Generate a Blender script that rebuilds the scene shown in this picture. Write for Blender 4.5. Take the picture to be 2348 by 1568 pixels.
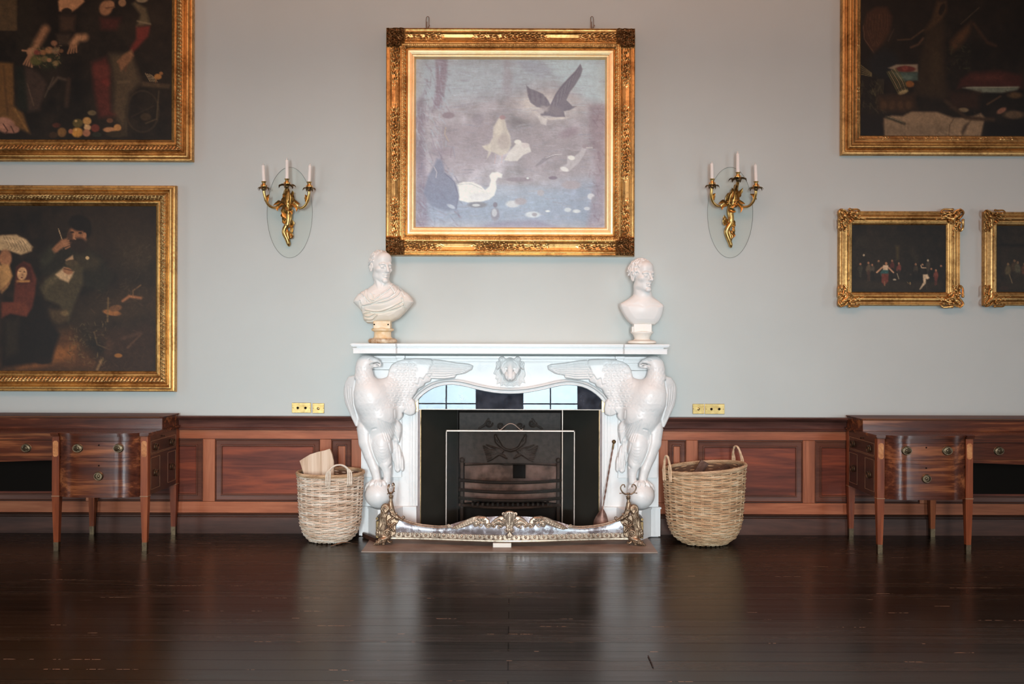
import bpy, math, random
import numpy as np
from mathutils import Vector, Matrix
from mathutils.geometry import tessellate_polygon
for o in list(bpy.data.objects):
    bpy.data.objects.remove(o)
C = bpy.context.scene.collection
SC = bpy.context.scene
rnd = random.Random(7)
nrs = np.random.RandomState(11)
PI = math.pi
# ------------------------------------------------------------ camera
IW, IH = 2348.0, 1568.0
D0, HC, XC, FPX = 8.2, 1.6, 0.0144, 2275.5      # distance to the wall, eye height, sideways offset, focal length in pixels
HOR, ROLL = 778.0, math.radians(-0.17)
cd = bpy.data.cameras.new('camera'); cam = bpy.data.objects.new('camera', cd); C.objects.link(cam)
cam.location = (XC, -D0, HC)
cam.rotation_euler = (PI/2, 0, 0)
cam.rotation_euler = (Matrix.Rotation(ROLL, 3, 'Y') @ Matrix.Rotation(PI/2, 3, 'X')).to_euler()
cd.sensor_width = 36.0; cd.lens = 36.0*FPX/IW; cd.shift_y = (HOR-IH/2)/IW
cd.clip_start = 0.05; cd.clip_end = 100
SC.camera = cam

def W(px, py, y=0.0):
    """point of the room at depth y that the photograph shows at pixel (px, py)"""
    a, b = px-IW/2, HOR-py
    ca, sa = math.cos(ROLL), math.sin(ROLL)
    a, b = a*ca+b*sa, -a*sa+b*ca
    s = (D0+y)/FPX
    return (XC+a*s, y, HC+b*s)
def WX(px, y=0.0, py=1000): return W(px, py, y)[0]
def WZ(py, y=0.0, px=1170): return W(px, py, y)[2]
# ------------------------------------------------------------ view, world, lights
SC.view_settings.view_transform = 'Standard'; SC.view_settings.look = 'None'
SC.view_settings.exposure = 0.2; SC.view_settings.gamma = 1.0
try: SC.view_settings.use_curve_mapping = False
except Exception: pass
wd = bpy.data.worlds.new('sky'); SC.world = wd; wd.use_nodes = True
wd.node_tree.nodes['Background'].inputs[0].default_value = (0.75, 0.87, 1.0, 1)
wd.node_tree.nodes['Background'].inputs[1].default_value = 1.0
def area(name, loc, rot, sx, sy, power, col, spread=180):
    l = bpy.data.lights.new(name, 'AREA'); l.shape = 'RECTANGLE'; l.size = sx; l.size_y = sy
    l.energy = power; l.color = col; l.spread = math.radians(spread)
    o = bpy.data.objects.new(name, l); C.objects.link(o); o.location = loc; o.rotation_euler = rot
    return o
YW = -12.2                                       # the window wall behind the camera
ZC = 5.3
DAY = (0.87, 0.97, 1.0)
# daylight that falls in through each window (just outside the panes)
WINS = [(-1.32, 1.30), (0.80, 1.20), (-6.3, 1.3), (6.3, 1.3)]     # centre x, width
WZ0, WZ1 = 0.25, 3.1
for i, (wx, ww) in enumerate(WINS):
    area('window_daylight', (wx, YW-0.16, (WZ0+WZ1)/2), (math.radians(85 if i < 2 else 83), 0, 0), ww, WZ1-WZ0, 40 if i < 2 else 52, DAY, 40 if i < 2 else 60)
# side windows (left wall, right wall)
for s in (-1, 1):
    area('side_window_daylight', (s*8.66, -3.6, 1.75), (PI/2, 0, s*PI/2), 1.3, 2.5, 36, DAY, 95)
# added warm fill, no such lamp in view, bounced off the ceiling
area('added_warm_uplight', (0, -4.8, 3.95), (math.radians(180), 0, 0), 7.0, 1.6, 430, (1.0, 0.62, 0.46), 180)

# ------------------------------------------------------------ objects
def new_obj(name, me, mat=None, parent=None):
    o = bpy.data.objects.new(name, me); C.objects.link(o)
    if mat is not None: me.materials.append(mat)
    if parent is not None: o.parent = parent
    return o
def mesh(name, V, F, mat=None, parent=None, smooth=True, sharp=None):
    me = bpy.data.meshes.new(name)
    V = np.asarray(V, dtype=float)
    if isinstance(F, np.ndarray):
        n = len(F); k = F.shape[1]
        me.vertices.add(len(V)); me.vertices.foreach_set('co', V.ravel())
        me.loops.add(n*k); me.loops.foreach_set('vertex_index', F.ravel().astype(np.int32))
        me.polygons.add(n); me.polygons.foreach_set('loop_start', np.arange(0, n*k, k, dtype=np.int32))
        try: me.polygons.foreach_set('loop_total', np.full(n, k, dtype=np.int32))
        except Exception: pass
        me.update(calc_edges=True)
    else:
        me.from_pydata([tuple(v) for v in V], [], [tuple(f) for f in F]); me.update()
    me.validate()
    if smooth: me.polygons.foreach_set('use_smooth', [True]*len(me.polygons))
    o = new_obj(name, me, mat, parent)
    if smooth and sharp: 
        try: me.set_sharp_from_angle(angle=math.radians(sharp))
        except Exception: pass
    return o
def thing(name, label, cat, loc=(0, 0, 0), group=None):
    o = bpy.data.objects.new(name, None); C.objects.link(o); o.location = loc
    o.empty_display_size = 0.1
    return tag(o, label, cat, group)
def tag(o, label, cat, group=None):
    o['label'] = label; o['category'] = cat
    if group: o['group'] = group
    return o
def structure(o): o['kind'] = 'structure'; return o
def reparent(o, root):
    """make o a child of root, its geometry (given in room coordinates) staying where it is"""
    o.parent = root
    o.matrix_parent_inverse = Matrix.Translation(-Vector(root.location)) if root.parent is None else Matrix.Identity(4)
    return o

class MB:
    """collects shapes into one mesh"""
    def __init__(s): s.V = []; s.F = []; s.n = 0
    def add(s, V, F):
        V = [tuple(v) for v in V]
        s.V += V; s.F += [tuple(i+s.n for i in f) for f in F]; s.n += len(V); return s
    def box(s, x0, x1, y0, y1, z0, z1, b=0.0):
        if x1 < x0: x0, x1 = x1, x0
        if b <= 0:
            V = [(x, y, z) for x in (x0, x1) for y in (y0, y1) for z in (z0, z1)]
            return s.add(V, [(0, 1, 3, 2), (4, 6, 7, 5), (0, 4, 5, 1), (2, 3, 7, 6), (0, 2, 6, 4), (1, 5, 7, 3)])
        V = []; ix = {}
        for i in (0, 1):
            for j in (0, 1):
                for k in (0, 1):
                    c = (x1 if i else x0, y1 if j else y0, z1 if k else z0)
                    d = (-b if i else b, -b if j else b, -b if k else b)
                    for a in range(3):
                        ix[(i, j, k, a)] = len(V)
                        V.append(tuple(c[q]+(0 if q == a else d[q]) for q in range(3)))
        F = []
        g = lambda i, j, k, a: ix[(i, j, k, a)]
        for i in (0, 1): F.append([g(i, 0, 0, 0), g(i, 1, 0, 0), g(i, 1, 1, 0), g(i, 0, 1, 0)][::(1 if i else -1)])
        for j in (0, 1): F.append([g(0, j, 0, 1), g(0, j, 1, 1), g(1, j, 1, 1), g(1, j, 0, 1)][::(1 if j else -1)])
        for k in (0, 1): F.append([g(0, 0, k, 2), g(1, 0, k, 2), g(1, 1, k, 2), g(0, 1, k, 2)][::(1 if k else -1)])
        for j in (0, 1):
            for k in (0, 1): F.append([g(0, j, k, 1), g(1, j, k, 1), g(1, j, k, 2), g(0, j, k, 2)])
        for i in (0, 1):
            for k in (0, 1): F.append([g(i, 0, k, 0), g(i, 1, k, 0), g(i, 1, k, 2), g(i, 0, k, 2)])
        for i in (0, 1):
            for j in (0, 1): F.append([g(i, j, 0, 0), g(i, j, 1, 0), g(i, j, 1, 1), g(i, j, 0, 1)])
        for i in (0, 1):
            for j in (0, 1):
                for k in (0, 1): F.append([g(i, j, k, 0), g(i, j, k, 1), g(i, j, k, 2)])
        return s.add(V, F)
    def tube(s, P, R, n=8, caps=True, closed=False, flat=1.0):
        P = np.asarray(P, float); m = len(P)
        R = np.full(m, R, float) if np.isscalar(R) else np.asarray(R, float)
        T = np.gradient(P, axis=0) if not closed else (np.roll(P, -1, 0)-np.roll(P, 1, 0))
        T /= np.linalg.norm(T, axis=1)[:, None]+1e-12
        up = np.array([0, 0, 1.0]) if abs(T[0][2]) < 0.9 else np.array([0, 1.0, 0])
        N = np.cross(T[0], up); N /= np.linalg.norm(N)
        V = []
        for i in range(m):
            N = N-T[i]*np.dot(N, T[i]); N /= np.linalg.norm(N)+1e-12
            B = np.cross(T[i], N)
            for k in range(n):
                a = 2*PI*k/n
                V.append(P[i]+R[i]*(math.cos(a)*N+flat*math.sin(a)*B))
        F = []
        for i in range(m if closed else m-1):
            j = (i+1) % m
            for k in range(n):
                F.append((i*n+k, i*n+(k+1) % n, j*n+(k+1) % n, j*n+k))
        if caps and not closed:
            F.append(tuple(range(n))[::-1]); F.append(tuple((m-1)*n+k for k in range(n)))
        return s.add(V, F)
    def lathe(s, prof, c=(0, 0, 0), n=24, axis='z', sx=1.0, sy=1.0):
        V = []; F = []; m = len(prof)
        for (r, z) in prof:
            for k in range(n):
                a = 2*PI*k/n
                p = (r*math.cos(a)*sx, r*math.sin(a)*sy, z)
                if axis == 'y': p = (p[0], -p[2], p[1])
                V.append((c[0]+p[0], c[1]+p[1], c[2]+p[2]))
        for i in range(m-1):
            for k in range(n):
                F.append((i*n+k, i*n+(k+1) % n, (i+1)*n+(k+1) % n, (i+1)*n+k))
        F.append(tuple(range(n))[::-1]); F.append(tuple((m-1)*n+k for k in range(n)))
        return s.add(V, F)
    def ball(s, c, r, n=12, sc=(1, 1, 1)):
        pr = [(math.sin(PI*i/n)*r, -math.cos(PI*i/n)*r) for i in range(1, n)]
        V = []; F = []
        q = n*2
        V.append((c[0], c[1], c[2]-r*sc[2]))
        for (rr, z) in pr:
            for k in range(q):
                a = 2*PI*k/q; V.append((c[0]+rr*math.cos(a)*sc[0], c[1]+rr*math.sin(a)*sc[1], c[2]+z*sc[2]))
        V.append((c[0], c[1], c[2]+r*sc[2])); L = len(V)-1
        for k in range(q):
            F.append((0, 1+(k+1) % q, 1+k)); F.append((L, 1+(n-2)*q+k, 1+(n-2)*q+(k+1) % q))
        for i in range(n-2):
            for k in range(q):
                F.append((1+i*q+k, 1+i*q+(k+1) % q, 1+(i+1)*q+(k+1) % q, 1+(i+1)*q+k))
        return s.add(V, F)
    def prism(s, pts, y0, y1):
        """polygon pts (x,z) extruded from y0 (front) to y1"""
        n = len(pts)
        V = [(x, y0, z) for x, z in pts]+[(x, y1, z) for x, z in pts]
        tr = tessellate_polygon([[Vector((x, z, 0)) for x, z in pts]])
        F = [tuple(t) for t in tr]+[tuple(i+n for i in t[::-1]) for t in tr]
        F += [(i, (i+1) % n, n+(i+1) % n, n+i) for i in range(n)]
        return s.add(V, F)
    def prism_z(s, pts, z0, z1):
        n = len(pts)
        V = [(x, y, z0) for x, y in pts]+[(x, y, z1) for x, y in pts]
        tr = tessellate_polygon([[Vector((x, y, 0)) for x, y in pts]])
        F = [tuple(t) for t in tr]+[tuple(i+n for i in t[::-1]) for t in tr]
        F += [(i, (i+1) % n, n+(i+1) % n, n+i) for i in range(n)]
        return s.add(V, F)
    def sweep(s, path, prof, closed=False, plane='xz'):
        """profile (u = offset to the left normal in the plane, w = towards -y or +z) swept on a 2D path, mitred"""
        P = np.asarray(path, float); m = len(P); V = []
        for i in range(m):
            a = P[(i-1) % m] if (closed or i > 0) else P[i]-(P[i+1]-P[i])
            b = P[(i+1) % m] if (closed or i < m-1) else P[i]+(P[i]-P[i-1])
            d1 = P[i]-a; d2 = b-P[i]; d1 = d1/np.linalg.norm(d1); d2 = d2/np.linalg.norm(d2)
            n1 = np.array([-d1[1], d1[0]]); n2 = np.array([-d2[1], d2[0]])
            nn = n1+n2; nn = nn/np.linalg.norm(nn); k = 1/max(0.3, np.dot(nn, n1))
            for (u, w) in prof:
                q = P[i]+nn*u*k
                V.append((q[0], w, q[1]) if plane == 'xz' else (q[0], q[1], w))
        p = len(prof); F = []
        for i in range(m if closed else m-1):
            j = (i+1) % m
            for k in range(p-1): F.append((i*p+k, i*p+k+1, j*p+k+1, j*p+k))
        if not closed and p > 2: F.append(tuple(range(p))); F.append(tuple((m-1)*p+k for k in range(p))[::-1])
        return s.add(V, F)
    def xform(s, f): s.V = [tuple(f(v)) for v in s.V]; return s
    def build(s, name, mat, parent=None, smooth=True, sharp=35, root=None):
        V = s.V
        if root is not None:
            L = root.location; V = [(v[0]-L[0], v[1]-L[1], v[2]-L[2]) for v in V]; parent = parent or root
        o = mesh(name, V, s.F, mat, parent, smooth=False)
        import bmesh
        bm = bmesh.new(); bm.from_mesh(o.data); bmesh.ops.recalc_face_normals(bm, faces=bm.faces); bm.to_mesh(o.data); bm.free()
        if smooth:
            o.data.polygons.foreach_set('use_smooth', [True]*len(o.data.polygons))
            try: o.data.set_sharp_from_angle(angle=math.radians(sharp))
            except Exception: pass
        return o

def spline(pts, n=8, closed=False):
    P = np.asarray(pts, float); m = len(P); out = []
    rng = range(m if closed else m-1)
    for i in rng:
        if closed: p0, p1, p2, p3 = P[(i-1) % m], P[i], P[(i+1) % m], P[(i+2) % m]
        else: p0, p1, p2, p3 = P[max(i-1, 0)], P[i], P[i+1], P[min(i+2, m-1)]
        for k in range(n):
            t = k/n
            out.append(0.5*((2*p1)+(-p0+p2)*t+(2*p0-5*p1+4*p2-p3)*t*t+(-p0+3*p1-3*p2+p3)*t**3))
    if not closed: out.append(P[-1])
    return np.array(out)
def spiral(c, r0, r1, a0, turns, n=28, y=0.0):
    out = []
    for i in range(n+1):
        t = i/n; r = r0+(r1-r0)*t; a = a0+turns*2*PI*t
        out.append((c[0]+r*math.cos(a), y, c[1]+r*math.sin(a)))
    return np.array(out)

# ------------------------------------------------------------ signed distance sculpting
class Sculpt:
    def __init__(s, lo, hi, vox):
        s.lo = np.array(lo, float); s.vox = vox
        s.n = np.ceil((np.array(hi, float)-s.lo)/vox).astype(int)+1
        s.ax = [s.lo[i]+vox*np.arange(s.n[i]) for i in range(3)]
        s.D = np.full(tuple(s.n), 1.0, dtype=np.float32)
        s.H = np.zeros((s.n[0], s.n[2]), dtype=np.float32)
        s.R = np.eye(3); s.O = np.zeros(3)
    def frame(s, R=None, O=(0, 0, 0)):
        s.R = np.eye(3) if R is None else np.array(R, float); s.O = np.array(O, float); return s
    def _win(s, c, rad):
        i0 = np.maximum(0, np.floor((c-rad-s.lo)/s.vox).astype(int)); i1 = np.minimum(s.n, np.ceil((c+rad-s.lo)/s.vox).astype(int)+1)
        if np.any(i1 <= i0): return None
        sl = tuple(slice(a, b) for a, b in zip(i0, i1))
        G = [s.ax[0][sl[0]][:, None, None]-s.O[0], s.ax[1][sl[1]][None, :, None]-s.O[1], s.ax[2][sl[2]][None, None, :]-s.O[2]]
        R = s.R
        P = [R[0, j]*G[0]+R[1, j]*G[1]+R[2, j]*G[2] for j in range(3)]
        return sl, P
    def _mix(s, sl, d, k, op):
        a = s.D[sl]
        if op == 'sub':
            if k <= 0: r = np.maximum(a, -d)
            else: h = np.clip(0.5-0.5*(a+d)/k, 0, 1); r = a*(1-h)-d*h+k*h*(1-h)
        else:
            if k <= 0: r = np.minimum(a, d)
            else: h = np.clip(0.5+0.5*(a-d)/k, 0, 1); r = a*(1-h)+d*h-k*h*(1-h)
        s.D[sl] = r
    def ell(s, c, r, k=0.01, op='add', rot=None):
        c = np.array(c, float); r = np.array(r if not np.isscalar(r) else (r, r, r), float)
        cw = s.R @ c+s.O
        w = s._win(cw, max(r)+k+3*s.vox)
        if w is None: return s
        sl, P = w
        q = [P[i]-c[i] for i in range(3)]
        if rot is not None:
            M = np.array(rot, float); q = [M[0, j]*q[0]+M[1, j]*q[1]+M[2, j]*q[2] for j in range(3)]
        k0 = np.sqrt((q[0]/r[0])**2+(q[1]/r[1])**2+(q[2]/r[2])**2)
        k1 = np.sqrt((q[0]/r[0]**2)**2+(q[1]/r[1]**2)**2+(q[2]/r[2]**2)**2)+1e-9
        s._mix(sl, k0*(k0-1)/k1, k, op); return s
    def cap(s, a, b, ra, rb=None, k=0.01, op='add', flat=None):
        a = np.array(a, float); b = np.array(b, float); rb = ra if rb is None else rb
        cw = s.R @ ((a+b)/2)+s.O
        w = s._win(cw, np.linalg.norm(b-a)/2+max(ra, rb)+k+3*s.vox)
        if w is None: return s
        sl, P = w
        ab = b-a; L = np.dot(ab, ab)+1e-12
        t = np.clip(((P[0]-a[0])*ab[0]+(P[1]-a[1])*ab[1]+(P[2]-a[2])*ab[2])/L, 0, 1)
        f = flat or 1.0
        d = np.sqrt((P[0]-a[0]-t*ab[0])**2+((P[1]-a[1]-t*ab[1])/f)**2+(P[2]-a[2]-t*ab[2])**2)-(ra+(rb-ra)*t)
        s._mix(sl, d, k, op); return s
    def chain(s, pts, rs, k=0.01, op='add', flat=None):
        for i in range(len(pts)-1): s.cap(pts[i], pts[i+1], rs[i], rs[i+1], k, op, flat)
        return s
    def box(s, c, h, r=0.0, k=0.0, op='add'):
        c = np.array(c, float); w = s._win(s.R @ c+s.O, float(np.linalg.norm(h))+k+3*s.vox)
        if w is None: return s
        sl, P = w
        q = [np.abs(P[i]-c[i])-(h[i]-r) for i in range(3)]
        d = np.sqrt(sum(np.maximum(x, 0)**2 for x in q))+np.minimum(np.maximum(np.maximum(q[0], q[1]), q[2]), 0)-r
        s._mix(sl, d, k, op); return s
    def poly2(s, pts):
        """signed distance on the xz grid to a polygon"""
        X, Z = np.meshgrid(s.ax[0], s.ax[2], indexing='ij')
        d = np.full(X.shape, 9.0); ins = np.zeros(X.shape, bool); n = len(pts)
        for i in range(n):
            (x0, z0), (x1, z1) = pts[i], pts[(i+1) % n]
            ex, ez = x1-x0, z1-z0
            t = np.clip(((X-x0)*ex+(Z-z0)*ez)/(ex*ex+ez*ez+1e-12), 0, 1)
            d = np.minimum(d, np.hypot(X-x0-t*ex, Z-z0-t*ez))
            c = ((z0 <= Z) & (z1 > Z)) | ((z1 <= Z) & (z0 > Z))
            with np.errstate(divide='ignore', invalid='ignore'):
                xi = x0+(Z-z0)/(z1-z0+1e-12)*ex
            ins ^= c & (X < xi)
        return np.where(ins, -d, d)
    def plate(s, pts, yf, yb, rnd_=0.01, k=0.01, pillow=0.0):
        """outline (x,z) given depth from yf (front; number or function of X,Z) to yb with rounded edges"""
        d2 = s.poly2(pts)[:, None, :]
        X = s.ax[0][:, None, None]; Z = s.ax[2][None, None, :]; Y = s.ax[1][None, :, None]
        f = yf(X, Z) if callable(yf) else yf
        if pillow: f = f-pillow*np.sqrt(np.clip(-d2/0.05, 0, 1))
        mid, hh = (f+yb)/2, (yb-f)/2
        dy = np.abs(Y-mid)-hh
        q0 = d2+rnd_; q1 = dy+rnd_
        d = np.sqrt(np.maximum(q0, 0)**2+np.maximum(q1, 0)**2)+np.minimum(np.maximum(q0, q1), 0)-rnd_
        s._mix((slice(None),)*3, d.astype(np.float32), k, 'add'); return s
    # ---- relief drawn on the front: height map in xz, positive raises
    def stroke(s, pts, w, h, mode='add'):
        P = np.asarray(pts, float)
        for i in range(len(P)-1):
            (x0, z0), (x1, z1) = P[i], P[i+1]
            lo = np.minimum(P[i], P[i+1])-3*w; hi = np.maximum(P[i], P[i+1])+3*w
            i0 = np.maximum(0, ((lo-s.lo[[0, 2]])/s.vox).astype(int)); i1 = np.minimum([s.n[0], s.n[2]], ((hi-s.lo[[0, 2]])/s.vox).astype(int)+2)
            if np.any(i1 <= i0): continue
            sl = (slice(i0[0], i1[0]), slice(i0[1], i1[1]))
            X = s.ax[0][sl[0]][:, None]; Z = s.ax[2][sl[1]][None, :]
            ex, ez = x1-x0, z1-z0
            t = np.clip(((X-x0)*ex+(Z-z0)*ez)/(ex*ex+ez*ez+1e-12), 0, 1)
            g = h*np.exp(-((X-x0-t*ex)**2+(Z-z0-t*ez)**2)/(w*w))
            a = s.H[sl]
            s.H[sl] = np.where(np.abs(g) > np.abs(a), g, a)
        return s
    def relief(s, F=None, y0=None, y1=None):
        """apply the height map where the surface faces the front (y below y1)"""
        H = s.H if F is None else F
        Y = s.ax[1][None, :, None]
        m = 1.0 if y1 is None else np.clip((y1-Y)/0.02, 0, 1)
        s.D -= (H[:, None, :]*m).astype(np.float32)
        s.H = np.zeros_like(s.H); return s
    def net(s, name, mat, parent=None, root=None, mirror=False, smooth_it=1, xf=None):
        D = s.D; D[0] = D[-1] = 1; D[:, 0] = D[:, -1] = 1; D[:, :, 0] = D[:, :, -1] = 1
        ins = D < 0
        c = [ins[i:ins.shape[0]-1+i, j:ins.shape[1]-1+j, k:ins.shape[2]-1+k] for i in (0, 1) for j in (0, 1) for k in (0, 1)]
        cnt = sum(x.astype(np.int8) for x in c)
        idx = np.argwhere((cnt > 0) & (cnt < 8))
        N = np.full(cnt.shape, -1, np.int64); N[tuple(idx.T)] = np.arange(len(idx))
        acc = np.zeros((len(idx), 3)); num = np.zeros(len(idx))
        offs = [(i, j, k) for i in (0, 1) for j in (0, 1) for k in (0, 1)]
        val = {o: D[idx[:, 0]+o[0], idx[:, 1]+o[1], idx[:, 2]+o[2]].astype(float) for o in offs}
        for a in offs:
            for ax in range(3):
                if a[ax] == 0:
                    b = list(a); b[ax] = 1; b = tuple(b)
                    va, vb = val[a], val[b]; m = (va < 0) != (vb < 0)
                    t = np.where(m, va/(va-vb+1e-12), 0)
                    p = np.array(a, float)[None, :]+t[:, None]*(np.array(b)-np.array(a))[None, :]
                    acc[m] += p[m]; num[m] += 1
        V = s.lo+s.vox*(idx+acc/num[:, None])
        Q = []
        for ax in range(3):
            sh = [slice(1, -1)]*3; sh[ax] = slice(0, -1)
            a = ins[tuple(sh)]; sh2 = list(sh); sh2[ax] = slice(1, None); b = ins[tuple(sh2)]
            e = np.argwhere(a != b); st = np.array([1, 1, 1]); st[ax] = 0; e = e+st
            u, v = [(1, 2), (2, 0), (0, 1)][ax]
            du = np.zeros(3, int); dv = np.zeros(3, int); du[u] = 1; dv[v] = 1
            q = np.stack([N[tuple((e-du-dv).T)], N[tuple((e-dv).T)], N[tuple(e.T)], N[tuple((e-du).T)]], 1)
            fl = ins[tuple(e.T)]
            q[~fl] = q[~fl][:, ::-1]
            Q.append(q)
        Q = np.concatenate(Q)
        Q = Q[(Q >= 0).all(1)]
        for _ in range(smooth_it):
            A = np.zeros_like(V); n = np.zeros(len(V))
            for i in range(4):
                np.add.at(A, Q[:, i], V[Q[:, (i+1) % 4]]+V[Q[:, (i-1) % 4]]); np.add.at(n, Q[:, i], 2)
            V = V*0.5+0.5*A/np.maximum(n, 1)[:, None]
        if xf is not None: V = xf(V)
        if mirror: V = V*np.array([-1, 1, 1]); Q = Q[:, ::-1]
        if root is not None: V = V-np.array(root.location); parent = parent or root
        return mesh(name, V, np.ascontiguousarray(Q), mat, parent, smooth=True)
# ------------------------------------------------------------ materials
def mat(name):
    m = bpy.data.materials.new(name); m.use_nodes = True
    nt = m.node_tree; return m, nt, nt.nodes['Principled BSDF']
def N(nt, t, **kw):
    n = nt.nodes.new(t)
    for k, v in kw.items():
        if k.startswith('i_'):
            n.inputs[k[2:].replace('_', ' ')].default_value = v
        else: setattr(n, k, v)
    return n
def coords(nt, scale=(1, 1, 1), rot=(0, 0, 0), kind='Object'):
    tc = N(nt, 'ShaderNodeTexCoord'); mp = N(nt, 'ShaderNodeMapping')
    mp.inputs['Scale'].default_value = scale; mp.inputs['Rotation'].default_value = rot
    nt.links.new(tc.outputs[kind], mp.inputs[0]); return mp.outputs[0]
def noise(nt, vec, scale, detail=4, rough=0.55, dist=0.0):
    n = N(nt, 'ShaderNodeTexNoise'); n.inputs['Scale'].default_value = scale; n.inputs['Detail'].default_value = detail
    n.inputs['Roughness'].default_value = rough; n.inputs['Distortion'].default_value = dist
    nt.links.new(vec, n.inputs['Vector']); return n.outputs['Fac']
def ramp(nt, fac, stops):
    r = N(nt, 'ShaderNodeValToRGB'); el = r.color_ramp.elements
    el[0].position = stops[0][0]; el[0].color = (*stops[0][1], 1)
    el[1].position = stops[-1][0]; el[1].color = (*stops[-1][1], 1)
    for p, c in stops[1:-1]:
        e = el.new(p); e.color = (*c, 1)
    nt.links.new(fac, r.inputs[0]); return r.outputs[0]
def bump(nt, b, h, strength=0.3, dist=0.01):
    n = N(nt, 'ShaderNodeBump'); n.inputs['Strength'].default_value = strength; n.inputs['Distance'].default_value = dist
    nt.links.new(h, n.inputs['Height']); nt.links.new(n.outputs[0], b.inputs['Normal'])
def lin(r, g, b):
    f = lambda c: (c/255/12.92) if c/255 <= 0.04045 else ((c/255+0.055)/1.055)**2.4
    return (f(r), f(g), f(b))
def simple(name, c, rough=0.5, metal=0.0, nz=None, spec=None, coat=0.0, bmp=0.0):
    m, nt, b = mat(name)
    b.inputs['Base Color'].default_value = (*c, 1); b.inputs['Roughness'].default_value = rough; b.inputs['Metallic'].default_value = metal
    if spec is not None: b.inputs['Specular IOR Level'].default_value = spec
    b.inputs['Coat Weight'].default_value = coat
    if nz:
        sc, c2 = nz
        f = noise(nt, coords(nt), sc)
        col = ramp(nt, f, [(0.35, c), (0.65, c2)]); nt.links.new(col, b.inputs['Base Color'])
        if bmp: bump(nt, b, f, bmp, 0.004)
    return m
M = {}
# wall: pale grey-green paint
m, nt, b = mat('wall_paint'); f = noise(nt, coords(nt), 1.3, 5)
nt.links.new(ramp(nt, f, [(0.3, (0.535, 0.582, 0.568)), (0.7, (0.565, 0.612, 0.597))]), b.inputs['Base Color'])
b.inputs['Roughness'].default_value = 0.75; bump(nt, b, noise(nt, coords(nt), 60, 3), 0.05, 0.002); M['wall'] = m
M['ceiling'] = simple('ceiling_plaster', (0.60, 0.47, 0.39), 0.9)
M['side_wall'] = simple('side_wall_paint', (0.36, 0.34, 0.32), 0.9)
# marble
def marble(name, c1, c2, c3, vein=0.5):
    m, nt, b = mat(name)
    f = noise(nt, coords(nt), 3.0, 8, 0.62, 1.2)
    col = ramp(nt, f, [(0.2, c2), (0.46, c1), (0.5, c3), (0.53, c1), (0.8, c1)])
    nt.links.new(col, b.inputs['Base Color'])
    b.inputs['Roughness'].default_value = 0.38
    b.inputs['Subsurface Weight'].default_value = 0.0
    bump(nt, b, noise(nt, coords(nt), 45, 4), 0.12, 0.003); return m
M['marble'] = marble('white_marble', (0.79, 0.79, 0.78), (0.74, 0.74, 0.73), (0.74, 0.745, 0.74))
M['marble_smooth'] = marble('polished_white_marble', (0.79, 0.79, 0.785), (0.77, 0.768, 0.76), (0.765, 0.76, 0.75))
M['marble_warm'] = marble('aged_cream_marble', (0.84, 0.79, 0.70), (0.80, 0.70, 0.56), (0.74, 0.66, 0.54))
M['marble_face'] = marble('pale_statuary_marble', (0.84, 0.83, 0.80), (0.80, 0.78, 0.73), (0.78, 0.76, 0.72))
M['socle_warm'] = simple('stained_cream_marble', (0.80, 0.66, 0.46), 0.4, nz=(22, (0.72, 0.50, 0.26)))
M['socle_brown'] = simple('brown_veined_marble', (0.36, 0.20, 0.09), 0.3, nz=(30, (0.70, 0.60, 0.45)))
M['slip'] = simple('purple_brown_marble_slip', (0.17, 0.115, 0.105), 0.35, nz=(14, (0.24, 0.17, 0.155)))
M['hearth'] = simple('brown_hearth_stone', (0.215, 0.15, 0.118), 0.5, nz=(5, (0.32, 0.25, 0.205)), bmp=0.1)
M['iron'] = simple('black_iron', (0.012, 0.009, 0.007), 0.7, spec=0.25, nz=(12, (0.020, 0.015, 0.012)), bmp=0.1)
M['iron_panel'] = simple('black_register_plate', (0.020, 0.019, 0.015), 0.7, nz=(3, (0.026, 0.024, 0.019)), spec=0.2)
M['cast'] = simple('rusty_cast_iron', (0.016, 0.011, 0.008), 0.6, spec=0.35, nz=(25, (0.036, 0.024, 0.018)), bmp=0.3)
M['firebrick'] = simple('sooty_firebrick', (0.07, 0.047, 0.037), 0.9, nz=(9, (0.20, 0.135, 0.115)), bmp=0.3)
# wood
def wood(name, c1, c2, c3, axis='x', rough=0.25, sc=1.0, coat=0.0, stretch=14):
    m, nt, b = mat(name)
    s = {'x': (0.8, stretch, stretch), 'z': (stretch, stretch, 0.8), 'y': (stretch, 0.8, stretch)}[axis]
    v = coords(nt, tuple(a*sc for a in s))
    f = noise(nt, v, 1.0, 6, 0.6, 0.6)
    v2 = coords(nt, tuple(a*sc*6 for a in s)); g = noise(nt, v2, 1.0, 3, 0.5, 0.3)
    mx = N(nt, 'ShaderNodeMath', operation='MULTIPLY_ADD'); nt.links.new(g, mx.inputs[0]); mx.inputs[1].default_value = 0.25
    ad = N(nt, 'ShaderNodeMath', operation='SUBTRACT'); nt.links.new(f, ad.inputs[0]); ad.inputs[1].default_value = 0.125
    nt.links.new(ad.outputs[0], mx.inputs[2])
    nt.links.new(ramp(nt, mx.outputs[0], [(0.30, c1), (0.5, c2), (0.68, c3)]), b.inputs['Base Color'])
    b.inputs['Roughness'].default_value = rough; b.inputs['Specular IOR Level'].default_value = 0.22
    if coat: b.inputs['Coat Weight'].default_value = coat; b.inputs['Coat Roughness'].default_value = 0.16
    bump(nt, b, g, 0.05, 0.002); return m
M['panel'] = wood('red_mahogany_panel', (0.055, 0.015, 0.009), (0.155, 0.038, 0.021), (0.30, 0.070, 0.030), 'x', 0.42, stretch=9)
M['panel_edge'] = wood('mahogany_panel_border', (0.065, 0.026, 0.018), (0.125, 0.048, 0.031), (0.18, 0.066, 0.038), 'x', 0.42, stretch=9)
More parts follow.
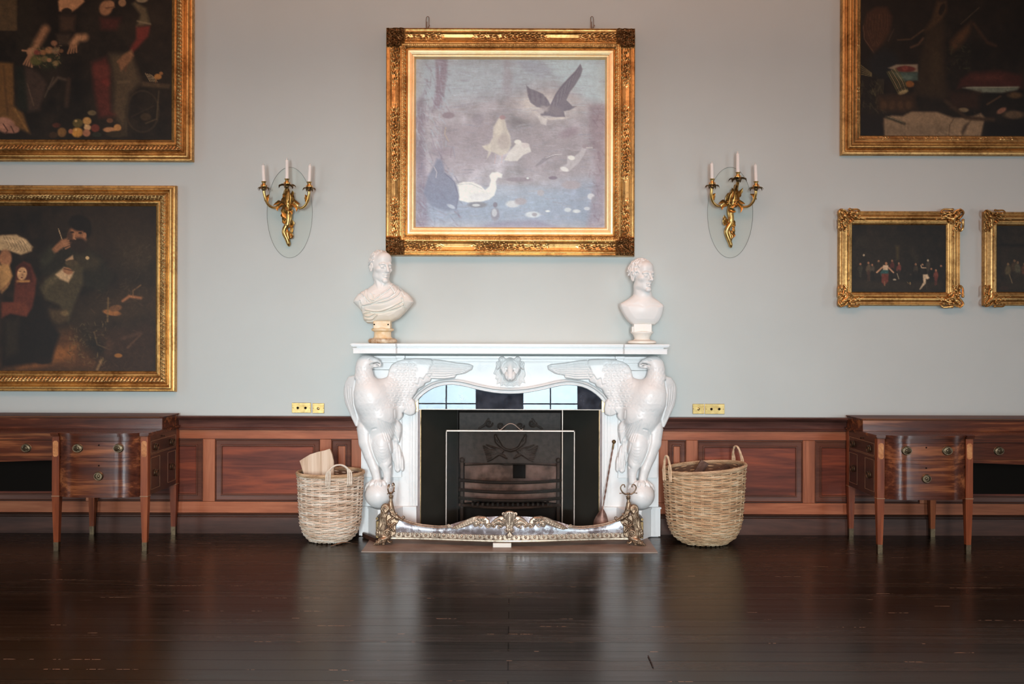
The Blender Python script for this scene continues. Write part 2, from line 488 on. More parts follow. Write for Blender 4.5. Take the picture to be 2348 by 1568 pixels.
M['rail'] = wood('orange_mahogany_rail', (0.22, 0.066, 0.030), (0.37, 0.115, 0.052), (0.48, 0.17, 0.08), 'x', 0.42, stretch=11)
M['stile'] = wood('orange_mahogany_stile', (0.24, 0.075, 0.034), (0.38, 0.125, 0.058), (0.50, 0.185, 0.09), 'z', 0.42, stretch=11)
M['capwood'] = wood('dark_mahogany_cap', (0.045, 0.018, 0.014), (0.105, 0.042, 0.032), (0.20, 0.08, 0.055), 'x', 0.36, stretch=9)
M['basewood'] = wood('dark_skirting_wood', (0.030, 0.013, 0.009), (0.062, 0.027, 0.018), (0.10, 0.042, 0.028), 'x', 0.5, stretch=7)
M['groove'] = simple('dark_groove', (0.028, 0.013, 0.010), 0.6)
M['sb'] = wood('polished_flame_mahogany', (0.034, 0.010, 0.006), (0.100, 0.028, 0.013), (0.32, 0.11, 0.04), 'x', 0.22, stretch=12, coat=0.3)
M['sb_dark'] = wood('dark_polished_mahogany', (0.030, 0.014, 0.010), (0.050, 0.021, 0.014), (0.075, 0.030, 0.018), 'x', 0.24, stretch=8, coat=0.2)
M['sb_leg'] = wood('red_mahogany_leg', (0.12, 0.028, 0.011), (0.22, 0.056, 0.020), (0.32, 0.090, 0.032), 'z', 0.3, stretch=14)
M['sb_top'] = wood('dull_mahogany_top', (0.034, 0.010, 0.006), (0.09, 0.026, 0.013), (0.20, 0.065, 0.025), 'x', 0.5, stretch=12)
M['shade_back'] = simple('near_black_shade', (0.010, 0.007, 0.005), 0.8, spec=0.1)  # near-black colour stands in for the shade below the centre drawer
M['inlay'] = wood('satinwood_inlay', (0.34, 0.12, 0.04), (0.52, 0.22, 0.08), (0.64, 0.32, 0.13), 'y', 0.3, stretch=20)
M['string'] = simple('boxwood_stringing', (0.30, 0.16, 0.08), 0.4)
# floor: dark stained boards, running left to right
m, nt, b = mat('dark_floorboards')
tc = N(nt, 'ShaderNodeTexCoord'); mp = N(nt, 'ShaderNodeMapping'); nt.links.new(tc.outputs['Object'], mp.inputs[0])
br = N(nt, 'ShaderNodeTexBrick'); br.offset = 0.37; br.offset_frequency = 2
br.inputs['Scale'].default_value = 1.0; br.inputs['Brick Width'].default_value = 60.0; br.inputs['Row Height'].default_value = 0.148
br.inputs['Mortar Size'].default_value = 0.0035; br.inputs['Mortar Smooth'].default_value = 0.1
br.inputs['Color1'].default_value = (0.3, 0.3, 0.3, 1); br.inputs['Color2'].default_value = (0.7, 0.7, 0.7, 1); br.inputs['Mortar'].default_value = (0, 0, 0, 1)
nt.links.new(mp.outputs[0], br.inputs['Vector'])
gr = noise(nt, coords(nt, (1.2, 26, 1)), 1.0, 6, 0.6, 0.4)
big = noise(nt, coords(nt, (0.5, 0.9, 1)), 1.0, 3)
col = ramp(nt, gr, [(0.3, (0.011, 0.0072, 0.0048)), (0.6, (0.021, 0.0145, 0.010)), (0.8, (0.032, 0.022, 0.015))])
mix = N(nt, 'ShaderNodeMixRGB', blend_type='MULTIPLY'); mix.inputs[0].default_value = 0.9
nt.links.new(col, mix.inputs[1])
tone = ramp(nt, br.outputs['Color'], [(0.0, (0.35, 0.33, 0.31)), (0.3, (0.65, 0.65, 0.65)), (0.7, (1.45, 1.40, 1.35))]); nt.links.new(tone, mix.inputs[2])
# worn pale scratches that follow the board joints
sv = noise(nt, coords(nt, (2.2, 7, 1)), 1.0, 3, 0.7)
s2 = noise(nt, coords(nt, (30, 6.757, 1)), 1.0, 3, 0.7)
w1 = N(nt, 'ShaderNodeMath', operation='GREATER_THAN'); nt.links.new(sv, w1.inputs[0]); w1.inputs[1].default_value = 0.61
w2 = N(nt, 'ShaderNodeMath', operation='GREATER_THAN'); nt.links.new(s2, w2.inputs[0]); w2.inputs[1].default_value = 0.47
ww = N(nt, 'ShaderNodeMath', operation='MULTIPLY'); nt.links.new(w1.outputs[0], ww.inputs[0]); nt.links.new(w2.outputs[0], ww.inputs[1])
wm = N(nt, 'ShaderNodeMath', operation='MULTIPLY'); nt.links.new(ww.outputs[0], wm.inputs[0]); nt.links.new(br.outputs['Fac'], wm.inputs[1])
mix2 = N(nt, 'ShaderNodeMixRGB'); nt.links.new(wm.outputs[0], mix2.inputs[0]); nt.links.new(mix.outputs[0], mix2.inputs[1]); mix2.inputs[2].default_value = (0.30, 0.20, 0.14, 1)
nt.links.new(mix2.outputs[0], b.inputs['Base Color'])
rg = ramp(nt, gr, [(0.2, (0.14,)*3), (0.8, (0.24,)*3)]); rb = N(nt, 'ShaderNodeMath', operation='MULTIPLY_ADD'); nt.links.new(br.outputs['Color'], rb.inputs[0]); rb.inputs[1].default_value = 0.12; nt.links.new(rg, rb.inputs[2]); nt.links.new(rb.outputs[0], b.inputs['Roughness'])
sp = N(nt, 'ShaderNodeMapRange'); nt.links.new(br.outputs['Fac'], sp.inputs[0]); sp.inputs[3].default_value = 0.27; sp.inputs[4].default_value = 0.08; nt.links.new(sp.outputs[0], b.inputs['Specular IOR Level'])
b.inputs['Specular Tint'].default_value = (1.0, 0.74, 0.58, 1)
hh = N(nt, 'ShaderNodeMath', operation='SUBTRACT'); nt.links.new(gr, hh.inputs[0]); hh.inputs[1].default_value = 0
h2 = N(nt, 'ShaderNodeMath', operation='MULTIPLY_ADD'); nt.links.new(br.outputs['Fac'], h2.inputs[0]); h2.inputs[1].default_value = -3.5; nt.links.new(gr, h2.inputs[2])
bump(nt, b, h2.outputs[0], 0.16, 0.003); M['floor'] = m
# metals
def gold(name, c1, c2, rough=0.32, sc=40, metal=0.85, patina=None):
    m, nt, b = mat(name); f = noise(nt, coords(nt), sc, 5, 0.65); g = noise(nt, coords(nt), 6, 4)
    mm = N(nt, 'ShaderNodeMath', operation='MULTIPLY'); nt.links.new(f, mm.inputs[0]); nt.links.new(g, mm.inputs[1])
    nt.links.new(ramp(nt, mm.outputs[0], [(0.12, c1), (0.30, c2)]), b.inputs['Base Color'])
    b.inputs['Metallic'].default_value = metal; b.inputs['Roughness'].default_value = rough
    bump(nt, b, f, 0.12, 0.003)
    if patina:   # dark bronzed composition ornament laid over the gilding
        c0 = b.inputs['Base Color'].links[0].from_socket; at = N(nt, 'ShaderNodeAttribute', attribute_name='patina')
        mx = N(nt, 'ShaderNodeMixRGB'); nt.links.new(at.outputs['Fac'], mx.inputs[0]); nt.links.new(c0, mx.inputs[1]); mx.inputs[2].default_value = (*patina, 1); nt.links.new(mx.outputs[0], b.inputs['Base Color'])
    return m
M['gilt'] = gold('burnished_gilt', (0.27, 0.125, 0.036), (0.70, 0.41, 0.145), patina=(0.20, 0.10, 0.036))
M['gilt_bright'] = gold('bright_gilt_slip', (0.95, 0.66, 0.32), (1.0, 0.78, 0.46), 0.42)
M['gilt_dark'] = gold('dulled_gilt', (0.26, 0.13, 0.045), (0.62, 0.37, 0.14), 0.36)
M['gilt_worn'] = gold('darkened_gilt_ornament', (0.14, 0.065, 0.025), (0.55, 0.30, 0.095), 0.40)
M['ormolu'] = gold('gilt_bronze', (0.28, 0.15, 0.045), (0.72, 0.46, 0.16), 0.28, 30, 0.95)
M['ormolu_dark'] = gold('dark_bronze', (0.07, 0.045, 0.022), (0.20, 0.13, 0.06), 0.35, 30, 0.9)
M['bronze'] = gold('aged_brass', (0.11, 0.070, 0.044), (0.36, 0.25, 0.165), 0.42, 60, 0.8)
M['bronze_pale'] = gold('pale_tarnished_brass', (0.17, 0.12, 0.085), (0.52, 0.41, 0.31), 0.42, 60, 0.75)
m, nt, b = mat('mottled_steel'); f = noise(nt, coords(nt), 24, 8, 0.75); g = noise(nt, coords(nt), 4, 3)
mm = N(nt, 'ShaderNodeMath', operation='MULTIPLY_ADD'); nt.links.new(g, mm.inputs[0]); mm.inputs[1].default_value = 0.8; nt.links.new(f, mm.inputs[2])
nt.links.new(ramp(nt, mm.outputs[0], [(0.80, (0.20, 0.165, 0.165)), (0.93, (0.36, 0.33, 0.35)), (1.05, (0.75, 0.80, 0.86))]), b.inputs['Base Color'])
b.inputs['Metallic'].default_value = 0.55; b.inputs['Roughness'].default_value = 0.36; bump(nt, b, f, 0.15, 0.004); M['steel'] = m
M['brass'] = gold('polished_brass', (0.55, 0.36, 0.12), (0.85, 0.62, 0.26), 0.22, 25, 0.95)
M['brass_dark'] = gold('dark_drawer_brass', (0.06, 0.042, 0.026), (0.17, 0.12, 0.07), 0.34, 60, 0.9)
M['brass_pale'] = simple('pale_polished_metal', (0.36, 0.30, 0.26), 0.45, 0.7)
M['hole'] = simple('dark_socket_hole', (0.006, 0.005, 0.004), 0.9, spec=0.05)
M['candle'] = simple('white_candle_tube', (0.90, 0.86, 0.82), 0.45)
M['bulb'] = simple('frosted_bulb_tip', (0.72, 0.72, 0.69), 0.2)
M['rust'] = simple('rusted_shovel_steel', (0.16, 0.085, 0.065), 0.42, 0.6, nz=(30, (0.30, 0.18, 0.145)))
M['block'] = simple('white_wooden_block', (0.72, 0.69, 0.62), 0.6)
M['glaze'] = None
# glass (thin, clear, slightly tinted)
def glass(name, tint, gloss=0.06, rough=0.02):
    m = bpy.data.materials.new(name); m.use_nodes = True; nt = m.node_tree; nt.nodes.clear()
    o = N(nt, 'ShaderNodeOutputMaterial'); t = N(nt, 'ShaderNodeBsdfTransparent'); t.inputs[0].default_value = (*tint, 1)
    g = N(nt, 'ShaderNodeBsdfGlossy'); g.inputs['Roughness'].default_value = rough
    x = N(nt, 'ShaderNodeMixShader'); x.inputs[0].default_value = gloss
    nt.links.new(t.outputs[0], x.inputs[1]); nt.links.new(g.outputs[0], x.inputs[2]); nt.links.new(x.outputs[0], o.inputs[0]); return m
M['screen_glass'] = glass('clear_firescreen_glass', (0.95, 0.92, 0.90), 0.0018)
M['pane'] = glass('window_pane', (0.98, 0.99, 1.0), 0.03)
M['plate_glass'] = glass('pale_green_backing_glass', (0.985, 0.997, 0.99), 0.010)
m, nt, b = mat('mirrored_smoke_guard'); b.inputs['Base Color'].default_value = (0.72, 0.78, 0.84, 1); b.inputs['Metallic'].default_value = 1; b.inputs['Roughness'].default_value = 0.02
bump(nt, b, noise(nt, coords(nt, (6, 6, 20)), 1.0, 2), 0.015, 0.002); M['mirror'] = m
# wicker: per-strand tone from a fine noise
def wicker(name, c1, c2, c3):
    m, nt, b = mat(name); f = noise(nt, coords(nt, (7, 7, 55)), 1.0, 4, 0.6); g = noise(nt, coords(nt), 120, 2)
    mm = N(nt, 'ShaderNodeMath', operation='MULTIPLY_ADD'); nt.links.new(g, mm.inputs[0]); mm.inputs[1].default_value = 0.3; nt.links.new(f, mm.inputs[2])
    nt.links.new(ramp(nt, mm.outputs[0], [(0.48, c1), (0.65, c2), (0.82, c3)]), b.inputs['Base Color'])
    b.inputs['Roughness'].default_value = 0.6; return m
M['wicker'] = wicker('pale_wicker', (0.44, 0.28, 0.18), (0.68, 0.52, 0.39), (0.84, 0.74, 0.63))
M['wicker2'] = wicker('golden_wicker', (0.34, 0.19, 0.10), (0.56, 0.36, 0.20), (0.70, 0.54, 0.36))
M['wicker_rim'] = wicker('golden_wicker_rim', (0.30, 0.17, 0.09), (0.50, 0.33, 0.19), (0.66, 0.48, 0.31))
M['handle_pale'] = wicker('pale_wicker_handle', (0.60, 0.50, 0.40), (0.70, 0.61, 0.50), (0.78, 0.70, 0.60))
M['handle_gold'] = wicker('golden_wicker_handle', (0.55, 0.37, 0.22), (0.66, 0.46, 0.29), (0.74, 0.56, 0.38))
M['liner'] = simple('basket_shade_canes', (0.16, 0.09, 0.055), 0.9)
M['log'] = wood('split_log_face', (0.42, 0.27, 0.17), (0.66, 0.50, 0.37), (0.76, 0.62, 0.49), 'z', 0.7, stretch=26)
M['bark'] = wood('dark_log_bark', (0.06, 0.035, 0.025), (0.11, 0.065, 0.05), (0.17, 0.11, 0.085), 'x', 0.8, stretch=18)
M['splinter'] = simple('pale_wood_splinter', (0.30, 0.16, 0.09), 0.6)

# ------------------------------------------------------------ room shell
# back wall with the fireplace opening
FX, FZ = 0.775, 1.22            # half width and height of the hole in the wall
wb = MB()
wb.box(-8.5, -FX, 0, 0.3, 0, ZC); wb.box(FX, 8.5, 0, 0.3, 0, ZC); wb.box(-FX, FX, 0, 0.3, FZ, ZC)
structure(wb.build('wall_back', M['wall'], smooth=False))
fl = MB().box(-8.5, 8.5, YW-0.1, 0.9, -0.1, 0); structure(fl.build('floor', M['floor'], smooth=False))
ce = MB().box(-8.6, 8.6, YW-0.1, 0.3, ZC, ZC+0.1); structure(ce.build('ceiling', M['ceiling'], smooth=False))
def pierced(x0, x1, z0, z1, holes, put):
    """boxes of a wall in (u, z) with rectangular holes, through put(u0,u1,z0,z1)"""
    xs = sorted(holes); u = x0
    for (a, b_, c, d) in xs:
        put(u, a, z0, z1); put(a, b_, z0, c); put(a, b_, d, z1); u = b_
    put(u, x1, z0, z1)
fw = MB(); pierced(-8.5, 8.5, 0, ZC, [(wx-ww/2, wx+ww/2, WZ0, WZ1) for wx, ww in WINS], lambda a, b_, c, d: fw.box(a, b_, YW-0.1, YW, c, d))
structure(fw.build('wall_front', M['side_wall'], smooth=False))
for s, nm in ((-1, 'left'), (1, 'right')):
    sw = MB(); X0, X1 = sorted((s*8.5, s*8.6))
    pierced(YW, 0.3, 0, ZC, [(-4.25, -2.95, 0.5, 3.0)], lambda a, b_, c, d: sw.box(X0, X1, a, b_, c, d))
    structure(sw.build('wall_'+nm, M['side_wall'], smooth=False))
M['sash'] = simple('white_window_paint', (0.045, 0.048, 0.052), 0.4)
def window(i, cx, w, z0, z1, place, nz=5, nx=2):
    fr = MB(); t = 0.05
    def bx(u0, u1, a, b_, d=0.03): fr.box(*place(u0, u1, -d, d), a, b_)
    bx(cx-w/2, cx-w/2+t, z0, z1); bx(cx+w/2-t, cx+w/2, z0, z1); bx(cx-w/2, cx+w/2, z0, z0+t); bx(cx-w/2, cx+w/2, z1-t, z1)
    for k in range(1, nx): bx(cx-w/2+w*k/nx-.013, cx-w/2+w*k/nx+.013, z0, z1, .02)
    for k in range(1, nz): zz = z0+(z1-z0)*k/nz; bx(cx-w/2, cx+w/2, zz-.013, zz+.013, .02)
    f = structure(fr.build('window_%d' % i, M['sash'], smooth=False))
    g = MB().box(*place(cx-w/2+.02, cx+w/2-.02, .002, .006), z0+.02, z1-.02)
    g.build('glass_pane', M['pane'], f, smooth=False)
for i, (wx, ww) in enumerate(WINS):
    window(i+1, wx, ww, WZ0, WZ1, lambda a, b_, c, d: (a, b_, YW-0.05+c, YW-0.05+d))
for s in (-1, 1):
    window(5+(s > 0), -3.6, 1.3, 0.5, 3.0, lambda a, b_, c, d: (s*8.55+c, s*8.55+d, a, b_))

# dado panelling
def dado(nm, x_in, x_out, stiles, narrow, base_nm):
    """nm: trim name; x_in next to the chimneypiece, x_out far end; stiles/narrow: pixel spans on the wall"""
    yw = -0.03
    z = lambda p: 1.6-(p-778)/277.5
    lo, hi = min(x_in, x_out), max(x_in, x_out)
    body = MB().box(lo, hi, -0.012, 0.0, 0.0, z(955)); tr = structure(body.build(nm, M['groove'], smooth=False))
    cap = MB(); zt = z(954.5)
    prof = [(-0.0, 0), (-0.085, 0), (-0.088, -0.006), (-0.085, -0.014), (-0.070, -0.018), (-0.062, -0.028), (-0.048, -0.034), (-0.040, -0.05), (-0.036, -0.09),
            (-0.040, -0.094), (-0.052, -0.10), (-0.050, -0.112), (-0.030, -0.118), (0, -0.118)]
    n = len(prof); V = [(x, y, zt+d) for x in (lo, hi) for (y, d) in prof]
    cap.add(V, [(i, i+1, n+i+1, n+i) for i in range(n-1)]+[tuple(range(n)), tuple(range(n, 2*n))[::-1]])
    cap.build('chair_rail', M['capwood'], tr, sharp=25)
    MB().box(lo, hi, yw, -0.011, z(1007), z(983.5), 0.002).build('top_rail', M['rail'], tr, smooth=False)
    MB().box(lo, hi, yw, -0.011, z(1176), z(1150.5), 0.002).build('bottom_rail', M['rail'], tr, smooth=False)
    for a, b_ in stiles:
        MB().box(a, b_, yw, -0.011, z(1150), z(1007.5), 0.002).build('stile', M['stile'], tr, smooth=False)
    ed = sorted([v for st in stiles for v in st]+[lo, hi])
    spans = [(ed[i], ed[i+1]) for i in range(0, len(ed)-1, 2)] 
    for a, b_ in spans:
        if b_-a < 0.02: continue
        za, zb = z(1149), z(1008.5); w = min(0.05, (b_-a)*0.27)
        bd = MB()
        # bordering bevel of the panel, then the raised field
        path = [(a+.002, za), (a+.002, zb), (b_-.002, zb), (b_-.002, za)]
        bd.sweep(path, [(0, -0.026), (-0.006, -0.030), (-0.010, -0.021), (-w+0.008, -0.015), (-w+0.004, -0.024), (-w-0.002, -0.024), (-w-0.006, -0.014), (-w-0.010, -0.0125)], closed=True)
        bd.build('panel_moulding', M['panel_edge'], tr, sharp=30)
        MB().box(a+w+.009, b_-w-.009, -0.018, -0.011, za+w+.009, zb-w-.009, 0.003).build('panel', M['panel'] if b_-a > 0.25 else M['stile'], tr, smooth=False)
    bs = MB(); zb = z(1176.5)
    prof = [(-0.011, 0), (-0.040, 0), (-0.046, -0.006), (-0.040, -0.014), (-0.032, -0.018), (-0.034, -0.026), (-0.050, -0.030), (-0.052, -0.036), (-0.052, -zb), (-0.011, -zb)]
    n = len(prof); V = [(x, y, zb+d) for x in (lo, hi) for (y, d) in prof]
    bs.add(V, [(i, i+1, n+i+1, n+i) for i in range(n-1)]+[tuple(range(n)), tuple(range(n, 2*n))[::-1]])
    structure(bs.build(base_nm, M['basewood'], sharp=25))
X = lambda p: (p-1170)/277.5
lst = [(X(808), X(832)), (X(736), X(762)), (X(468.5), X(496))]+[(X(468.5-267.2*k), X(496-267.2*k)) for k in range(1, 8)]
dado('trim_1', X(832), -8.5, lst, None, 'baseboard_left')
lst = [(X(1508), X(1531)), (X(1572.5), X(1599)), (X(1839.5), X(1867))]+[(X(1839.5+267.2*k), X(1867+267.2*k)) for k in range(1, 7)]
dado('trim_2', X(1508), 8.5, lst, None, 'baseboard_right')
# ------------------------------------------------------------ chimneypiece
def U(px, py, y=0.0):
    s = (D0+y)/FPX; return ((px-1170)*s, HC+(HOR-py)*s)
def U3(px, py, y=0.0):
    a = U(px, py, y); return (a[0], y, a[1])
def US(y): return (D0+y)/FPX
fp = thing('chimneypiece', 'white marble chimneypiece carved with two eagles perched on balls and a lion mask', 'fireplace', (0, -0.12, 0))
YF = -0.13
arch = [(955, 923), (963, 912), (973, 903), (983, 896), (994, 890), (1005, 886), (1016, 883.5), (1029, 882), (1041, 882), (1054, 883.5),
        (1067, 886), (1089, 891.5), (1110, 896), (1130, 899.5), (1150, 901.5), (1170, 902)]
archL = [U(a, b, YF) for a, b in arch]; archF = archL+[(-x, z) for x, z in archL[-2::-1]]
xo = U(829, 1000, YF)[0]; zt = U(0, 816, YF)[1]
outl = [(xo, 0), (xo, zt), (-xo, zt), (-xo, 0), (archF[-1][0], 0)]+archF[::-1]+[(archF[0][0], 0)]
sl_ = MB().prism(outl, YF, -0.088)
for e_ in (-1, 1):
    a_, b2 = sorted((e_*xo*-1, e_*-U(950, 0, -.09)[0])); sl_.box(a_, b2, -.088, -.001, 0, zt)
sl_.box(xo, -xo, -.088, -.001, FZ+.002, zt)
sl_.build('surround', M['marble'], root=fp, sharp=40)
# arch moulding
mo = MB(); mo.sweep(archF, [(-0.002, YF+0.01), (-0.002, YF-0.012), (0.004, YF-0.020), (0.010, YF-0.020), (0.014, YF-0.010), (0.020, YF-0.008), (0.024, YF-0.024), (0.032, YF-0.034), (0.040, YF-0.030), (0.044, YF-0.014), (0.050, YF-0.008), (0.052, YF+0.004)])
mo.build('arch_moulding', M['marble_smooth'], root=fp, sharp=28)
# upright mouldings beside the opening
for s in (-1, 1):
    um = MB(); zb = U(0, 1160, YF)[1]; zu = U(0, 925, YF)[1]
    for (a, b_, d) in ((955.5, 959, .010), (948, 953, .016), (943.5, 946.5, .008), (938.5, 941, .005)):
        x0, x1 = sorted((s*-U(a, 0, YF)[0], s*-U(b_, 0, YF)[0])); um.box(x0, x1, YF-d, YF+.002, zb, zu, .0015)
    um.build('jamb_moulding', M['marble_smooth'], root=fp, smooth=False)
# plinths with a canted block that carries the ball
def mirx(pts, s): return [(s*x, y) for x, y in pts][::(1 if s > 0 else -1)]
for s in (1, -1):
    pl = MB(); zp = U(0, 1166, -.16)[1]
    g = lambda px, y: U(px, 0, y)[0]
    poly = [(g(824.5, -.15), -.001), (g(824.5, -.15), -.15), (g(836, -.15), -.15), (g(846, -.15), -.155), (g(868, -.30), -.305), (g(906, -.30), -.305), (g(925, -.16), -.15), (g(956, -.15), -.15), (g(956, -.15), -.001)]
    pl.prism_z(mirx(poly, s), .0062, zp)
    poly2 = [(x+(-.006 if i < 4 else 0), y-(.008 if y < -.05 else 0)) for i, (x, y) in enumerate(poly)]
    pl.prism_z(mirx(poly2, s), zp, zp+.014)
    pl.build('plinth', M['marble_smooth'], root=fp, smooth=False)
# upper pilaster block behind the head, with a joint, and cornice
for s in (-1, 1):
    ub = MB(); a = U(832, 0, -.16)[0]*-s; b_ = U(922, 0, -.16)[0]*-s; x0, x1 = sorted((a, b_))
    ub.box(x0, x1, -.165, YF+.002, U(0, 1095, -.16)[1], U(0, 849, -.16)[1], .002); ub.box(x0, x1, -.165, YF+.002, U(0, 848, -.16)[1], U(0, 832, -.16)[1], .002)
    for (p0, p1, d) in ((832, 826, .18), (826, 823, .172), (823, 817, .195)): ub.box(x0-.004*(d > .17), x1+.004*(d > .17), -d, YF+.002, U(0, p0, -d)[1], U(0, p1, -d)[1], .0015)
    xb0, xb1 = sorted((U(908, 0, -.2)[0]*-s, U(929, 0, -.2)[0]*-s))
    ub.box(xb0, xb1, -.215, YF, U(0, 822, -.2)[1], U(0, 816, -.2)[1], .002); ub.box(xb0+.01, xb1-.008, -.205, YF, U(0, 828, -.2)[1], U(0, 822, -.2)[1], .002)
    ub.build('pilaster_block', M['marble_smooth'], root=fp, smooth=False)
co = MB()
for (p0, p1, d) in ((831.5, 829, .140), (829, 824, .152), (824, 822, .147), (822, 816.5, .168)):
    co.box(U(925, 0, -d)[0], -U(925, 0, -d)[0], -d, YF+.002, U(0, p0, -d)[1], U(0, p1, -d)[1], .0015)
co.build('cornice', M['marble_smooth'], root=fp, smooth=False)
# mantel shelf, broken forward over the eagles
ys = -0.345
def shelf_plan(e):
    xl = U(811, 0, ys)[0]-e; xb = U(908, 0, ys)[0]
    return [(xl, -.001), (xl, ys-.02-e), (xb, ys-.02-e), (xb+.012, ys-e), (-xb-.012, ys-e), (-xb, ys-.02-e), (-xl, ys-.02-e), (-xl, -.001)]
z0, z1 = U(0, 811, ys)[1], U(0, 788.5, ys)[1]; zm = U(0, 797.5, ys)[1]
sh = MB()
for e, a, b_ in ((0, z0, zm-.010), (.004, zm-.010, zm-.005), (-.024, zm-.005, zm+.006), (.004, zm+.006, zm+.010), (.014, zm+.010, z1-.009), (.022, z1-.009, z1-.004), (.014, z1-.004, z1)):
    sh.prism_z(shelf_plan(e), a, b_)
sh.build('mantel_shelf', M['marble_smooth'], root=fp, smooth=False)
SHELF = z1

# ---- the eagles
YE = -0.26; es = US(YE)
def E(px, py): return U(px, py, YE)
def Ep(px, py, y): a = E(px, py); return (a[0], y, a[1])
lo = Ep(778, 1172, -0.42); hi = Ep(1092, 808, -0.125)
def build_eagle():
    S = Sculpt(lo, hi, 0.0042)
    # inner wing spread over the frieze
    wing = [(866, 892), (872, 889), (880, 884), (887, 877), (889, 868), (889, 858), (891, 848), (896, 838), (905, 831), (922, 825), (951, 822), (980, 823.5), (1009, 826), (1045, 832), (1074, 835), (1084, 839), (1082, 848),
            (1067, 857), (1045, 862.5), (1042, 868), (1016, 871), (987, 870), (986, 876), (973, 881), (970, 887), (957, 894), (952, 904), (944, 915), (950, 922), (953, 939), (950, 951), (939, 956), (923, 949),
            (922, 958), (914, 968), (919, 977), (920, 989), (917, 1002), (915, 1019), (905, 1000), (880, 990), (860, 950)]
    x_a, x_b = E(890, 0)[0], E(1084, 0)[0]
    yf = lambda X, Z: -0.235+0.062*np.clip((X-x_a)/(x_b-x_a), 0, 1)**0.7+0*Z
    S.plate([E(*p) for p in wing], yf, -0.10, 0.012, 0.0, pillow=0.018)
    # outer wing folded behind the body
    ow = [(822, 858), (812, 862), (796, 865.5), (787, 878), (783, 892), (783, 908), (787, 928), (797, 948), (808, 968), (819, 988), (836, 990), (838, 930), (830, 880)]
    S.plate([E(*p) for p in ow], lambda X, Z: -0.255+0.10*np.clip((E(830, 0)[0]-X)/0.16, 0, 1)**1.5+0*Z, -0.11, 0.012, 0.004, pillow=0.01)
    # tail
    tl = [(884, 960), (914, 968), (919, 980), (919, 1000), (913, 1020), (920, 1040), (925, 1062), (925, 1080), (922, 1086), (917.5, 1080), (914, 1086), (909, 1087), (904, 1082), (898, 1060), (886, 1010)]
    S.plate([E(*p) for p in tl], -0.20, -0.12, 0.010, 0.008, pillow=0.02)
    r = es
    S.ell(Ep(840, 831, -.265), (21*r, .058, 16*r), 0.02)
    S.ell(Ep(834, 845, -.265), (18*r, .056, 20*r), 0.02)
    S.ell(Ep(849, 823, -.268), (12*r, .046, 7*r), 0.01)
    S.chain([Ep(836, 845, -.262), Ep(835, 868, -.262), Ep(841, 893, -.262)], [18.5*r, 21*r, 28*r], 0.02)
    S.ell(Ep(852, 916, -.262), (42*r, .125, 46*r), 0.05)
    S.ell(Ep(868, 950, -.25), (42*r, .120, 50*r), 0.03)
    S.ell(Ep(884, 905, -.225), (30*r, .07, 36*r), 0.05)
    S.ell(Ep(872, 990, -.235), (32*r, .09, 42*r), 0.03)
    # beak
    S.chain([Ep(854, 829, -.272), Ep(864, 829.5, -.275), Ep(870, 833, -.276), Ep(872, 838, -.276), Ep(869.5, 842, -.276)], [9.5*r, 7*r, 4.6*r, 3*r, 1.4*r], 0.006)
    S.chain([Ep(852, 840, -.270), Ep(862, 840.5, -.272), Ep(867, 840, -.272)], [5*r, 3*r, 1.6*r], 0.003)
    # legs
    S.chain([Ep(838, 985, -.235), Ep(843, 1015, -.240), Ep(852, 1045, -.250), Ep(862, 1075, -.262), Ep(867, 1102, -.268)], [20*r, 20.5*r, 17*r, 13*r, 10*r], 0.008)
    S.ell(Ep(877, 1022, -.262), (25*r, .085, 44*r), 0.006)
    S.chain([Ep(880, 1040, -.262), Ep(886, 1065, -.262), Ep(889, 1085, -.265), Ep(889, 1104, -.265)], [19*r, 14*r, 9*r, 8.5*r], 0.008)
    # ball and talons
    S.H[:] = 0
    bc = Ep(869.5, 1134, -.268); S.ell(bc, 31*r, 0.001)
    S.stroke([E(839, 1112), E(852, 1104), E(866, 1108)], .004, 0)
    def talon(a0, tilt, th=4.2):
        pts = []
        for t in np.linspace(0.12, 1.0, 6):
            ang = t*tilt; d = 31*r+.005
            pts.append((bc[0]+d*math.sin(ang)*math.sin(a0), bc[1]-d*math.sin(ang)*math.cos(a0), bc[2]+d*math.cos(ang)))
        S.chain(pts, [th*r*1.1, th*r*1.25, th*r, th*r*1.1, th*r*.8, th*r*.35], 0.004)
    for a0, tilt in ((-1.7, 1.35), (-.9, .8), (-.25, .75), (.35, .8), (.95, .75), (1.6, 1.1)): talon(a0, tilt)
    # brow over the eye, eye socket, nostril, mouth line
    S.stroke([E(846, 823), E(853, 820.5), E(861, 822)], .006, .004)
    Q = []
    g = lambda pts, w=1.7, h=-.007: Q.append(([E(*p) for p in pts], w*r, h))
    g([(851, 837), (858, 833.5), (867, 832), (871, 834)], 1.5, -.018); g([(850, 826), (853, 823.5), (857, 825.5), (853, 828), (850, 826)], 1.3, -.006)
    g([(846, 846), (852, 848), (858, 845)], 2, -.005)
    # outline lines of body against wing and legs
    g([(818, 980), (822, 960), (813, 930), (811, 900), (816, 872)], 2.2, -.012)
    g([(849, 995), (849, 1010), (854, 1030), (862, 1052), (872, 1075), (877, 1099)], 2.2, -.016)
    g([(849, 995), (856, 984), (866, 981)], 2, -.008)
    g([(899, 1010), (905, 1035), (902, 1060), (895, 1070)], 2, -.010)
    # belly fringe and flank feathers
    for k in range(7): g([(872+4.5*k, 960+2*k), (878+5*k, 985+1.5*k), (886+4.5*k, 1008)], 1.4, -.006)
    for k in range(5): g([(893+6*k, 1015), (899+5.2*k, 1045), (903+4.6*k, 1078)], 1.3, -.007)
    for k in range(6): g([(860+2*k, 1010+8*k), (872+2*k, 1024+7.5*k), (888, 1024+7*k), (900, 1010+6*k)], 1.2, -.0016)
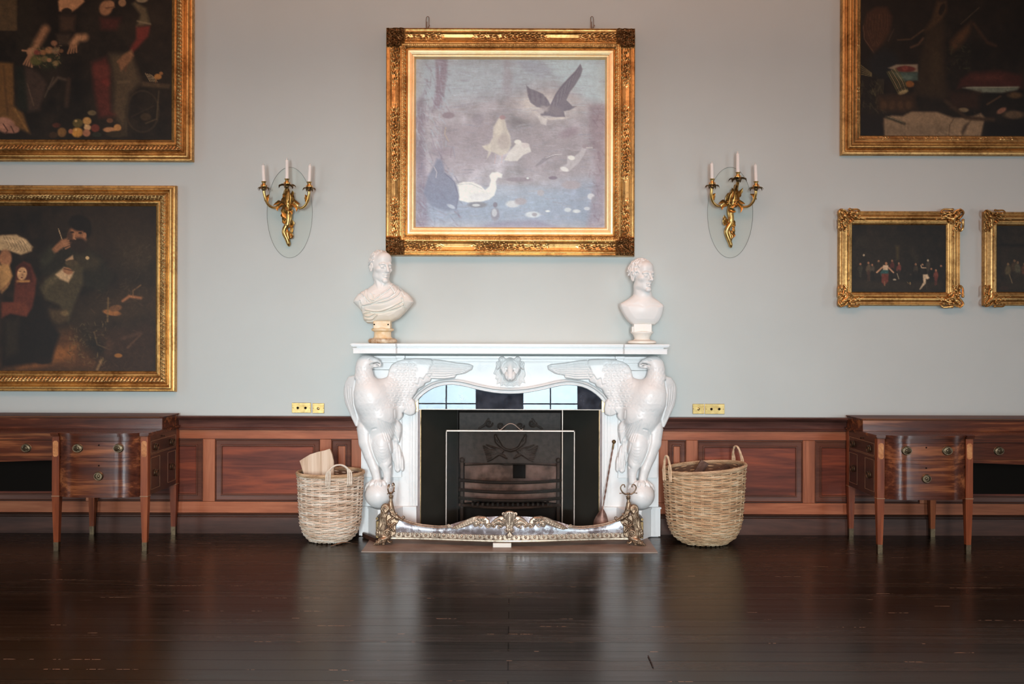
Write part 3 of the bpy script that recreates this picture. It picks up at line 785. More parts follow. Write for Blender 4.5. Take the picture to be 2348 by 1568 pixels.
    # wing joint, long primaries, scalloped coverts
    g([(937, 822), (938, 860), (940, 915)], 1.0, -.005)
    for k in range(7):
        y0 = 831+5.4*k; g([(990-2*k, y0+1), (1020, y0+1.8), (1050, 838+3.6*k), (1078-4.5*k, 840+3.4*k)], 1.3, -.0075)
    g([(990, 826), (994, 836), (986, 846), (992, 856), (984, 868)], 1.6, -.010)
    g([(984, 868), (978, 860), (970, 872), (962, 868), (958, 884), (950, 880)], 1.4, -.008)
    for k in range(9):
        for j in range(7):
            cx, cz = 898+8.5*j+(k % 2)*4-k*1.0, 836+11.5*k
            if cx > 984 or (cz < 850 and cx < 904) or cz > 940: continue
            if cx > 1122-cz*0.195 and cz > 880: continue
            g([(cx-3.5, cz-4), (cx+3, cz-2), (cx+4.5, cz+3), (cx-1.5, cz+5)], 1.2, -.0042)
    # hanging flank feathers, tips
    g([(923, 949), (930, 940), (926, 925)], 1.4, -.009); g([(939, 956), (940, 945), (936, 930)], 1.4, -.006); g([(915, 968), (906, 960), (905, 940)], 1.3, -.006)
    g([(920, 989), (908, 986), (903, 970)], 1.3, -.006)
    # breast scallops
    rq = random.Random(4)
    for k in range(10):
        for j in range(7):
            cx, cz = 822+11*j+(k % 2)*5.5+k*1.6, 884+11*k
            g([(cx-4.5, cz-2), (cx-1.5, cz+3), (cx+3.5, cz+2.6), (cx+5.5, cz-2)], 1.8, -.0011*rq.uniform(.3, 1.6))
    # neck feathers
    for k in range(6):
        for j in range(4): cx, cz = 820+9*j+(k % 2)*4, 846+7*k; g([(cx-2, cz-4), (cx, cz+1), (cx+3, cz-3)], 1.3, -.003)
    # outer wing feathers
    for k in range(4): g([(790+6.5*k, 880+6*k), (793+6.5*k, 915+6*k), (806+5*k, 950+5*k), (815+3*k, 968)], 1.2, -.004)
    for pts, w, h in Q: S.stroke(pts, w, h)
    # the ball stays plain
    X = S.ax[0][:, None]; Z = S.ax[2][None, :]
    S.H *= (np.hypot(X-bc[0], Z-bc[2]) > 31*r)
    S.relief(y1=-0.13)
    return S
S = build_eagle(); D = S.D.copy()
S.net('eagle', M['marble'], root=fp, smooth_it=1)
src = bpy.data.objects['eagle']
V = np.empty(len(src.data.vertices)*3); src.data.vertices.foreach_get('co', V); V = V.reshape(-1, 3)*np.array([-1, 1, 1])
Fq = np.empty(len(src.data.polygons)*4, np.int32); src.data.polygons.foreach_get('vertices', Fq); Fq = np.ascontiguousarray(Fq.reshape(-1, 4)[:, ::-1])
mesh('eagle', V, Fq, M['marble'], fp, smooth=True)

# ---- lion mask
def lion():
    y0 = -.17; s = US(y0); L = lambda px, py: U(px, py, y0); L3 = lambda px, py, y: (L(px, py)[0], y, L(px, py)[1])
    S = Sculpt(L3(1126, 893, -.30), L3(1214, 815, -.115), 0.0030)
    man = [(1139, 835), (1134, 850), (1131, 857), (1137, 862), (1134, 869), (1139, 872), (1137, 884), (1146, 880), (1147, 887), (1156, 884), (1163, 888), (1170, 885), (1177, 888), (1185, 884), (1193, 887), (1198, 878), (1206, 880), (1203, 868), (1207, 862), (1203, 845), (1198, 832), (1190, 822), (1170, 817), (1150, 822)]
    S.plate([L(*p) for p in man], -.140, -.120, .006, 0, pillow=.018)
    S.ell(L3(1170, 838, -.160), (26*s, .06, 19*s), .01)
    S.ell(L3(1157, 836, -.165), (10*s, .045, 9*s), .01); S.ell(L3(1183, 836, -.165), (10*s, .045, 9*s), .01)
    S.chain([L3(1170, 834, -.195), L3(1170, 852, -.222), L3(1170, 866, -.238)], [9*s, 7.5*s, 8*s], .012)
    S.ell(L3(1164, 861, -.215), (7.5*s, .04, 10*s), .010); S.ell(L3(1176, 861, -.215), (7.5*s, .04, 10*s), .010)
    S.ell(L3(1154, 848, -.175), (9*s, .04, 13*s), .012); S.ell(L3(1186, 848, -.175), (9*s, .04, 13*s), .012)
    S.ell(L3(1170, 872, -.205), (10*s, .04, 5*s), .006)
    S.ell(L3(1170, 866, -.246), (6.5*s, .012, 3*s), .003)
    for c in (1151.5, 1186.5):
        S.ell(L3(c, 824, -.165), (8.5*s, .034, 7.5*s), .004); S.ell(L3(c+(-1 if c < 1170 else 1), 824.5, -.197), (3.4*s, .014, 3*s), .003, 'sub')
    for c, e in ((1143, -1), (1197, 1)):
        S.ell(L3(c, 835, -.150), (6*s, .03, 8*s), .004); S.ell(L3(c+e*.5, 843, -.150), (5*s, .028, 6*s), .004)
    for c in (1160, 1180): S.ell(L3(c, 844.5, -.222), (4.8*s, .020, 2.6*s), .004, 'sub'); S.ell(L3(c, 845, -.200), (3*s, .010, 1.8*s), .002)
    g = lambda pts, w=1.2, h=-.008: S.stroke([L(*p) for p in pts], w*s, h)
    for e in (-1, 1):
        m = lambda x: 1170+e*x
        g([(m(22), 848), (m(19), 856), (m(15), 862), (m(13), 870), (m(7), 875), (m(0), 875.5)], 1.5, -.018)
        g([(m(0), 870), (m(0), 874), (m(4), 875)], 1.0, -.010)
        g([(m(7), 849), (m(6), 858), (m(7), 865)], 1.2, -.006)
        g([(m(8), 829), (m(14), 833), (m(18), 842)], 1.2, -.004)
        for k in range(8):
            x0 = 22+1.6*k; g([(m(x0), 838+2.5*k), (m(x0+4), 850+2*k), (m(x0-1), 862+2*k), (m(x0+2), 884)], 1.0, -.007)
        for k in range(5): g([(m(3+4*k), 878), (m(5+4*k), 883), (m(3+4*k), 889)], 1.0, -.006)
        g([(m(27), 829), (m(30), 835), (m(26), 840), (m(24), 834)], 1.0, -.008)
        g([(m(4), 818), (m(8), 821), (m(12), 819)], 1, -.008)
    S.relief(y1=-.12)
    return S
lion().net('lion_mask', M['marble'], root=fp)

# ------------------------------------------------------------ slips, iron register, grate
ins = thing('fireplace_insert', 'black iron fireplace insert with bowed grate bars and leafy cast fireback', 'grate', (0, 0.02, 0))
x_in = lambda p, y: U(p, 0, y)[0]
for s in (-1, 1):
    a, b_ = sorted((s*-x_in(955.2, -.11), s*-x_in(965.5, -.09)))
    MB().box(a, b_, -.115, -.085, 0.007, 1.085, .002).build('marble_slip', M['slip'], root=ins, smooth=False)
    a, b_ = sorted((s*-x_in(965.2, -.09), s*-x_in(966.8, -.09)))
    MB().box(a, b_, -.118, -.080, 0.007, 1.085).build('brass_edging', M['ormolu_dark'], root=ins, smooth=False)
# splayed cheeks, back, top
yb = 0.28
xa, xb = x_in(965.8, -.08), x_in(1050, yb)
for s in (-1, 1):
    ck = MB()
    P = [(s*-xa, -.085), (s*-xb, yb), (s*-xb, yb+.03), (s*-xa, -.055)]
    ck.prism_z(P, 0, 1.21)
    ck.build('register_cheek', M['iron_panel'], root=ins, smooth=False)
MB().box(xb, -xb, yb+.10, yb+.13, 0, 1.21).build('firebox_back', M['iron'], root=ins, smooth=False)
MB().prism_z([(xa, -.08), (-xa, -.08), (-xb, yb+.12), (xb, yb+.12)], 1.20, 1.215).build('register_top', M['iron_panel'], root=ins, smooth=False)
for s in (-1, 1):
    e = MB().box(s*-x_in(1050, yb)-.004, s*-x_in(1050, yb)+.004, yb-.012, yb-.004, 0.02, 1.20); e.build('polished_edge', M['brass_pale'] if s > 0 else M['iron'], root=ins, smooth=False)
# cast upper plate with wreath and leaf sprays
yp = 0.26
def cast_plate():
    s = US(yp); G = lambda px, py: U(px, py, yp)
    a = G(1052, 1063); b_ = G(1288, 945)
    S = Sculpt((a[0], yp-.05, a[1]-.01), (b_[0], yp+.04, b_[1]+.04), .0045)
    S.box(((a[0]+b_[0])/2, yp+.012, (a[1]+b_[1])/2), ((b_[0]-a[0])/2, .014, (b_[1]-a[1])/2))
    t = lambda pts, w=2.2, h=.02: S.stroke([G(*p) for p in pts], w*s*.8, h*.5)
    for e in (-1, 1):
        m = lambda x: 1171+e*x
        t([(m(34), 998), (m(33), 1012), (m(24), 1022), (m(12), 1030), (m(0), 1033)], 3)
        for k in range(8): x = 33-2*k; t([(m(x+3), 1000+3.4*k), (m(x-3), 1004+3.4*k)], 1.4, .024)
        for k in range(9):
            a0 = math.radians(150+e*0-k*14); r = 34
            t([(m(22), 1040), (m(22+r*.5*math.cos(PI-a0)*-1+8), 1040-r*.28*math.sin(a0)-2), (m(28+r*math.cos(PI-a0)*-1*-1*.9+k*.5), 1044-12*math.sin(a0)-18+k*4)], 1.3, .017)
        for k in range(8): t([(m(24), 1041), (m(40), 1036+k*2.2), (m(62-k*1.5), 1022+k*5)], 1.2, .018)
        for q in (0, 1):
            c = (m(50-q*28), 970+q*6); sp = [(c[0]+(9-.55*i)*math.cos(.6*i), c[1]+(9-.55*i)*math.sin(.6*i)) for i in range(15)]
            t(sp, 1.5, .018)
        t([(m(72), 982), (m(60), 975), (m(50), 960)], 1.5, .015)
    S.relief(y1=yp+.02); return S
cast_plate().net('cast_fireback_plate', M['cast'], root=ins)
# firebrick lining and hood over the coals, bars, side posts
yg = 0.10; n = 24
def bow(px0, px1, py, y_end, y_mid, n=20):
    out = []
    for i in range(n+1):
        t = i/n; y = y_end+(y_mid-y_end)*(1-(2*t-1)**2)
        x0 = U(px0, 0, y_end)[0]; x1 = U(px1, 0, y_end)[0]; z = U(0, py, y_end)[1]
        out.append((x0+(x1-x0)*t, y, z))
    return np.array(out)
for py, nm in ((1101, 'grate_bar'), (1123, 'grate_bar'), (1142, 'grate_bar')):
    B = bow(1056, 1285, py, .16, .02); mb = MB(); mb.tube(B, .014, 8, flat=1.0)
    for q in (B[0], B[-1]): mb.ball(tuple(q), .017, 6)
    mb.build(nm, M['iron'], root=ins)
B = bow(1056, 1285, 1158, .16, .01); mb = MB(); mb.tube(B, .012, 8)
for q in (B[0], B[-1]): mb.ball(tuple(q), .016, 6)
bb = bow(1064, 1277, 1155, .16, .03)
mb.prism_z([(p[0], p[1]) for p in bb], B[0][2]-.004, B[0][2]+.012); mb.build('grate_tray', M['cast'], root=ins)
for i, px in enumerate((1060, 1281)):
    q = MB(); x = U(px, 0, .17)[0]; q.box(x-.014, x+.014, .16, .20, 0.0, U(0, 1060, .17)[1]+.0, .003); q.ball((x, .18, U(0, 1058, .17)[1]+.01), .022, 6); q.build('grate_post', M['cast'], root=ins, sharp=50)
lin_ = MB(); zl0, zl1 = U(0, 1152, .2)[1], U(0, 1064, .2)[1]
A = bow(1066, 1276, 1064, .19, .30, 16)
lin_.prism_z([(p[0], p[1]) for p in A]+[(A[-1][0], .36), (A[0][0], .36)][::1], zl0, zl1)
lin_.build('firebrick', M['firebrick'], root=ins, smooth=False)
gap = MB().box(U(1177, 0, .2)[0], U(1206, 0, .2)[0], .24, .30, U(0, 1098, .2)[1], U(0, 1068, .2)[1]); gap.build('flue_gap', M['hole'], root=ins, smooth=False)
lip = MB().tube(np.array([(p[0], p[1]-.01, U(0, 1066+(2.5 if abs(p[0]) < .05 else 0), .2)[1]) for p in A]), .008, 6); lip.build('firebrick_lip', M['cast'], root=ins)
tb = MB()
for k in range(16):
    x = U(1085+k*11.5, 0, .1)[0]; tb.box(x-.009, x+.009, .05, .17, B[0][2]+.012, B[0][2]+.034)
tb.build('bottom_grating', M['iron'], root=ins, smooth=False)
MB().box(-FX+.002, FX-.002, 0.0, .60, -.01, .006).build('back_hearth', M['iron'], root=ins, smooth=False)
bx = MB().box(-FX-.03, FX+.03, .60, .63, 0, 1.3); bx.box(-FX-.03, -FX, .3, .63, 0, 1.3); bx.box(FX, FX+.03, .3, .63, 0, 1.3); bx.box(-FX-.03, FX+.03, .3, .63, 1.25, 1.3)
bx.build('firebox_shell', M['iron'], root=ins, smooth=False)

# glass smoke guard under the arch
sg = thing('smoke_guard', 'long glass smoke guard under the marble arch reflecting the windows', 'glass panel', (0, -.10, U(0, 938, -.1)[1]))
zg0, zg1 = U(0, 938, -.1)[1], U(0, 872, -.1)[1]
xg0, xg1 = U(962, 0, -.1)[0], U(1378, 0, -.1)[0]
g_ = MB(); tl = math.tan(math.radians(2.6))
gp = [(x*(1 if abs(x) < .5 else .997), z-.0015) for x, z in archF if z > zg0+.03]
gp = [(gp[0][0], zg0)]+gp+[(gp[-1][0], zg0)]
g_.prism(gp, -.124, -.119); g_.xform(lambda v: (v[0], v[1]+(v[2]-zg0)*tl, v[2]))
xg0, xg1 = gp[0][0], gp[-1][0]
M['smoke_glass'] = glass('dark_smoke_guard_glass', (0.35, 0.36, 0.38), 0.0145, 0.0)
nt = M['smoke_glass'].node_tree; gl = [n_ for n_ in nt.nodes if n_.type == 'BSDF_GLOSSY'][0]; gl.inputs[0].default_value = (0.80, 0.92, 1, 1)
df = N(nt, 'ShaderNodeBsdfDiffuse'); nt.links.new(ramp(nt, noise(nt, coords(nt), 14, 7, .7), [(.3, (.02, .022, .03)), (.7, (.10, .11, .14))]), df.inputs[0])  # blue-grey diffuse stands in for the dim reflections in the pane
tr_ = [n_ for n_ in nt.nodes if n_.type == 'BSDF_TRANSPARENT'][0]; mxs = N(nt, 'ShaderNodeMixShader'); mxs.inputs[0].default_value = .55
mx0 = [n_ for n_ in nt.nodes if n_.type == 'MIX_SHADER' and n_ != mxs][0]; nt.links.new(tr_.outputs[0], mxs.inputs[1]); nt.links.new(df.outputs[0], mxs.inputs[2]); nt.links.new(mxs.outputs[0], mx0.inputs[1])
g_.build('guard_pane', M['smoke_glass'], root=sg, smooth=False)
MB().box(xg0, xg1, -.127, -.115, zg0-.004, zg0+.001).build('lower_edge', M['brass_pale'], root=sg, smooth=False)
for s in (-1, 1):
    a, b_ = sorted((s*-U(953.5, 0, -.135)[0], s*-U(960, 0, -.135)[0]))
    MB().box(a, b_, -.142, -.116, U(0, 944, -.135)[1], U(0, 917, -.135)[1], .002).build('brass_clip', M['brass'], root=sg, smooth=False)

# fire screen
ysn = -.19
fs = thing('fire_screen', 'clear glass fire screen in a thin metal frame with a curved handle', 'fire screen', (0, ysn, 0.006))
sx0, sx1, sz1 = U(1023, 0, ysn)[0], U(1319, 0, ysn)[0], U(0, 986, ysn)[1]
fr = MB(); t = .009
fr.box(sx0, sx1, ysn-.006, ysn+.006, sz1-.013, sz1, .002); fr.box(sx0, sx0+t, ysn-.006, ysn+.006, .016, sz1, .002); fr.box(sx1-t, sx1, ysn-.006, ysn+.006, .016, sz1, .002); fr.box(sx0, sx1, ysn-.006, ysn+.006, .016, .028, .002)
for x in (sx0+.08, sx1-.08): fr.box(x-.01, x+.01, ysn-.06, ysn+.07, .006, .018, .002)
fr.build('frame', M['brass_pale'], root=fs, smooth=False)
MB().box(sx0+.005, sx1-.005, ysn-.002, ysn+.002, .02, sz1-.01).build('glass_pane', M['screen_glass'], root=fs, smooth=False)
hd = [U3(a, b_, ysn) for a, b_ in ((1143, 984), (1147, 986), (1152, 983), (1160, 976), (1167, 972), (1174, 971.5), (1182, 975), (1190, 982), (1196, 986), (1200, 983))]
MB().tube(spline(hd, 6), .0042, 8).build('handle', M['brass_pale'], root=fs)

# hearthstone
hs = MB().prism_z([(-1.112, -.755), (1.112, -.755), (1.112, -.152), (-1.112, -.152)], -0.02, 0.006)
tag(hs.build('hearthstone', M['hearth'], smooth=False), 'worn brown stone hearth slab set in the floor before the chimneypiece', 'hearth')
# ------------------------------------------------------------ fender
YN = -.49
def F(px, py): return U(px, py, YN)
def yarc(x): 
    t = np.clip(np.abs(x)/0.93, 0, 1); return -0.465-0.10*(0.5+0.5*np.cos(PI*t))
fd = thing('fender', 'tarnished brass and steel fire fender with scrolled ends and a leafy crest', 'fender', (0, -.5, .006))
sn = US(YN)
topc = [(905, 1172), (912, 1182), (922, 1190), (935, 1196), (950, 1201), (968, 1204.5), (990, 1206.5), (1010, 1207), (1030, 1204), (1050, 1197), (1075, 1189), (1100, 1184), (1135, 1181), (1170, 1180)]
tc_ = np.array([F(*p) for p in topc]); tcx = np.concatenate([tc_[:, 0], -tc_[-2::-1, 0]]); tcz = np.concatenate([tc_[:, 1], tc_[-2::-1, 1]])
xs = np.linspace(-.925, .925, 150); zb_ = .092
V = []; Fq = []
for i, x in enumerate(xs):
    zt_ = np.interp(x, tcx, tcz)
    for j in range(9):
        t = j/8; z = zb_+(zt_-zb_)*t
        V.append((x, float(yarc(x))-.012*math.sin(PI*t)+.012*t, z))
for i in range(149):
    for j in range(8): Fq.append((i*9+j, (i+1)*9+j, (i+1)*9+j+1, i*9+j+1))
n0 = len(V); V += [(a, b_+.004, c) for a, b_, c in V]; Fq += [tuple(k+n0 for k in f[::-1]) for f in Fq]
MB().add(V, Fq).build('steel_panel', M['steel'], root=fd)
# base rail with its pierced band of rosettes
rl = MB(); yx = [(x, float(yarc(x))) for x in np.linspace(-.96, .96, 90)]
rl.sweep(yx, [(0.0, 0), (0.0, 0)] if False else [(-.014, .040), (.016, .040), (.018, .050), (.012, .058), (-.014, .058)], closed=False, plane='xy')
rl.build('base_rail', M['bronze_pale'], root=fd)
bd = MB(); bd.sweep(yx, [(-.006, .056), (.004, .056), (.004, .094), (-.002, .096), (-.006, .094)], plane='xy')
N_ = 52
for k in range(N_):
    x = -.915+1.83*(k+.5)/N_; y = float(yarc(x))-.006
    if k % 2: bd.ball((x, y-.004, .076), .0105, 6, (1, .6, 1)); bd.ball((x, y-.010, .076), .0045, 5)
    for a in range(3):
        aa = PI/2+(a-1)*.75; bd.ball((x+.012*math.cos(aa)*(1 if k % 2 else .7), y-.003, .078+.013*math.sin(aa)), .0052, 4, (1, .6, 1))
    if not k % 2: bd.tube([(x-.007, y-.002, .060), (x, y-.008, .074), (x+.007, y-.002, .090)], .004, 5); bd.tube([(x+.007, y-.002, .060), (x, y-.008, .074), (x-.007, y-.002, .090)], .004, 5)
bd.build('rosette_band', M['bronze_pale'], root=fd)
# top rails
for s in (-1, 1):
    P = [(s*F(a, b_)[0]*1, 0, F(a, b_)[1]) for a, b_ in [(903, 1172), (912, 1183), (925, 1191.5), (945, 1199), (968, 1203.5), (990, 1205.5), (1012, 1206), (1030, 1204)]]
    P = [(x, float(yarc(x))-.004, z) for x, _, z in P]; P = spline(P, 5)
    mb = MB(); mb.tube(P, .0065, 8); mb.tube(P+np.array([0, -.006, -.011]), .004, 6); mb.build('top_rail', M['bronze_pale'], root=fd)
# crest: leaf sprays, shells and palmette
def crest():
    a = F(1020, 1250); b_ = F(1320, 1155)
    S = Sculpt((a[0], -.035, a[1]), (b_[0], .03, b_[1]), .0027)
    for e in (-1, 1):
        m = lambda x: 1170+e*x; G = lambda pts: [F(m(1170-p[0]), p[1]) for p in pts]
        lf = [(1036, 1209), (1050, 1200), (1068, 1190), (1085, 1182), (1100, 1178.5), (1115, 1180), (1124, 1187), (1127, 1197), (1122, 1205), (1115, 1203), (1110, 1197), (1102, 1196), (1097, 1203), (1090, 1204), (1086, 1197), (1076, 1202), (1062, 1207), (1048, 1211)]
        S.plate(G(lf), -.014, .008, .004, 0, pillow=.010)
        S.plate(G([(1126, 1196), (1135, 1186), (1148, 1178), (1158, 1178), (1170, 1186), (1170, 1216), (1160, 1200), (1150, 1206), (1142, 1199), (1134, 1204), (1129, 1203)]), -.014, .008, .004, 0, pillow=.010)
        S.plate(G([(1170, 1166), (1164, 1167), (1157, 1171), (1155, 1178), (1160, 1188), (1163, 1200), (1163, 1212), (1170, 1217)]), -.020, .008, .004, .003, pillow=.012)
        S.plate(G([(1170, 1213), (1164, 1218), (1160, 1224), (1166, 1226), (1170, 1228)]), -.022, .006, .004, .003, pillow=.012)
        V3 = lambda c, y: (F(m(1170-c[0]), c[1])[0], y, F(m(1170-c[0]), c[1])[1])
        def sp(c, r, a0, tn, th=1.5, y=-.020, n=14):
            pts = [V3((c[0]+(r*(1-t*.8))*math.cos(a0+tn*t*2*PI), c[1]+(r*(1-t*.8))*math.sin(a0+tn*t*2*PI)), y-.006*t) for t in np.linspace(0, 1, n)]
            S.chain(pts, [th*sn]*n, .001)
        sp((1031.5, 1203), 5, 0, 1.4, 1.5, -.010); sp((1103, 1199), 7, -2.6, 1.2); sp((1122, 1199), 6, 2.6, -1.1); sp((1157.5, 1190.5), 6, -.5, -1.35, 1.3); sp((1134, 1202), 5, PI, 1.0, 1.2); sp((1146, 1204), 5, 0, -1.0, 1.2); sp((1164, 1211), 5, -1.5, -1.1, 1.3); sp((1156, 1173), 4, 0, -1.2, 1.3)
        Q = lambda pts, w=1.2, h=-.006: S.stroke(G(pts), w*sn, h)
        for k in range(11): x = 1043+5*k; Q([(x, 1211-2.4*k), (x+4, 1203-2.1*k), (x+12, 1198-2.2*k), (x+18, 1193-1.6*k)], 1.1, -.008)
        Q([(1040, 1208), (1065, 1196), (1090, 1185), (1112, 1183)], 1.3, .004)
        for k in range(5): a0 = PI+k*.65; Q([(1106+4*math.cos(a0), 1194+3*math.sin(a0)), (1106+11*math.cos(a0), 1194+9*math.sin(a0))], 1.2, -.005)
        Q([(1170, 1168), (1170, 1210)], 1, .003); Q([(1167, 1172), (1166, 1186), (1168, 1206)]); Q([(1162, 1172), (1163, 1186), (1166, 1200)]); Q([(1133, 1192), (1145, 1186), (1152, 1190)]); Q([(1138, 1197), (1150, 1199), (1160, 1205)])
        for k in range(3): Q([(1168-k*3, 1216), (1166-k*3, 1224)], 1, -.004)
    S.relief(y1=.0); return S
def bend(V): V = V.copy(); V[:, 1] += yarc(V[:, 0])-.012; return V
crest().net('leafy_crest', M['bronze_pale'], root=fd, xf=bend)
# end piers: double S-scroll with flower, acanthus arm and clawed foot
def pier():
    a = F(852, 1254); b_ = F(936, 1150)
    S = Sculpt((a[0], YN-.075, .004), (b_[0], YN+.055, b_[1]), .0027)
    P = lambda px, py, d=0: (F(px, py)[0], YN+d, F(px, py)[1]); G = lambda pts: [F(*p) for p in pts]
    # side cheek (seen edge on) and front S band
    S.plate(G([(874, 1166), (880, 1160), (888, 1158), (893, 1166), (888, 1180), (880, 1188), (879, 1205), (880, 1222), (878, 1232), (866, 1231), (862, 1224), (868, 1206), (871, 1190), (874, 1178)]), -.005+YN, YN+.045, .006, 0, pillow=.012)
    sb = [(887, 1172), (882, 1184), (884, 1200), (879, 1214), (881, 1227), (890, 1231)]
    S.chain([P(x, y, -.018) for x, y in sb], [6.2*sn, 6.4*sn, 5.4*sn, 5.4*sn, 5.4*sn, 4.5*sn], .004)
    def vol(c, r, a0, tn, th):
        n = 22; pts = [P(c[0]+r*(1-.85*t)*math.cos(a0+tn*t*2*PI), c[1]+r*(1-.85*t)*math.sin(a0+tn*t*2*PI), -.020-.022*t) for t in np.linspace(0, 1, n)]
        S.chain(pts, [th*(1-.35*t)*sn for t in np.linspace(0, 1, n)], .0015)
    S.ell(P(886, 1165, -.008), (11*sn, .028, 11*sn), .002); vol((886.5, 1165), 10.5, 1.2, 1.9, 2.3)
    S.ell(P(890, 1221, -.008), (8*sn, .022, 8.5*sn), .002); vol((890, 1221), 9.5, 2.0, -1.9, 2.1)
    # plate behind the flower, flower, petals
    S.plate(G([(888, 1182), (902, 1176), (914, 1184), (916, 1196), (909, 1206), (909, 1226), (898, 1232), (888, 1226)]), YN-.008, YN+.012, .004, .004)
    S.ell(P(897.5, 1208, -.020), (3.2*sn, .012, 3.2*sn), .001)
    for k in range(8): aa = k*PI/4; S.ell(P(897.5+5.4*math.cos(aa), 1208+5.4*math.sin(aa), -.014), (2.1*sn, .008, 2.1*sn), .001)
    for aa, L in ((-.7, 14), (.9, 12), (2.6, 10), (-1.7, 15), (-2.5, 13)):
        c = (897.5+L*.72*math.cos(aa), 1208+L*.72*math.sin(aa)); d = (897.5+L*math.cos(aa), 1208+L*math.sin(aa))
        S.chain([P(*c, -.010), P(*d, -.014)], [3*sn, 1.8*sn], .002)
    # acanthus arm sweeping down to the rail, ring curl
    S.chain([P(897, 1150, -.0), P(898, 1166, -.004), P(903, 1178, -.008), P(913, 1187, -.008), P(924, 1193, -.006)], [5*sn, 7*sn, 6*sn, 4.5*sn, 2.5*sn], .006)
    vol((926.5, 1185), 4.6, 1.6, -1.0, 1.2)
    S.chain([P(890, 1196, -.012), P(902, 1188, -.016), P(912, 1176, -.012)], [1.6*sn, 2.4*sn, 1.4*sn], .002)
    # foot: scrolled leafy claw
    S.chain([P(890, 1232, -.01), P(880, 1238, -.02), P(868, 1244, -.03), P(862, 1248, -.034)], [8*sn, 9*sn, 6.5*sn, 4*sn], .004)
    S.chain([P(884, 1236, -.02), P(882, 1246, -.03)], [7*sn, 5*sn], .004); S.chain([P(888, 1236, -.012), P(896, 1243, -.02), P(901, 1240, -.02)], [6*sn, 3*sn, 1.6*sn], .003)
    vol((874, 1236), 5, 0, 1.3, 1.6); vol((864, 1245), 4.5, -1.0, 1.2, 1.5); vol((899, 1242), 3.2, 2.0, -1.1, 1.1); vol((884, 1247), 3.4, .5, 1.1, 1.2)
    Q = lambda pts, w=1.1, h=-.005: S.stroke(G(pts), w*sn, h)
    for k in range(7): Q([(861+5*k, 1251-.5*k), (866+4*k, 1245), (869+3.4*k, 1237)], .9, -.008)
    Q([(858, 1243), (866, 1240), (876, 1241), (886, 1237), (896, 1240)], 1.0, -.006)
    for d in (-2.2, 0, 2.2): Q([(887+d, 1176), (882+d, 1186), (884+d*.8, 1200), (879+d, 1214), (881+d, 1226)], .9, -.006)
    for k in range(8): Q([(868.5-k*.2, 1182+6*k), (873-k*.7, 1186+6*k)], 1.0, -.006)
    for k in range(4): Q([(892+3*k, 1154+8*k), (898+4*k, 1166+6*k)], .9, -.005)
    S.relief(y1=YN); return S
pier().net('scrolled_end', M['bronze'], root=fd)
e0 = bpy.data.objects['scrolled_end']
def mirrored(o, name, m_, par):
    me = o.data; V = np.empty(len(me.vertices)*3); me.vertices.foreach_get('co', V); V = V.reshape(-1, 3)*np.array([-1, 1, 1])
    Q = np.empty(len(me.polygons)*4, np.int32); me.polygons.foreach_get('vertices', Q)
    return mesh(name, V, np.ascontiguousarray(Q.reshape(-1, 4)[:, ::-1]), m_, par, smooth=True)
mirrored(e0, 'scrolled_end', M['bronze'], fd)
for s in (-1, 1):
    x = s*-F(898, 0)[0]; yv = YN; q = MB(); zz = lambda p: F(0, p)[1]
    q.lathe([(.013, zz(1166)), (.0125, zz(1150)), (.011, zz(1144)), (.016, zz(1143)), (.017, zz(1141)), (.013, zz(1140)), (.019, zz(1138.5)), (.019, zz(1137)), (.010, zz(1136)), (.008, zz(1133)), (.013, zz(1131)), (.010, zz(1128.5)), (.001, zz(1128))], (x, yv, 0), 14)
    q.build('tool_post', M['bronze'], root=fd, sharp=40)
    # tool rest: two C curls; edge on at the left, facing the room at the right
    for e in (-1, 1):
        pts = [(0, 1130.5), (6, 1132), (12, 1129), (17, 1122), (18, 1116), (14, 1110.5), (9, 1111), (8.5, 1115)]
        r_ = MB(); ca, sa = (math.cos(1.28), math.sin(1.28)) if s < 0 else (math.cos(.12), math.sin(.12))
        P = spline([(x+e*a*sn*ca, yv+e*a*sn*sa, zz(b_)) for a, b_ in pts], 5)
        r_.tube(P, np.linspace(.0068, .0038, len(P)), 8); r_.ball(tuple(P[-1]), .006, 5); r_.ball((x+e*19.5*sn*ca, yv+e*19.5*sn*sa, zz(1130)), .005, 5); r_.tube([(x+e*12*sn*ca, yv+e*12*sn*sa, zz(1129)), (x+e*19*sn*ca, yv+e*19*sn*sa, zz(1130))], .003, 6)
        r_.build('tool_rest', M['bronze'], root=fd)
    rt = MB(); x0 = s*-F(866, 0)[0]
    rt.box(x0-.012, x0+.012, YN+.02, -.318, .05, F(0, 1196)[1], .003); rt.tube([(x0-s*-.0, YN+.0, F(0, 1190)[1]), (x0, -.32, F(0, 1190)[1])], .011, 8); rt.build('side_return', M['ormolu_dark'], root=fd, smooth=False)
# the white block that props up the middle of the rail
bx0 = U(1132, 0, -.585)[0]; bx1 = U(1174, 0, -.585)[0]
tag(MB().box(bx0, bx1, -.598, -.555, .0062, .0385, .0015).build('wooden_block', M['block'], smooth=False), 'small white wooden block wedged under the middle of the fender', 'block')
# dark wedge between basket and fender
wdg = MB(); wdg.prism_z([(U(833, 0, -.2)[0], -.175), (U(870, 0, -.40)[0], -.40), (U(862, 0, -.44)[0], -.43), (U(832, 0, -.22)[0], -.215)], 0.0065, .038)
wo = wdg.build('wood_wedge', M['basewood'], smooth=False)
wo.data.transform(Matrix.Translation((0, 0, 0))); tag(wo, 'dark wooden wedge on the floor between the left basket and the fender', 'wedge')
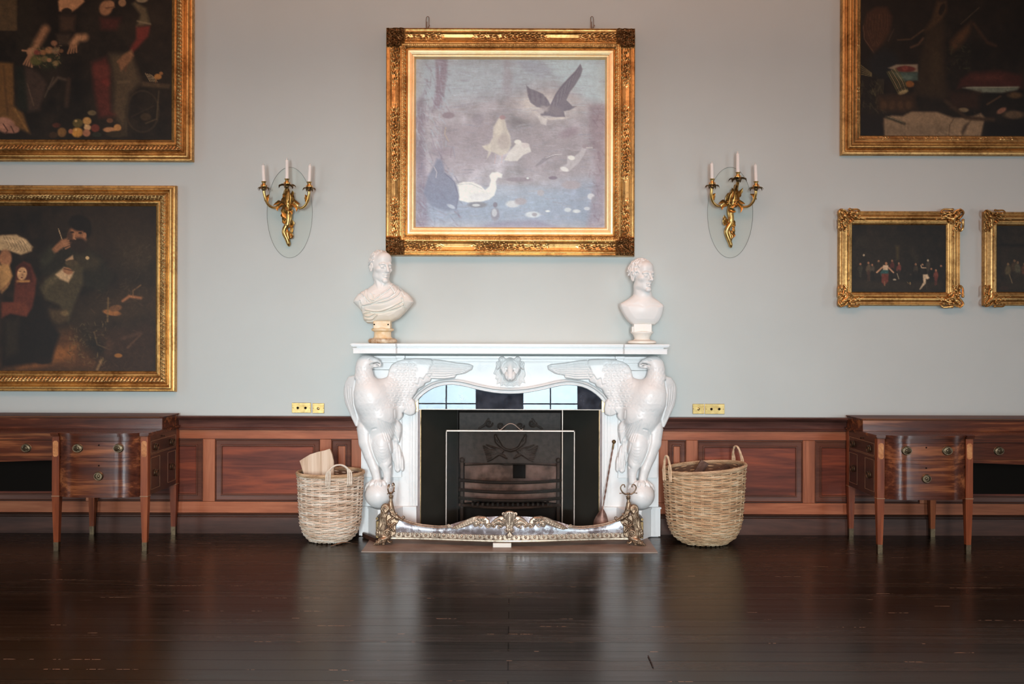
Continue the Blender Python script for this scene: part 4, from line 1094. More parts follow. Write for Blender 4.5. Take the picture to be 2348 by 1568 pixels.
# shovel leaning against the right jamb
shv = thing('fire_shovel', 'rusty long-handled fire shovel leaning on the right marble jamb', 'shovel', (U(1380, 0, -.30)[0], -.36, .008))
kn = np.array(U3(1408.5, 1012, -.165)); pb = np.array(U3(1384, 1160, -.275)); 
q = MB(); n = 60; P = [kn+(pb-kn)*t for t in np.linspace(0, 1, n)]
for ph in (0, PI):
    q.tube([p+np.array([math.cos(ph+i*.55), math.sin(ph+i*.55), 0])*.0028*min(1, 8*min(t, 1-t)) for i, (p, t) in enumerate(zip(P, np.linspace(0, 1, n)))], .0042, 6)
q.build('twisted_shaft', M['rust'], root=shv)
q = MB(); q.tube([kn, kn+(pb-kn)*.12], .0075, 10); q.ball(tuple(kn), .0165, 10); q.build('knob', M['ormolu_dark'], root=shv)
tp = pb; d_ = np.array(U3(1374, 1236, -.36))-tp; d_ /= np.linalg.norm(d_)
Lp = .26; V = []; Fq = []; nu, nv = 14, 11; side = np.cross(d_, np.array([0, -1.0, 0])); side /= np.linalg.norm(side); nrm = np.cross(side, d_)
if nrm[1] > 0: nrm = -nrm
for i in range(nu):
    t = i/(nu-1); wdt = .006 if t < .12 else .058*min(1, ((t-.12)/.35)**.5)
    for j in range(nv):
        u = -1+2*j/(nv-1); V.append(tp+d_*(t*Lp)+side*(u*wdt)+nrm*(.02*u*u*(t > .12)-.006*math.sin(PI*t)))
for i in range(nu-1):
    for j in range(nv-1): Fq.append((i*nv+j, (i+1)*nv+j, (i+1)*nv+j+1, i*nv+j+1))
n0 = len(V); V += [v-nrm*.003 for v in V]; Fq += [tuple(k+n0 for k in f[::-1]) for f in Fq]
MB().add(V, Fq).build('pan', M['rust'], root=shv)

# ------------------------------------------------------------ busts on the mantel shelf
def rotz(a): c, s_ = math.cos(a), math.sin(a); return np.array([[c, -s_, 0], [s_, c, 0], [0, 0, 1]])
YB = -.195; sb_ = US(YB)
def B(px, py): return U(px, py, YB)
def B3(px, py, d=0.0): a = B(px, py); return (a[0], YB+d, a[1])
def head(S, O, yaw, tilt, q, hair):
    """a carved head; q scales it, O is its centre"""
    a, t = yaw, tilt
    R = rotz(a) @ np.array([[1, 0, 0], [0, math.cos(t), -math.sin(t)], [0, math.sin(t), math.cos(t)]])
    S.frame(R, O); s = lambda *v: tuple(x*q for x in v)
    S.ell(s(0, .014, .042), s(.076, .096, .086), .01); S.ell(s(0, -.03, -.02), s(.066, .066, .088), .03*q)
    S.ell(s(0, -.055, .062), s(.058, .045, .05), .02*q)
    S.ell(s(0, -.045, -.085), s(.046, .042, .040), .02*q)
    for e in (-1, 1):
        S.ell(s(e*.046, -.058, -.022), s(.022, .026, .020), .015*q)
        S.ell(s(e*.048, -.012, -.072), s(.018, .035, .028), .02*q)
    S.chain([s(-.050, -.080, .018), s(-.03, -.093, .024), s(0, -.096, .017), s(.03, -.093, .024), s(.050, -.080, .018)], s(.006, .0075, .008, .0075, .006), .014*q)
    for e in (-1, 1):
        S.ell(s(e*.032, -.104, .001), s(.020, .017, .0115), .009*q, 'sub')
        S.ell(s(e*.032, -.083, .000), s(.0155, .0145, .0125), .002)
        S.cap(s(e*.018, -.096, .007), s(e*.046, -.088, .004), .0035*q, None, .002); S.cap(s(e*.020, -.094, -.009), s(e*.044, -.086, -.009), .0030*q, None, .002)
    S.chain([s(0, -.098, .016), s(0, -.112, -.008), s(0, -.124, -.030)], s(.0085, .009, .0115), .008*q)
    for e in (-1, 1): S.ell(s(e*.012, -.110, -.034), s(.0085, .011, .008), .005*q)
    S.chain([s(-.024, -.090, -.062), s(0, -.102, -.058), s(.024, -.090, -.062)], s(.004, .0068, .004), .004*q)
    S.chain([s(-.020, -.089, -.073), s(0, -.099, -.075), s(.020, -.089, -.073)], s(.004, .0072, .004), .004*q)
    S.chain([s(-.027, -.095, -.067), s(0, -.110, -.0665), s(.027, -.095, -.067)], s(.0022, .003, .0022), .002, 'sub')
    S.chain([s(-.014, -.103, -.088), s(.014, -.103, -.088)], s(.006, .006), .006*q, 'sub')
    S.ell(s(0, -.086, -.106), s(.024, .020, .020), .010*q)
    for e in (-1, 1):
        S.cap(s(e*.016, -.118, -.036), s(e*.034, -.094, -.060), .0028*q, None, .004, 'sub')
        S.ell(s(e*.078, .012, -.008), s(.010, .021, .033), .004); S.ell(s(e*.086, .008, -.004), s(.006, .012, .020), .003, 'sub'); S.ell(s(e*.080, .004, -.036), s(.008, .010, .010), .003)
    r = random.Random(5)
    if hair == 'curls':
        for k in range(420):
            th = r.uniform(0, 2*PI); z = r.uniform(-.35, 1); rr = math.sqrt(1-z*z)
            p = (.080*rr*math.cos(th), .014+.098*rr*math.sin(th), .042+.090*z)
            if p[1] < -.040 and p[2] < .080: continue
            if p[2] < .005 and p[1] < -.005: continue
            b = r.uniform(.012, .019); S.cap(s(*p), s(p[0]+r.uniform(-.014, .014), p[1]+r.uniform(-.012, .012), p[2]-.012), b*.62*q, b*.4*q, .002)
    else:
        for k in range(150):
            th = r.uniform(0, 2*PI); z = r.uniform(-.45, .95); rr = math.sqrt(1-z*z)
            p = (.0765*rr*math.cos(th), .014+.097*rr*math.sin(th), .042+.0865*z)
            if p[1] < -.030 and p[2] < .12: continue
            if p[2] < .03 and p[1] < .018: continue
            S.cap(s(*p), s(p[0]*1.02, p[1]+.022, p[2]-.018), .0065*q, .004*q, .003)
    S.frame()
def bust_left():
    S = Sculpt(B3(806, 746, -.165), B3(952, 570, .13), .0034)
    O = np.array(B3(873, 612, -.015)); q = 1.03; yaw = math.radians(36)
    head(S, O, yaw, math.radians(6), q, 'combed')
    T = [(858, 652), (847, 660), (832, 668), (820, 676), (812, 687), (810, 694), (819, 703), (827, 712), (831, 722), (834, 735), (842, 742), (856, 742), (868, 738), (897, 739), (914, 731), (928, 717), (935, 709), (948, 693), (944, 684), (935, 674), (920, 664), (904, 653), (896, 648)]
    S.plate([B(*p) for p in T], YB-.015, YB+.075, .02, .02, pillow=.055)
    S.ell(B3(877, 693, .0), (50*sb_, .115, 34*sb_), .03); S.ell(B3(868, 722, .01), (30*sb_, .085, 20*sb_), .02)
    S.chain([B3(873, 636, .0), B3(876, 655, .005), B3(879, 672, .01)], [16.5*sb_, 17*sb_, 22*sb_], .02)
    S.chain([B3(866, 640, -.045), B3(872, 664, -.06)], [5*sb_, 4*sb_], .01); S.chain([B3(884, 645, -.05), B3(876, 664, -.06)], [4*sb_, 4*sb_], .01)
    z = lambda pts: [B(790+a/6.533, 560+b_/6.533) for a, b_ in pts]
    folds = [[(480, 855), (600, 760), (700, 680), (740, 600)], [(430, 905), (580, 855), (740, 790), (800, 700), (790, 640)], [(300, 940), (420, 915), (640, 880), (800, 800), (850, 720)],
             [(330, 1010), (520, 1030), (700, 980), (880, 880)], [(280, 1065), (400, 1045), (560, 1035), (760, 990), (890, 935)], [(350, 650), (350, 760), (400, 850), (470, 870)],
             [(300, 690), (320, 800), (400, 890)], [(225, 730), (300, 800), (345, 870)], [(250, 860), (260, 960), (270, 1040)], [(300, 1090), (380, 1105), (480, 1060)],
             [(330, 1150), (430, 1150), (500, 1085)], [(870, 820), (935, 985)], [(840, 900), (880, 945), (910, 1000)], [(760, 620), (850, 700), (900, 790)], [(420, 760), (480, 855)], [(700, 640), (760, 740), (700, 800)]]
    for f in folds:
        P = z(f); S.stroke(spline(P, 4), .0055, -.011); S.stroke(spline([(x, w_+.010) for x, w_ in P], 4), .006, .007)
    for c in ((458, 757), (560, 768), (518, 828)): S.stroke(z([c, (c[0]+2, c[1])]), .0045, -.012)
    S.relief(y1=YB+.02); return S
def bust_right():
    S = Sculpt(B3(1417, 748, -.15), B3(1526, 585, .13), .0034)
    O = np.array(B3(1470, 632, -.015)); q = 1.045
    head(S, O, math.radians(33), math.radians(2), q, 'curls')
    T = [(1453, 677), (1440, 686), (1422, 695), (1422, 703), (1427, 714), (1434, 726), (1443, 737), (1453, 744.5), (1500, 744.5), (1508, 739), (1515, 728), (1519, 716), (1521.5, 702), (1519, 697), (1508, 689), (1496, 682), (1490, 674)]
    S.plate([B(*p) for p in T], YB-.02, YB+.075, .012, .01, pillow=.045)
    S.ell(B3(1473, 708, .01), (38*sb_, .10, 30*sb_), .04)
    S.chain([B3(1470, 656, .0), B3(1473, 672, .003), B3(1474, 690, .01)], [18*sb_, 19*sb_, 24*sb_], .02)
    S.chain([B3(1458, 660, -.03), B3(1470, 690, -.055)], [4*sb_, 4*sb_], .012)
    S.stroke([B(1440, 698), B(1460, 697), B(1470, 702)], .008, -.003); S.stroke([B(1508, 700), B(1490, 698), B(1480, 702)], .008, -.003)
    S.relief(y1=YB+.02); return S
def two_tone(name, hi_, lo_, z0, z1):
    m, nt, b = mat(name); tc = N(nt, 'ShaderNodeTexCoord'); sx = N(nt, 'ShaderNodeSeparateXYZ'); nt.links.new(tc.outputs['Object'], sx.inputs[0])
    f = noise(nt, coords(nt), 9, 6, .7); ad = N(nt, 'ShaderNodeMath', operation='MULTIPLY_ADD'); nt.links.new(f, ad.inputs[0]); ad.inputs[1].default_value = .35; nt.links.new(sx.outputs['Z'], ad.inputs[2])
    mr = N(nt, 'ShaderNodeMapRange'); nt.links.new(ad.outputs[0], mr.inputs[0]); mr.inputs[1].default_value = z0+.17; mr.inputs[2].default_value = z1+.17
    nt.links.new(ramp(nt, mr.outputs[0], [(0, lo_), (.5, tuple((a+c)/2 for a, c in zip(lo_, hi_))), (1, hi_)]), b.inputs['Base Color']); b.inputs['Roughness'].default_value = .42
    bump(nt, b, noise(nt, coords(nt), 50, 3), .1, .002); return m
M['bust_a'] = two_tone('cream_stained_marble', (.84, .83, .80), (.76, .65, .47), .05, .42)
M['bust_b'] = two_tone('white_statuary_marble', (.84, .83, .81), (.83, .79, .71), .05, .20)
for nm, lab, fn, pxc, mt, prof, smat, bmat in (
    ('marble_bust', 'cream marble bust of a balding man in a draped cloak, left end of mantel', bust_left, 877.5, M['bust_a'],
     [(787.5, 30), (784, 33.5), (780, 33.5), (777, 30), (776, 22), (773, 20), (762, 19.5), (760, 22), (758.5, 25.5), (755, 26), (753.5, 22), (751, 20)], M['socle_warm'], M['socle_brown']),
    ('marble_bust', 'smaller white marble bust of a curly-haired man with bare shoulders, right end of mantel', bust_right, 1472, M['bust_b'],
     [(787.5, 29), (785, 32.5), (782, 32.5), (779.5, 28), (778.5, 20), (776, 17.5), (772, 18.5), (767, 21), (764, 24), (762, 26), (759.5, 26), (758, 21)], M['bust_b'], M['bust_b'])):
    rt = thing(nm, lab, 'bust', (B(pxc, 0)[0], YB, SHELF), 'marble busts on the mantel shelf')
    fn().net('carved_figure', mt, root=rt, smooth_it=1)
    zmin = SHELF; cx = B(pxc, 0)[0]
    k0 = prof[:4]; q = MB(); q.lathe([(.001, zmin)]+[(r*sb_, max(zmin, B(0, p)[1])) for p, r in k0]+[(20*sb_, B(0, k0[-1][0]-1)[1])], (cx, YB, 0), 36, sy=.78); q.build('base_ring', bmat, root=rt, sharp=40)
    q = MB(); q.lathe([(r*sb_, B(0, p)[1]) for p, r in prof[3:]]+[(.001, B(0, prof[-1][0])[1])], (cx, YB, 0), 36, sy=.78)
    ztop = B(0, 751 if pxc < 1000 else 757.5)[1]; zb2 = B(0, 737)[1] if pxc < 1000 else B(0, 742)[1]
    w_ = 19.5*sb_ if pxc < 1000 else 20.5*sb_
    q.box(cx-w_, cx+w_, YB-.055, YB+.05, ztop-.012, zb2, .003)
    if pxc > 1000: q.box(cx-w_-.012, cx-w_+.004, YB-.035, YB+.05, ztop-.012, B(0, 748)[1], .002)
    q.build('socle', smat, root=rt, sharp=40)
    if pxc < 1000:
        for e in (860.5, 892): q = MB(); q.lathe([(.001, 0), (.006, 0), (.006, -.004), (.001, -.004)], (B(e, 0)[0], YB-.0585, B(0, 745)[1]), 12, 'y'); q.build('peg_hole', M['hole'], root=rt)
# ------------------------------------------------------------ gilt frames
def frame_mesh(name, m_, root, x0, x1, z0, z1, width, prof, orn, t0, t1, ds=.005, dt=.0034):
    """one moulding ring between inward distances t0 and t1; prof = [(t, height)], orn(s, t, L) adds relief"""
    nt_ = max(3, int((t1-t0)/dt)); T = np.unique(np.concatenate([np.linspace(t0, t1, nt_), [p[0] for p in prof if t0 <= p[0] <= t1]]))
    pt = np.array([p[0] for p in prof]); ph = np.array([p[1] for p in prof])
    V = []; Q = []; base = 0; PT = []
    cx, cz = (x0+x1)/2, (z0+z1)/2; w, h = x1-x0, z1-z0
    for k in range(4):
        L = w if k % 2 == 0 else h; hl = (h if k % 2 == 0 else w)/2
        ns = int(L/ds); u = np.linspace(-1, 1, ns)[:, None]; t = T[None, :]
        s = u*(L/2-t); tt = t+0*s
        oh = orn(s, tt, L, k) if orn else 0*tt
        H = np.interp(tt, pt, ph)+oh; PT.append((np.clip((oh-.003)/.006, 0, 1)*(tt < 36*px_)).ravel())
        e = hl-tt
        if k == 0: X, Z = cx+s, cz+e
        elif k == 1: X, Z = cx+e, cz-s
        elif k == 2: X, Z = cx-s, cz-e
        else: X, Z = cx-e, cz+s
        P = np.stack([X, -H, Z], -1).reshape(-1, 3); V.append(P)
        a = np.arange(ns-1)[:, None]*len(T)+np.arange(len(T)-1)[None, :]+base
        Q.append(np.stack([a, a+1, a+len(T)+1, a+len(T)], -1).reshape(-1, 4)); base += len(P)
    V = np.concatenate(V)-np.array(root.location); Q = np.concatenate(Q)
    o = mesh(name, V, np.ascontiguousarray(Q), m_, root, smooth=True)
    o.data.attributes.new('patina', 'FLOAT', 'POINT').data.foreach_set('value', np.concatenate(PT).astype(np.float32)*(1.0 if 'outer' in name else .35))
    return o
def acan(s, t, f=1.0):
    a = np.sin(70*f*s+2.2*np.sin(110*f*t))*np.sin(130*f*t+2.5*np.sin(60*f*s)); b_ = np.sin(190*f*s+90*t)*np.sin(230*f*t-60*s)
    return np.clip(a+.5*b_+.15, 0, 1.2)
def band(t, a, b_, e=.003): return np.clip((t-a)/e, 0, 1)*np.clip((b_-t)/e, 0, 1)
px_ = 1/277.5
class Paint:
    """an oil painting laid down with soft brush shapes, in the pixels of the photograph"""
    def __init__(s, x0, x1, y0, y1, res=1.5, base=(40, 30, 22), seed=1):
        s.b = (x0, x1, y0, y1); s.res = res; s.w = int((x1-x0)/res)+1; s.h = int((y1-y0)/res)+1
        s.xs = np.linspace(x0, x1, s.w); s.ys = np.linspace(y0, y1, s.h)
        s.I = np.ones((s.h, s.w, 3))*np.array(base)/255.; s.r = np.random.RandomState(seed); s.z = (0, 0, 1)
    def zoom(s, ox, oy, k): s.z = (ox, oy, k); return s
    def m(s, p): return (s.z[0]+p[0]/s.z[2], s.z[1]+p[1]/s.z[2])
    def win(s, lo, hi):
        i0 = np.searchsorted(s.xs, lo[0]); i1 = np.searchsorted(s.xs, hi[0]); j0 = np.searchsorted(s.ys, lo[1]); j1 = np.searchsorted(s.ys, hi[1])
        return (slice(j0, j1), slice(i0, i1)), s.xs[None, i0:i1], s.ys[j0:j1, None]
    def mixc(s, sl, a, c):
        s.I[sl] = s.I[sl]*(1-a[..., None])+a[..., None]*np.array(c)/255.
    def ell(s, c, rx, ry, col, rot=0, soft=.35, al=1.0):
        c = s.m(c); rx /= s.z[2]; ry /= s.z[2]; R = max(rx, ry)*(1+soft)+2
        sl, X, Y = s.win((c[0]-R, c[1]-R), (c[0]+R, c[1]+R)); a = math.radians(rot)
        u = ((X-c[0])*math.cos(a)+(Y-c[1])*math.sin(a))/rx; v = (-(X-c[0])*math.sin(a)+(Y-c[1])*math.cos(a))/ry
        s.mixc(sl, al*np.clip((1+soft/2-np.sqrt(u*u+v*v))/max(soft, .05), 0, 1), col); return s
    def poly(s, pts, col, soft=3, al=1.0):
        P = [s.m(p) for p in pts]; A = np.array(P); sl, X, Y = s.win(A.min(0)-soft*2, A.max(0)+soft*2)
        if X.size == 0 or Y.size == 0: return s
        X = X+0*Y; Y = Y+0*X; d = np.full(X.shape, 1e3); ins = np.zeros(X.shape, bool); n = len(P)
        for i in range(n):
            (x0, y0), (x1, y1) = P[i], P[(i+1) % n]; ex, ey = x1-x0, y1-y0
            t = np.clip(((X-x0)*ex+(Y-y0)*ey)/(ex*ex+ey*ey+1e-9), 0, 1); d = np.minimum(d, np.hypot(X-x0-t*ex, Y-y0-t*ey))
            cnd = ((y0 <= Y) & (y1 > Y)) | ((y1 <= Y) & (y0 > Y)); ins ^= cnd & (X < x0+(Y-y0)/(ey if abs(ey) > 1e-9 else 1e-9)*ex)
        sd = np.where(ins, d, -d); s.mixc(sl, al*np.clip(.5+sd/soft, 0, 1), col); return s
    def line(s, pts, w, col, al=1.0, soft=None):
        P = [s.m(p) for p in pts]; w /= s.z[2]; soft = soft or max(w*.7, 1.0)
        A = np.array(P); sl, X, Y = s.win(A.min(0)-w-soft, A.max(0)+w+soft)
        if X.size == 0 or Y.size == 0: return s
        d = np.full((X+0*Y).shape, 1e3)
        for i in range(len(P)-1):
            (x0, y0), (x1, y1) = P[i], P[i+1]; ex, ey = x1-x0, y1-y0
            t = np.clip(((X-x0)*ex+(Y-y0)*ey)/(ex*ex+ey*ey+1e-9), 0, 1); d = np.minimum(d, np.hypot(X-x0-t*ex, Y-y0-t*ey))
        s.mixc(sl, al*np.clip((w/2+soft/2-d)/soft, 0, 1), col); return s
    def brush(s, n, box, cols, L, w, al=.35, ang=0, jit=25):
        for _ in range(n):
            x = s.r.uniform(box[0], box[2]); y = s.r.uniform(box[1], box[3]); a = math.radians(ang+s.r.uniform(-jit, jit)); l = L*s.r.uniform(.5, 1.5)
            z = s.z; s.z = (0, 0, 1); s.line([(x, y), (x+l*math.cos(a), y+l*math.sin(a))], w*s.r.uniform(.5, 1.6), cols[s.r.randint(len(cols))], al*s.r.uniform(.4, 1)); s.z = z
        return s
    def mottle(s, amp, sc=12):
        for k in (sc, sc/2, sc/4):
            g = s.r.randn(int(s.h*s.res/k)+3, int(s.w*s.res/k)+3); yi = np.linspace(0, g.shape[0]-1.001, s.h); xi = np.linspace(0, g.shape[1]-1.001, s.w)
            y0 = yi.astype(int); x0 = xi.astype(int); fy = (yi-y0)[:, None]; fx = (xi-x0)[None, :]
            q = g[y0][:, x0]*(1-fy)*(1-fx)+g[y0+1][:, x0]*fy*(1-fx)+g[y0][:, x0+1]*(1-fy)*fx+g[y0+1][:, x0+1]*fy*fx
            s.I *= (1+amp*q)[..., None]
        return s
    def impasto(s, n, L, w, al=.5, jit=.10, ang=None):
        for _ in range(n):
            x = s.r.uniform(s.b[0], s.b[1]); y = s.r.uniform(s.b[2], s.b[3]); i = min(s.h-1, int((y-s.b[2])/s.res)); j = min(s.w-1, int((x-s.b[0])/s.res))
            c = s.I[i, j]*255*(1+s.r.randn()*jit); a = s.r.uniform(0, PI) if ang is None else ang+s.r.uniform(-.3, .3); l = L*s.r.uniform(.4, 1.4)
            z = s.z; s.z = (0, 0, 1); s.line([(x-l*math.cos(a)/2, y-l*math.sin(a)/2), (x+l*math.cos(a)/2, y+l*math.sin(a)/2)], w*s.r.uniform(.5, 1.5), tuple(c), al); s.z = z
        return s
    def tone(s, k, col, blur=1):
        for _ in range(blur):
            p = np.pad(s.I, ((1, 1), (1, 1), (0, 0)), 'edge'); s.I = (p[:-2, 1:-1]+p[2:, 1:-1]+p[1:-1, :-2]+p[1:-1, 2:]+2*s.I)/6
        g = s.I.mean(2, keepdims=True); s.I = s.I*(1-k)+k*g*np.array(col)/(sum(col)/3.); return s
    def build(s, root, X0, X1, Z0, Z1, y, gain=1.0, name='canvas', rough=.45, spec=.25):
        xs = np.linspace(X0, X1, s.w); zs = np.linspace(Z1, Z0, s.h)
        Xg, Zg = np.meshgrid(xs, zs); V = np.stack([Xg, np.full_like(Xg, y), Zg], -1).reshape(-1, 3)-np.array(root.location)
        a = np.arange(s.h-1)[:, None]*s.w+np.arange(s.w-1)[None, :]; Q = np.stack([a, a+s.w, a+s.w+1, a+1], -1).reshape(-1, 4)
        c = np.clip(s.I, 0.004, 1).reshape(-1, 3); c = np.where(c <= .04045, c/12.92, ((c+.055)/1.055)**2.4)*np.array(gain)
        m_, nt, b = mat('oil_paint'); at = N(nt, 'ShaderNodeAttribute', attribute_name='paint')
        f = noise(nt, coords(nt, (1, 1, 2.5)), 70, 5, .6); mr = N(nt, 'ShaderNodeMapRange'); nt.links.new(f, mr.inputs[0]); mr.inputs[1].default_value = .25; mr.inputs[2].default_value = .75; mr.inputs[3].default_value = .93; mr.inputs[4].default_value = 1.07
        mx = N(nt, 'ShaderNodeMixRGB', blend_type='MULTIPLY'); mx.inputs[0].default_value = 1; nt.links.new(at.outputs['Color'], mx.inputs[1]); nt.links.new(mr.outputs[0], mx.inputs[2])
        nt.links.new(mx.outputs[0], b.inputs['Base Color']); b.inputs['Roughness'].default_value = rough; b.inputs['Specular IOR Level'].default_value = spec
        bump(nt, b, f, .06, .002)
        o = mesh(name, V, np.ascontiguousarray(Q), m_, root, smooth=True)
        at_ = o.data.attributes.new('paint', 'FLOAT_COLOR', 'POINT'); at_.data.foreach_set('color', np.concatenate([c, np.ones((len(c), 1))], 1).ravel().astype(np.float32))
        return o
def painting(label, outer, inner, yplane, prof, bands, orn, P, gain=1.0, mats=None, ds=.005, corner=None):
    """outer / inner: pixel boxes (x0,x1,y0,y1) of frame and canvas"""
    cxp, cyp = (outer[0]+outer[1])/2, (outer[2]+outer[3])/2; xc, _, zc = W(cxp, cyp, yplane); s = (D0+yplane)/FPX
    x0, x1 = xc-(outer[1]-outer[0])/2*s, xc+(outer[1]-outer[0])/2*s; z0, z1 = zc-(outer[3]-outer[2])/2*s, zc+(outer[3]-outer[2])/2*s
    root = thing('framed_painting', label, 'painting', (xc, -.012, z0))
    tw = sum(abs(a-b_) for a, b_ in zip(outer, inner))/4*s
    for nm, mt, a, b_ in bands: frame_mesh(nm, mt, root, x0, x1, z0, z1, tw, [(t*px_, h) for t, h in prof], orn, a*px_, b_*px_, ds)
    e = 2*s
    ix0, ix1 = x0+(inner[0]-outer[0])*s-e, x1-(outer[1]-inner[1])*s+e; iz1, iz0 = z1-(inner[2]-outer[2])*s+e, z0+(outer[3]-inner[3])*s-e
    P.build(root, ix0, ix1, iz0, iz1, -.022, gain)
    bk = MB().box(x0+.012, x1-.012, -.02, -.002, z0+.012, z1-.012); bk.build('back_board', M['basewood'], root=root, smooth=False)
    return root, (x0, x1, z0, z1)

# ---- centre painting: birds by a pond
P = Paint(950, 1388, 133, 519, 1.5, (170, 165, 174), 3)  # pale mauve base has the window glare on the varnish painted in
P.mottle(.05, 60)
P.poly([(950, 133), (1388, 133), (1388, 175), (1250, 190), (1150, 215), (1040, 230), (950, 240)], (176, 188, 200), 40, .8)
P.poly([(950, 430), (1050, 440), (1200, 440), (1388, 400), (1388, 519), (950, 519)], (146, 158, 180), 45, .75)
P.ell((1170, 450), 120, 30, (160, 172, 190), al=.5)
P.poly([(1250, 133), (1388, 133), (1388, 235), (1340, 225), (1290, 190)], (190, 206, 216), 25, .85)
P.ell((1255, 240), 75, 32, (203, 196, 198), 0, .8, .8); P.ell((1230, 230), 30, 22, (212, 203, 200), 0, .6, .6)
P.poly([(998, 133), (1026, 133), (1022, 190), (1012, 245), (992, 250), (1000, 190)], (146, 130, 146), 6, .8)
P.poly([(950, 240), (972, 210), (975, 330), (985, 519), (950, 519)], (138, 128, 146), 14, .75)
P.poly([(1155, 133), (1170, 133), (1175, 180), (1165, 225), (1152, 200)], (160, 152, 164), 12, .5)
P.poly([(1352, 240), (1388, 235), (1388, 519), (1345, 519), (1365, 400), (1350, 300)], (146, 128, 140), 14, .6)
P.poly([(1225, 133), (1245, 140), (1265, 165), (1240, 178), (1205, 160), (1180, 135)], (160, 166, 182), 8, .7)
P.poly([(1000, 290), (1130, 270), (1140, 360), (1080, 400), (985, 390)], (160, 150, 160), 25, .6)
P.poly([(1180, 300), (1350, 290), (1370, 400), (1200, 400)], (160, 150, 158), 30, .5)
P.brush(420, (950, 133, 1380, 260), [(188, 200, 210), (150, 150, 168), (176, 180, 192)], 26, 1.6, .4, 0, 6)
P.brush(500, (950, 260, 1380, 519), [(150, 140, 154), (172, 178, 190), (140, 146, 166), (178, 170, 174)], 20, 1.8, .35, 0, 14)
P.brush(160, (955, 140, 1025, 330), [(140, 130, 148), (178, 190, 202)], 16, 2.2, .5, 70, 30)
P.brush(120, (955, 330, 1050, 515), [(122, 124, 146), (160, 168, 186), (130, 112, 130)], 20, 2.5, .5, 60, 40)
P.brush(60, (1350, 240, 1386, 515), [(130, 112, 126), (160, 150, 162)], 14, 2, .5, 70, 40)
P.impasto(1300, 22, 1.5, .5, .055, 0.0); P.impasto(500, 12, 2.2, .4, .05)
gk = (124, 120, 134)
P.poly([(1206, 192), (1214, 200), (1226, 204), (1244, 212), (1256, 226), (1262, 238), (1248, 246), (1230, 242), (1216, 232), (1210, 218)], gk, 2.5, .9)
P.poly([(1330, 143), (1335, 156), (1330, 172), (1318, 192), (1306, 208), (1298, 226), (1312, 240), (1322, 240), (1306, 249), (1292, 252), (1296, 266), (1276, 266), (1258, 262), (1248, 268), (1238, 258), (1256, 246), (1262, 236), (1272, 214), (1284, 196), (1302, 176), (1318, 160)], gk, 2.2, .9)
for k in range(14): P.line([(1330-4.6*k, 152+5.6*k), (1322-4.2*k, 168+6.4*k), (1306-3.4*k, 190+5.4*k)], 1.3, (150, 149, 162) if k % 2 else (104, 100, 116), .5)
for k in range(7): P.line([(1212+6.5*k, 200+3*k), (1216+6*k, 226+2*k)], 1.3, (148, 146, 158) if k % 2 else (104, 100, 116), .5)
P.ell((1270, 250), 18, 9, (142, 136, 146), 20, .8, .8); P.ell((1248, 246), 10, 6, (168, 162, 168), 30, .6, .8); P.line([(1240, 262), (1256, 270), (1276, 266)], 2, (104, 98, 112), .7)
P.line([(1330, 146), (1316, 166), (1300, 182), (1278, 208), (1264, 236)], 1.6, (112, 106, 124), .7)
P.ell((1238, 252), 9, 5, (190, 184, 190), 20, .5, .9); P.poly([(1232, 262), (1256, 262), (1252, 284), (1240, 280)], (214, 208, 208), 3, .7); P.ell((1275, 268), 26, 3, (214, 206, 204), -4, .6, .8)
P.poly([(1148, 262), (1158, 272), (1162, 290), (1170, 308), (1172, 330), (1164, 348), (1148, 354), (1130, 346), (1112, 340), (1106, 332), (1122, 326), (1130, 312), (1131, 288), (1140, 274)], (202, 194, 188), 4, .9)
P.ell((1155, 322), 14, 18, (178, 168, 168), 0, .5, .7); P.ell((1144, 290), 8, 20, (214, 206, 198), 8, .6, .7); P.ell((1152, 266), 7, 5, (170, 140, 148), 0, .4, .8); P.poly([(1106, 332), (1124, 330), (1126, 348), (1116, 362), (1120, 345)], (208, 200, 192), 3, .7)
P.poly([(1156, 364), (1168, 344), (1180, 330), (1186, 321), (1200, 324), (1214, 332), (1218, 344), (1200, 352), (1186, 366), (1170, 366)], (216, 211, 210), 3, .9); P.ell((1187, 322), 8, 5, (222, 218, 216)); P.ell((1205, 330), 9, 6, (206, 198, 200))
P.line([(1137, 352), (1134, 372)], 1.5, (200, 170, 170), .6); P.line([(1152, 352), (1150, 370)], 1.5, (200, 170, 170), .6)
wh = (226, 222, 221)
P.poly([(1046, 420), (1062, 414), (1084, 414), (1102, 422), (1113, 432), (1122, 424), (1126, 410), (1122, 400), (1128, 392), (1142, 391), (1152, 396), (1151, 404), (1142, 404), (1137, 412), (1139, 428), (1134, 444), (1122, 454), (1100, 460), (1074, 461), (1052, 456), (1050, 436)], wh, 3, .97)
P.line([(1048, 420), (1080, 418), (1106, 430)], 1.4, (176, 176, 184), .7); P.ell((1100, 448), 26, 9, (208, 206, 212), -6, .6, .6)
P.poly([(982, 400), (996, 376), (1002, 360), (1012, 362), (1018, 376), (1020, 392), (1036, 402), (1050, 425), (1053, 450), (1048, 478), (1020, 480), (990, 470), (972, 440)], (128, 132, 154), 6, .85)
P.line([(1020, 394), (1042, 414), (1052, 446), (1046, 476)], 2, (112, 112, 134), .6); P.line([(996, 380), (1002, 392), (1000, 404)], 1.8, (196, 190, 196), .8); P.ell((1035, 470), 10, 4, (196, 200, 210), 25, .5, .7)
P.poly([(1226, 378), (1244, 360), (1262, 352), (1284, 349), (1262, 358), (1240, 374)], (140, 134, 146), 2, .7); P.line([(1252, 358), (1272, 351), (1288, 350)], 1.4, (214, 208, 208), .8)
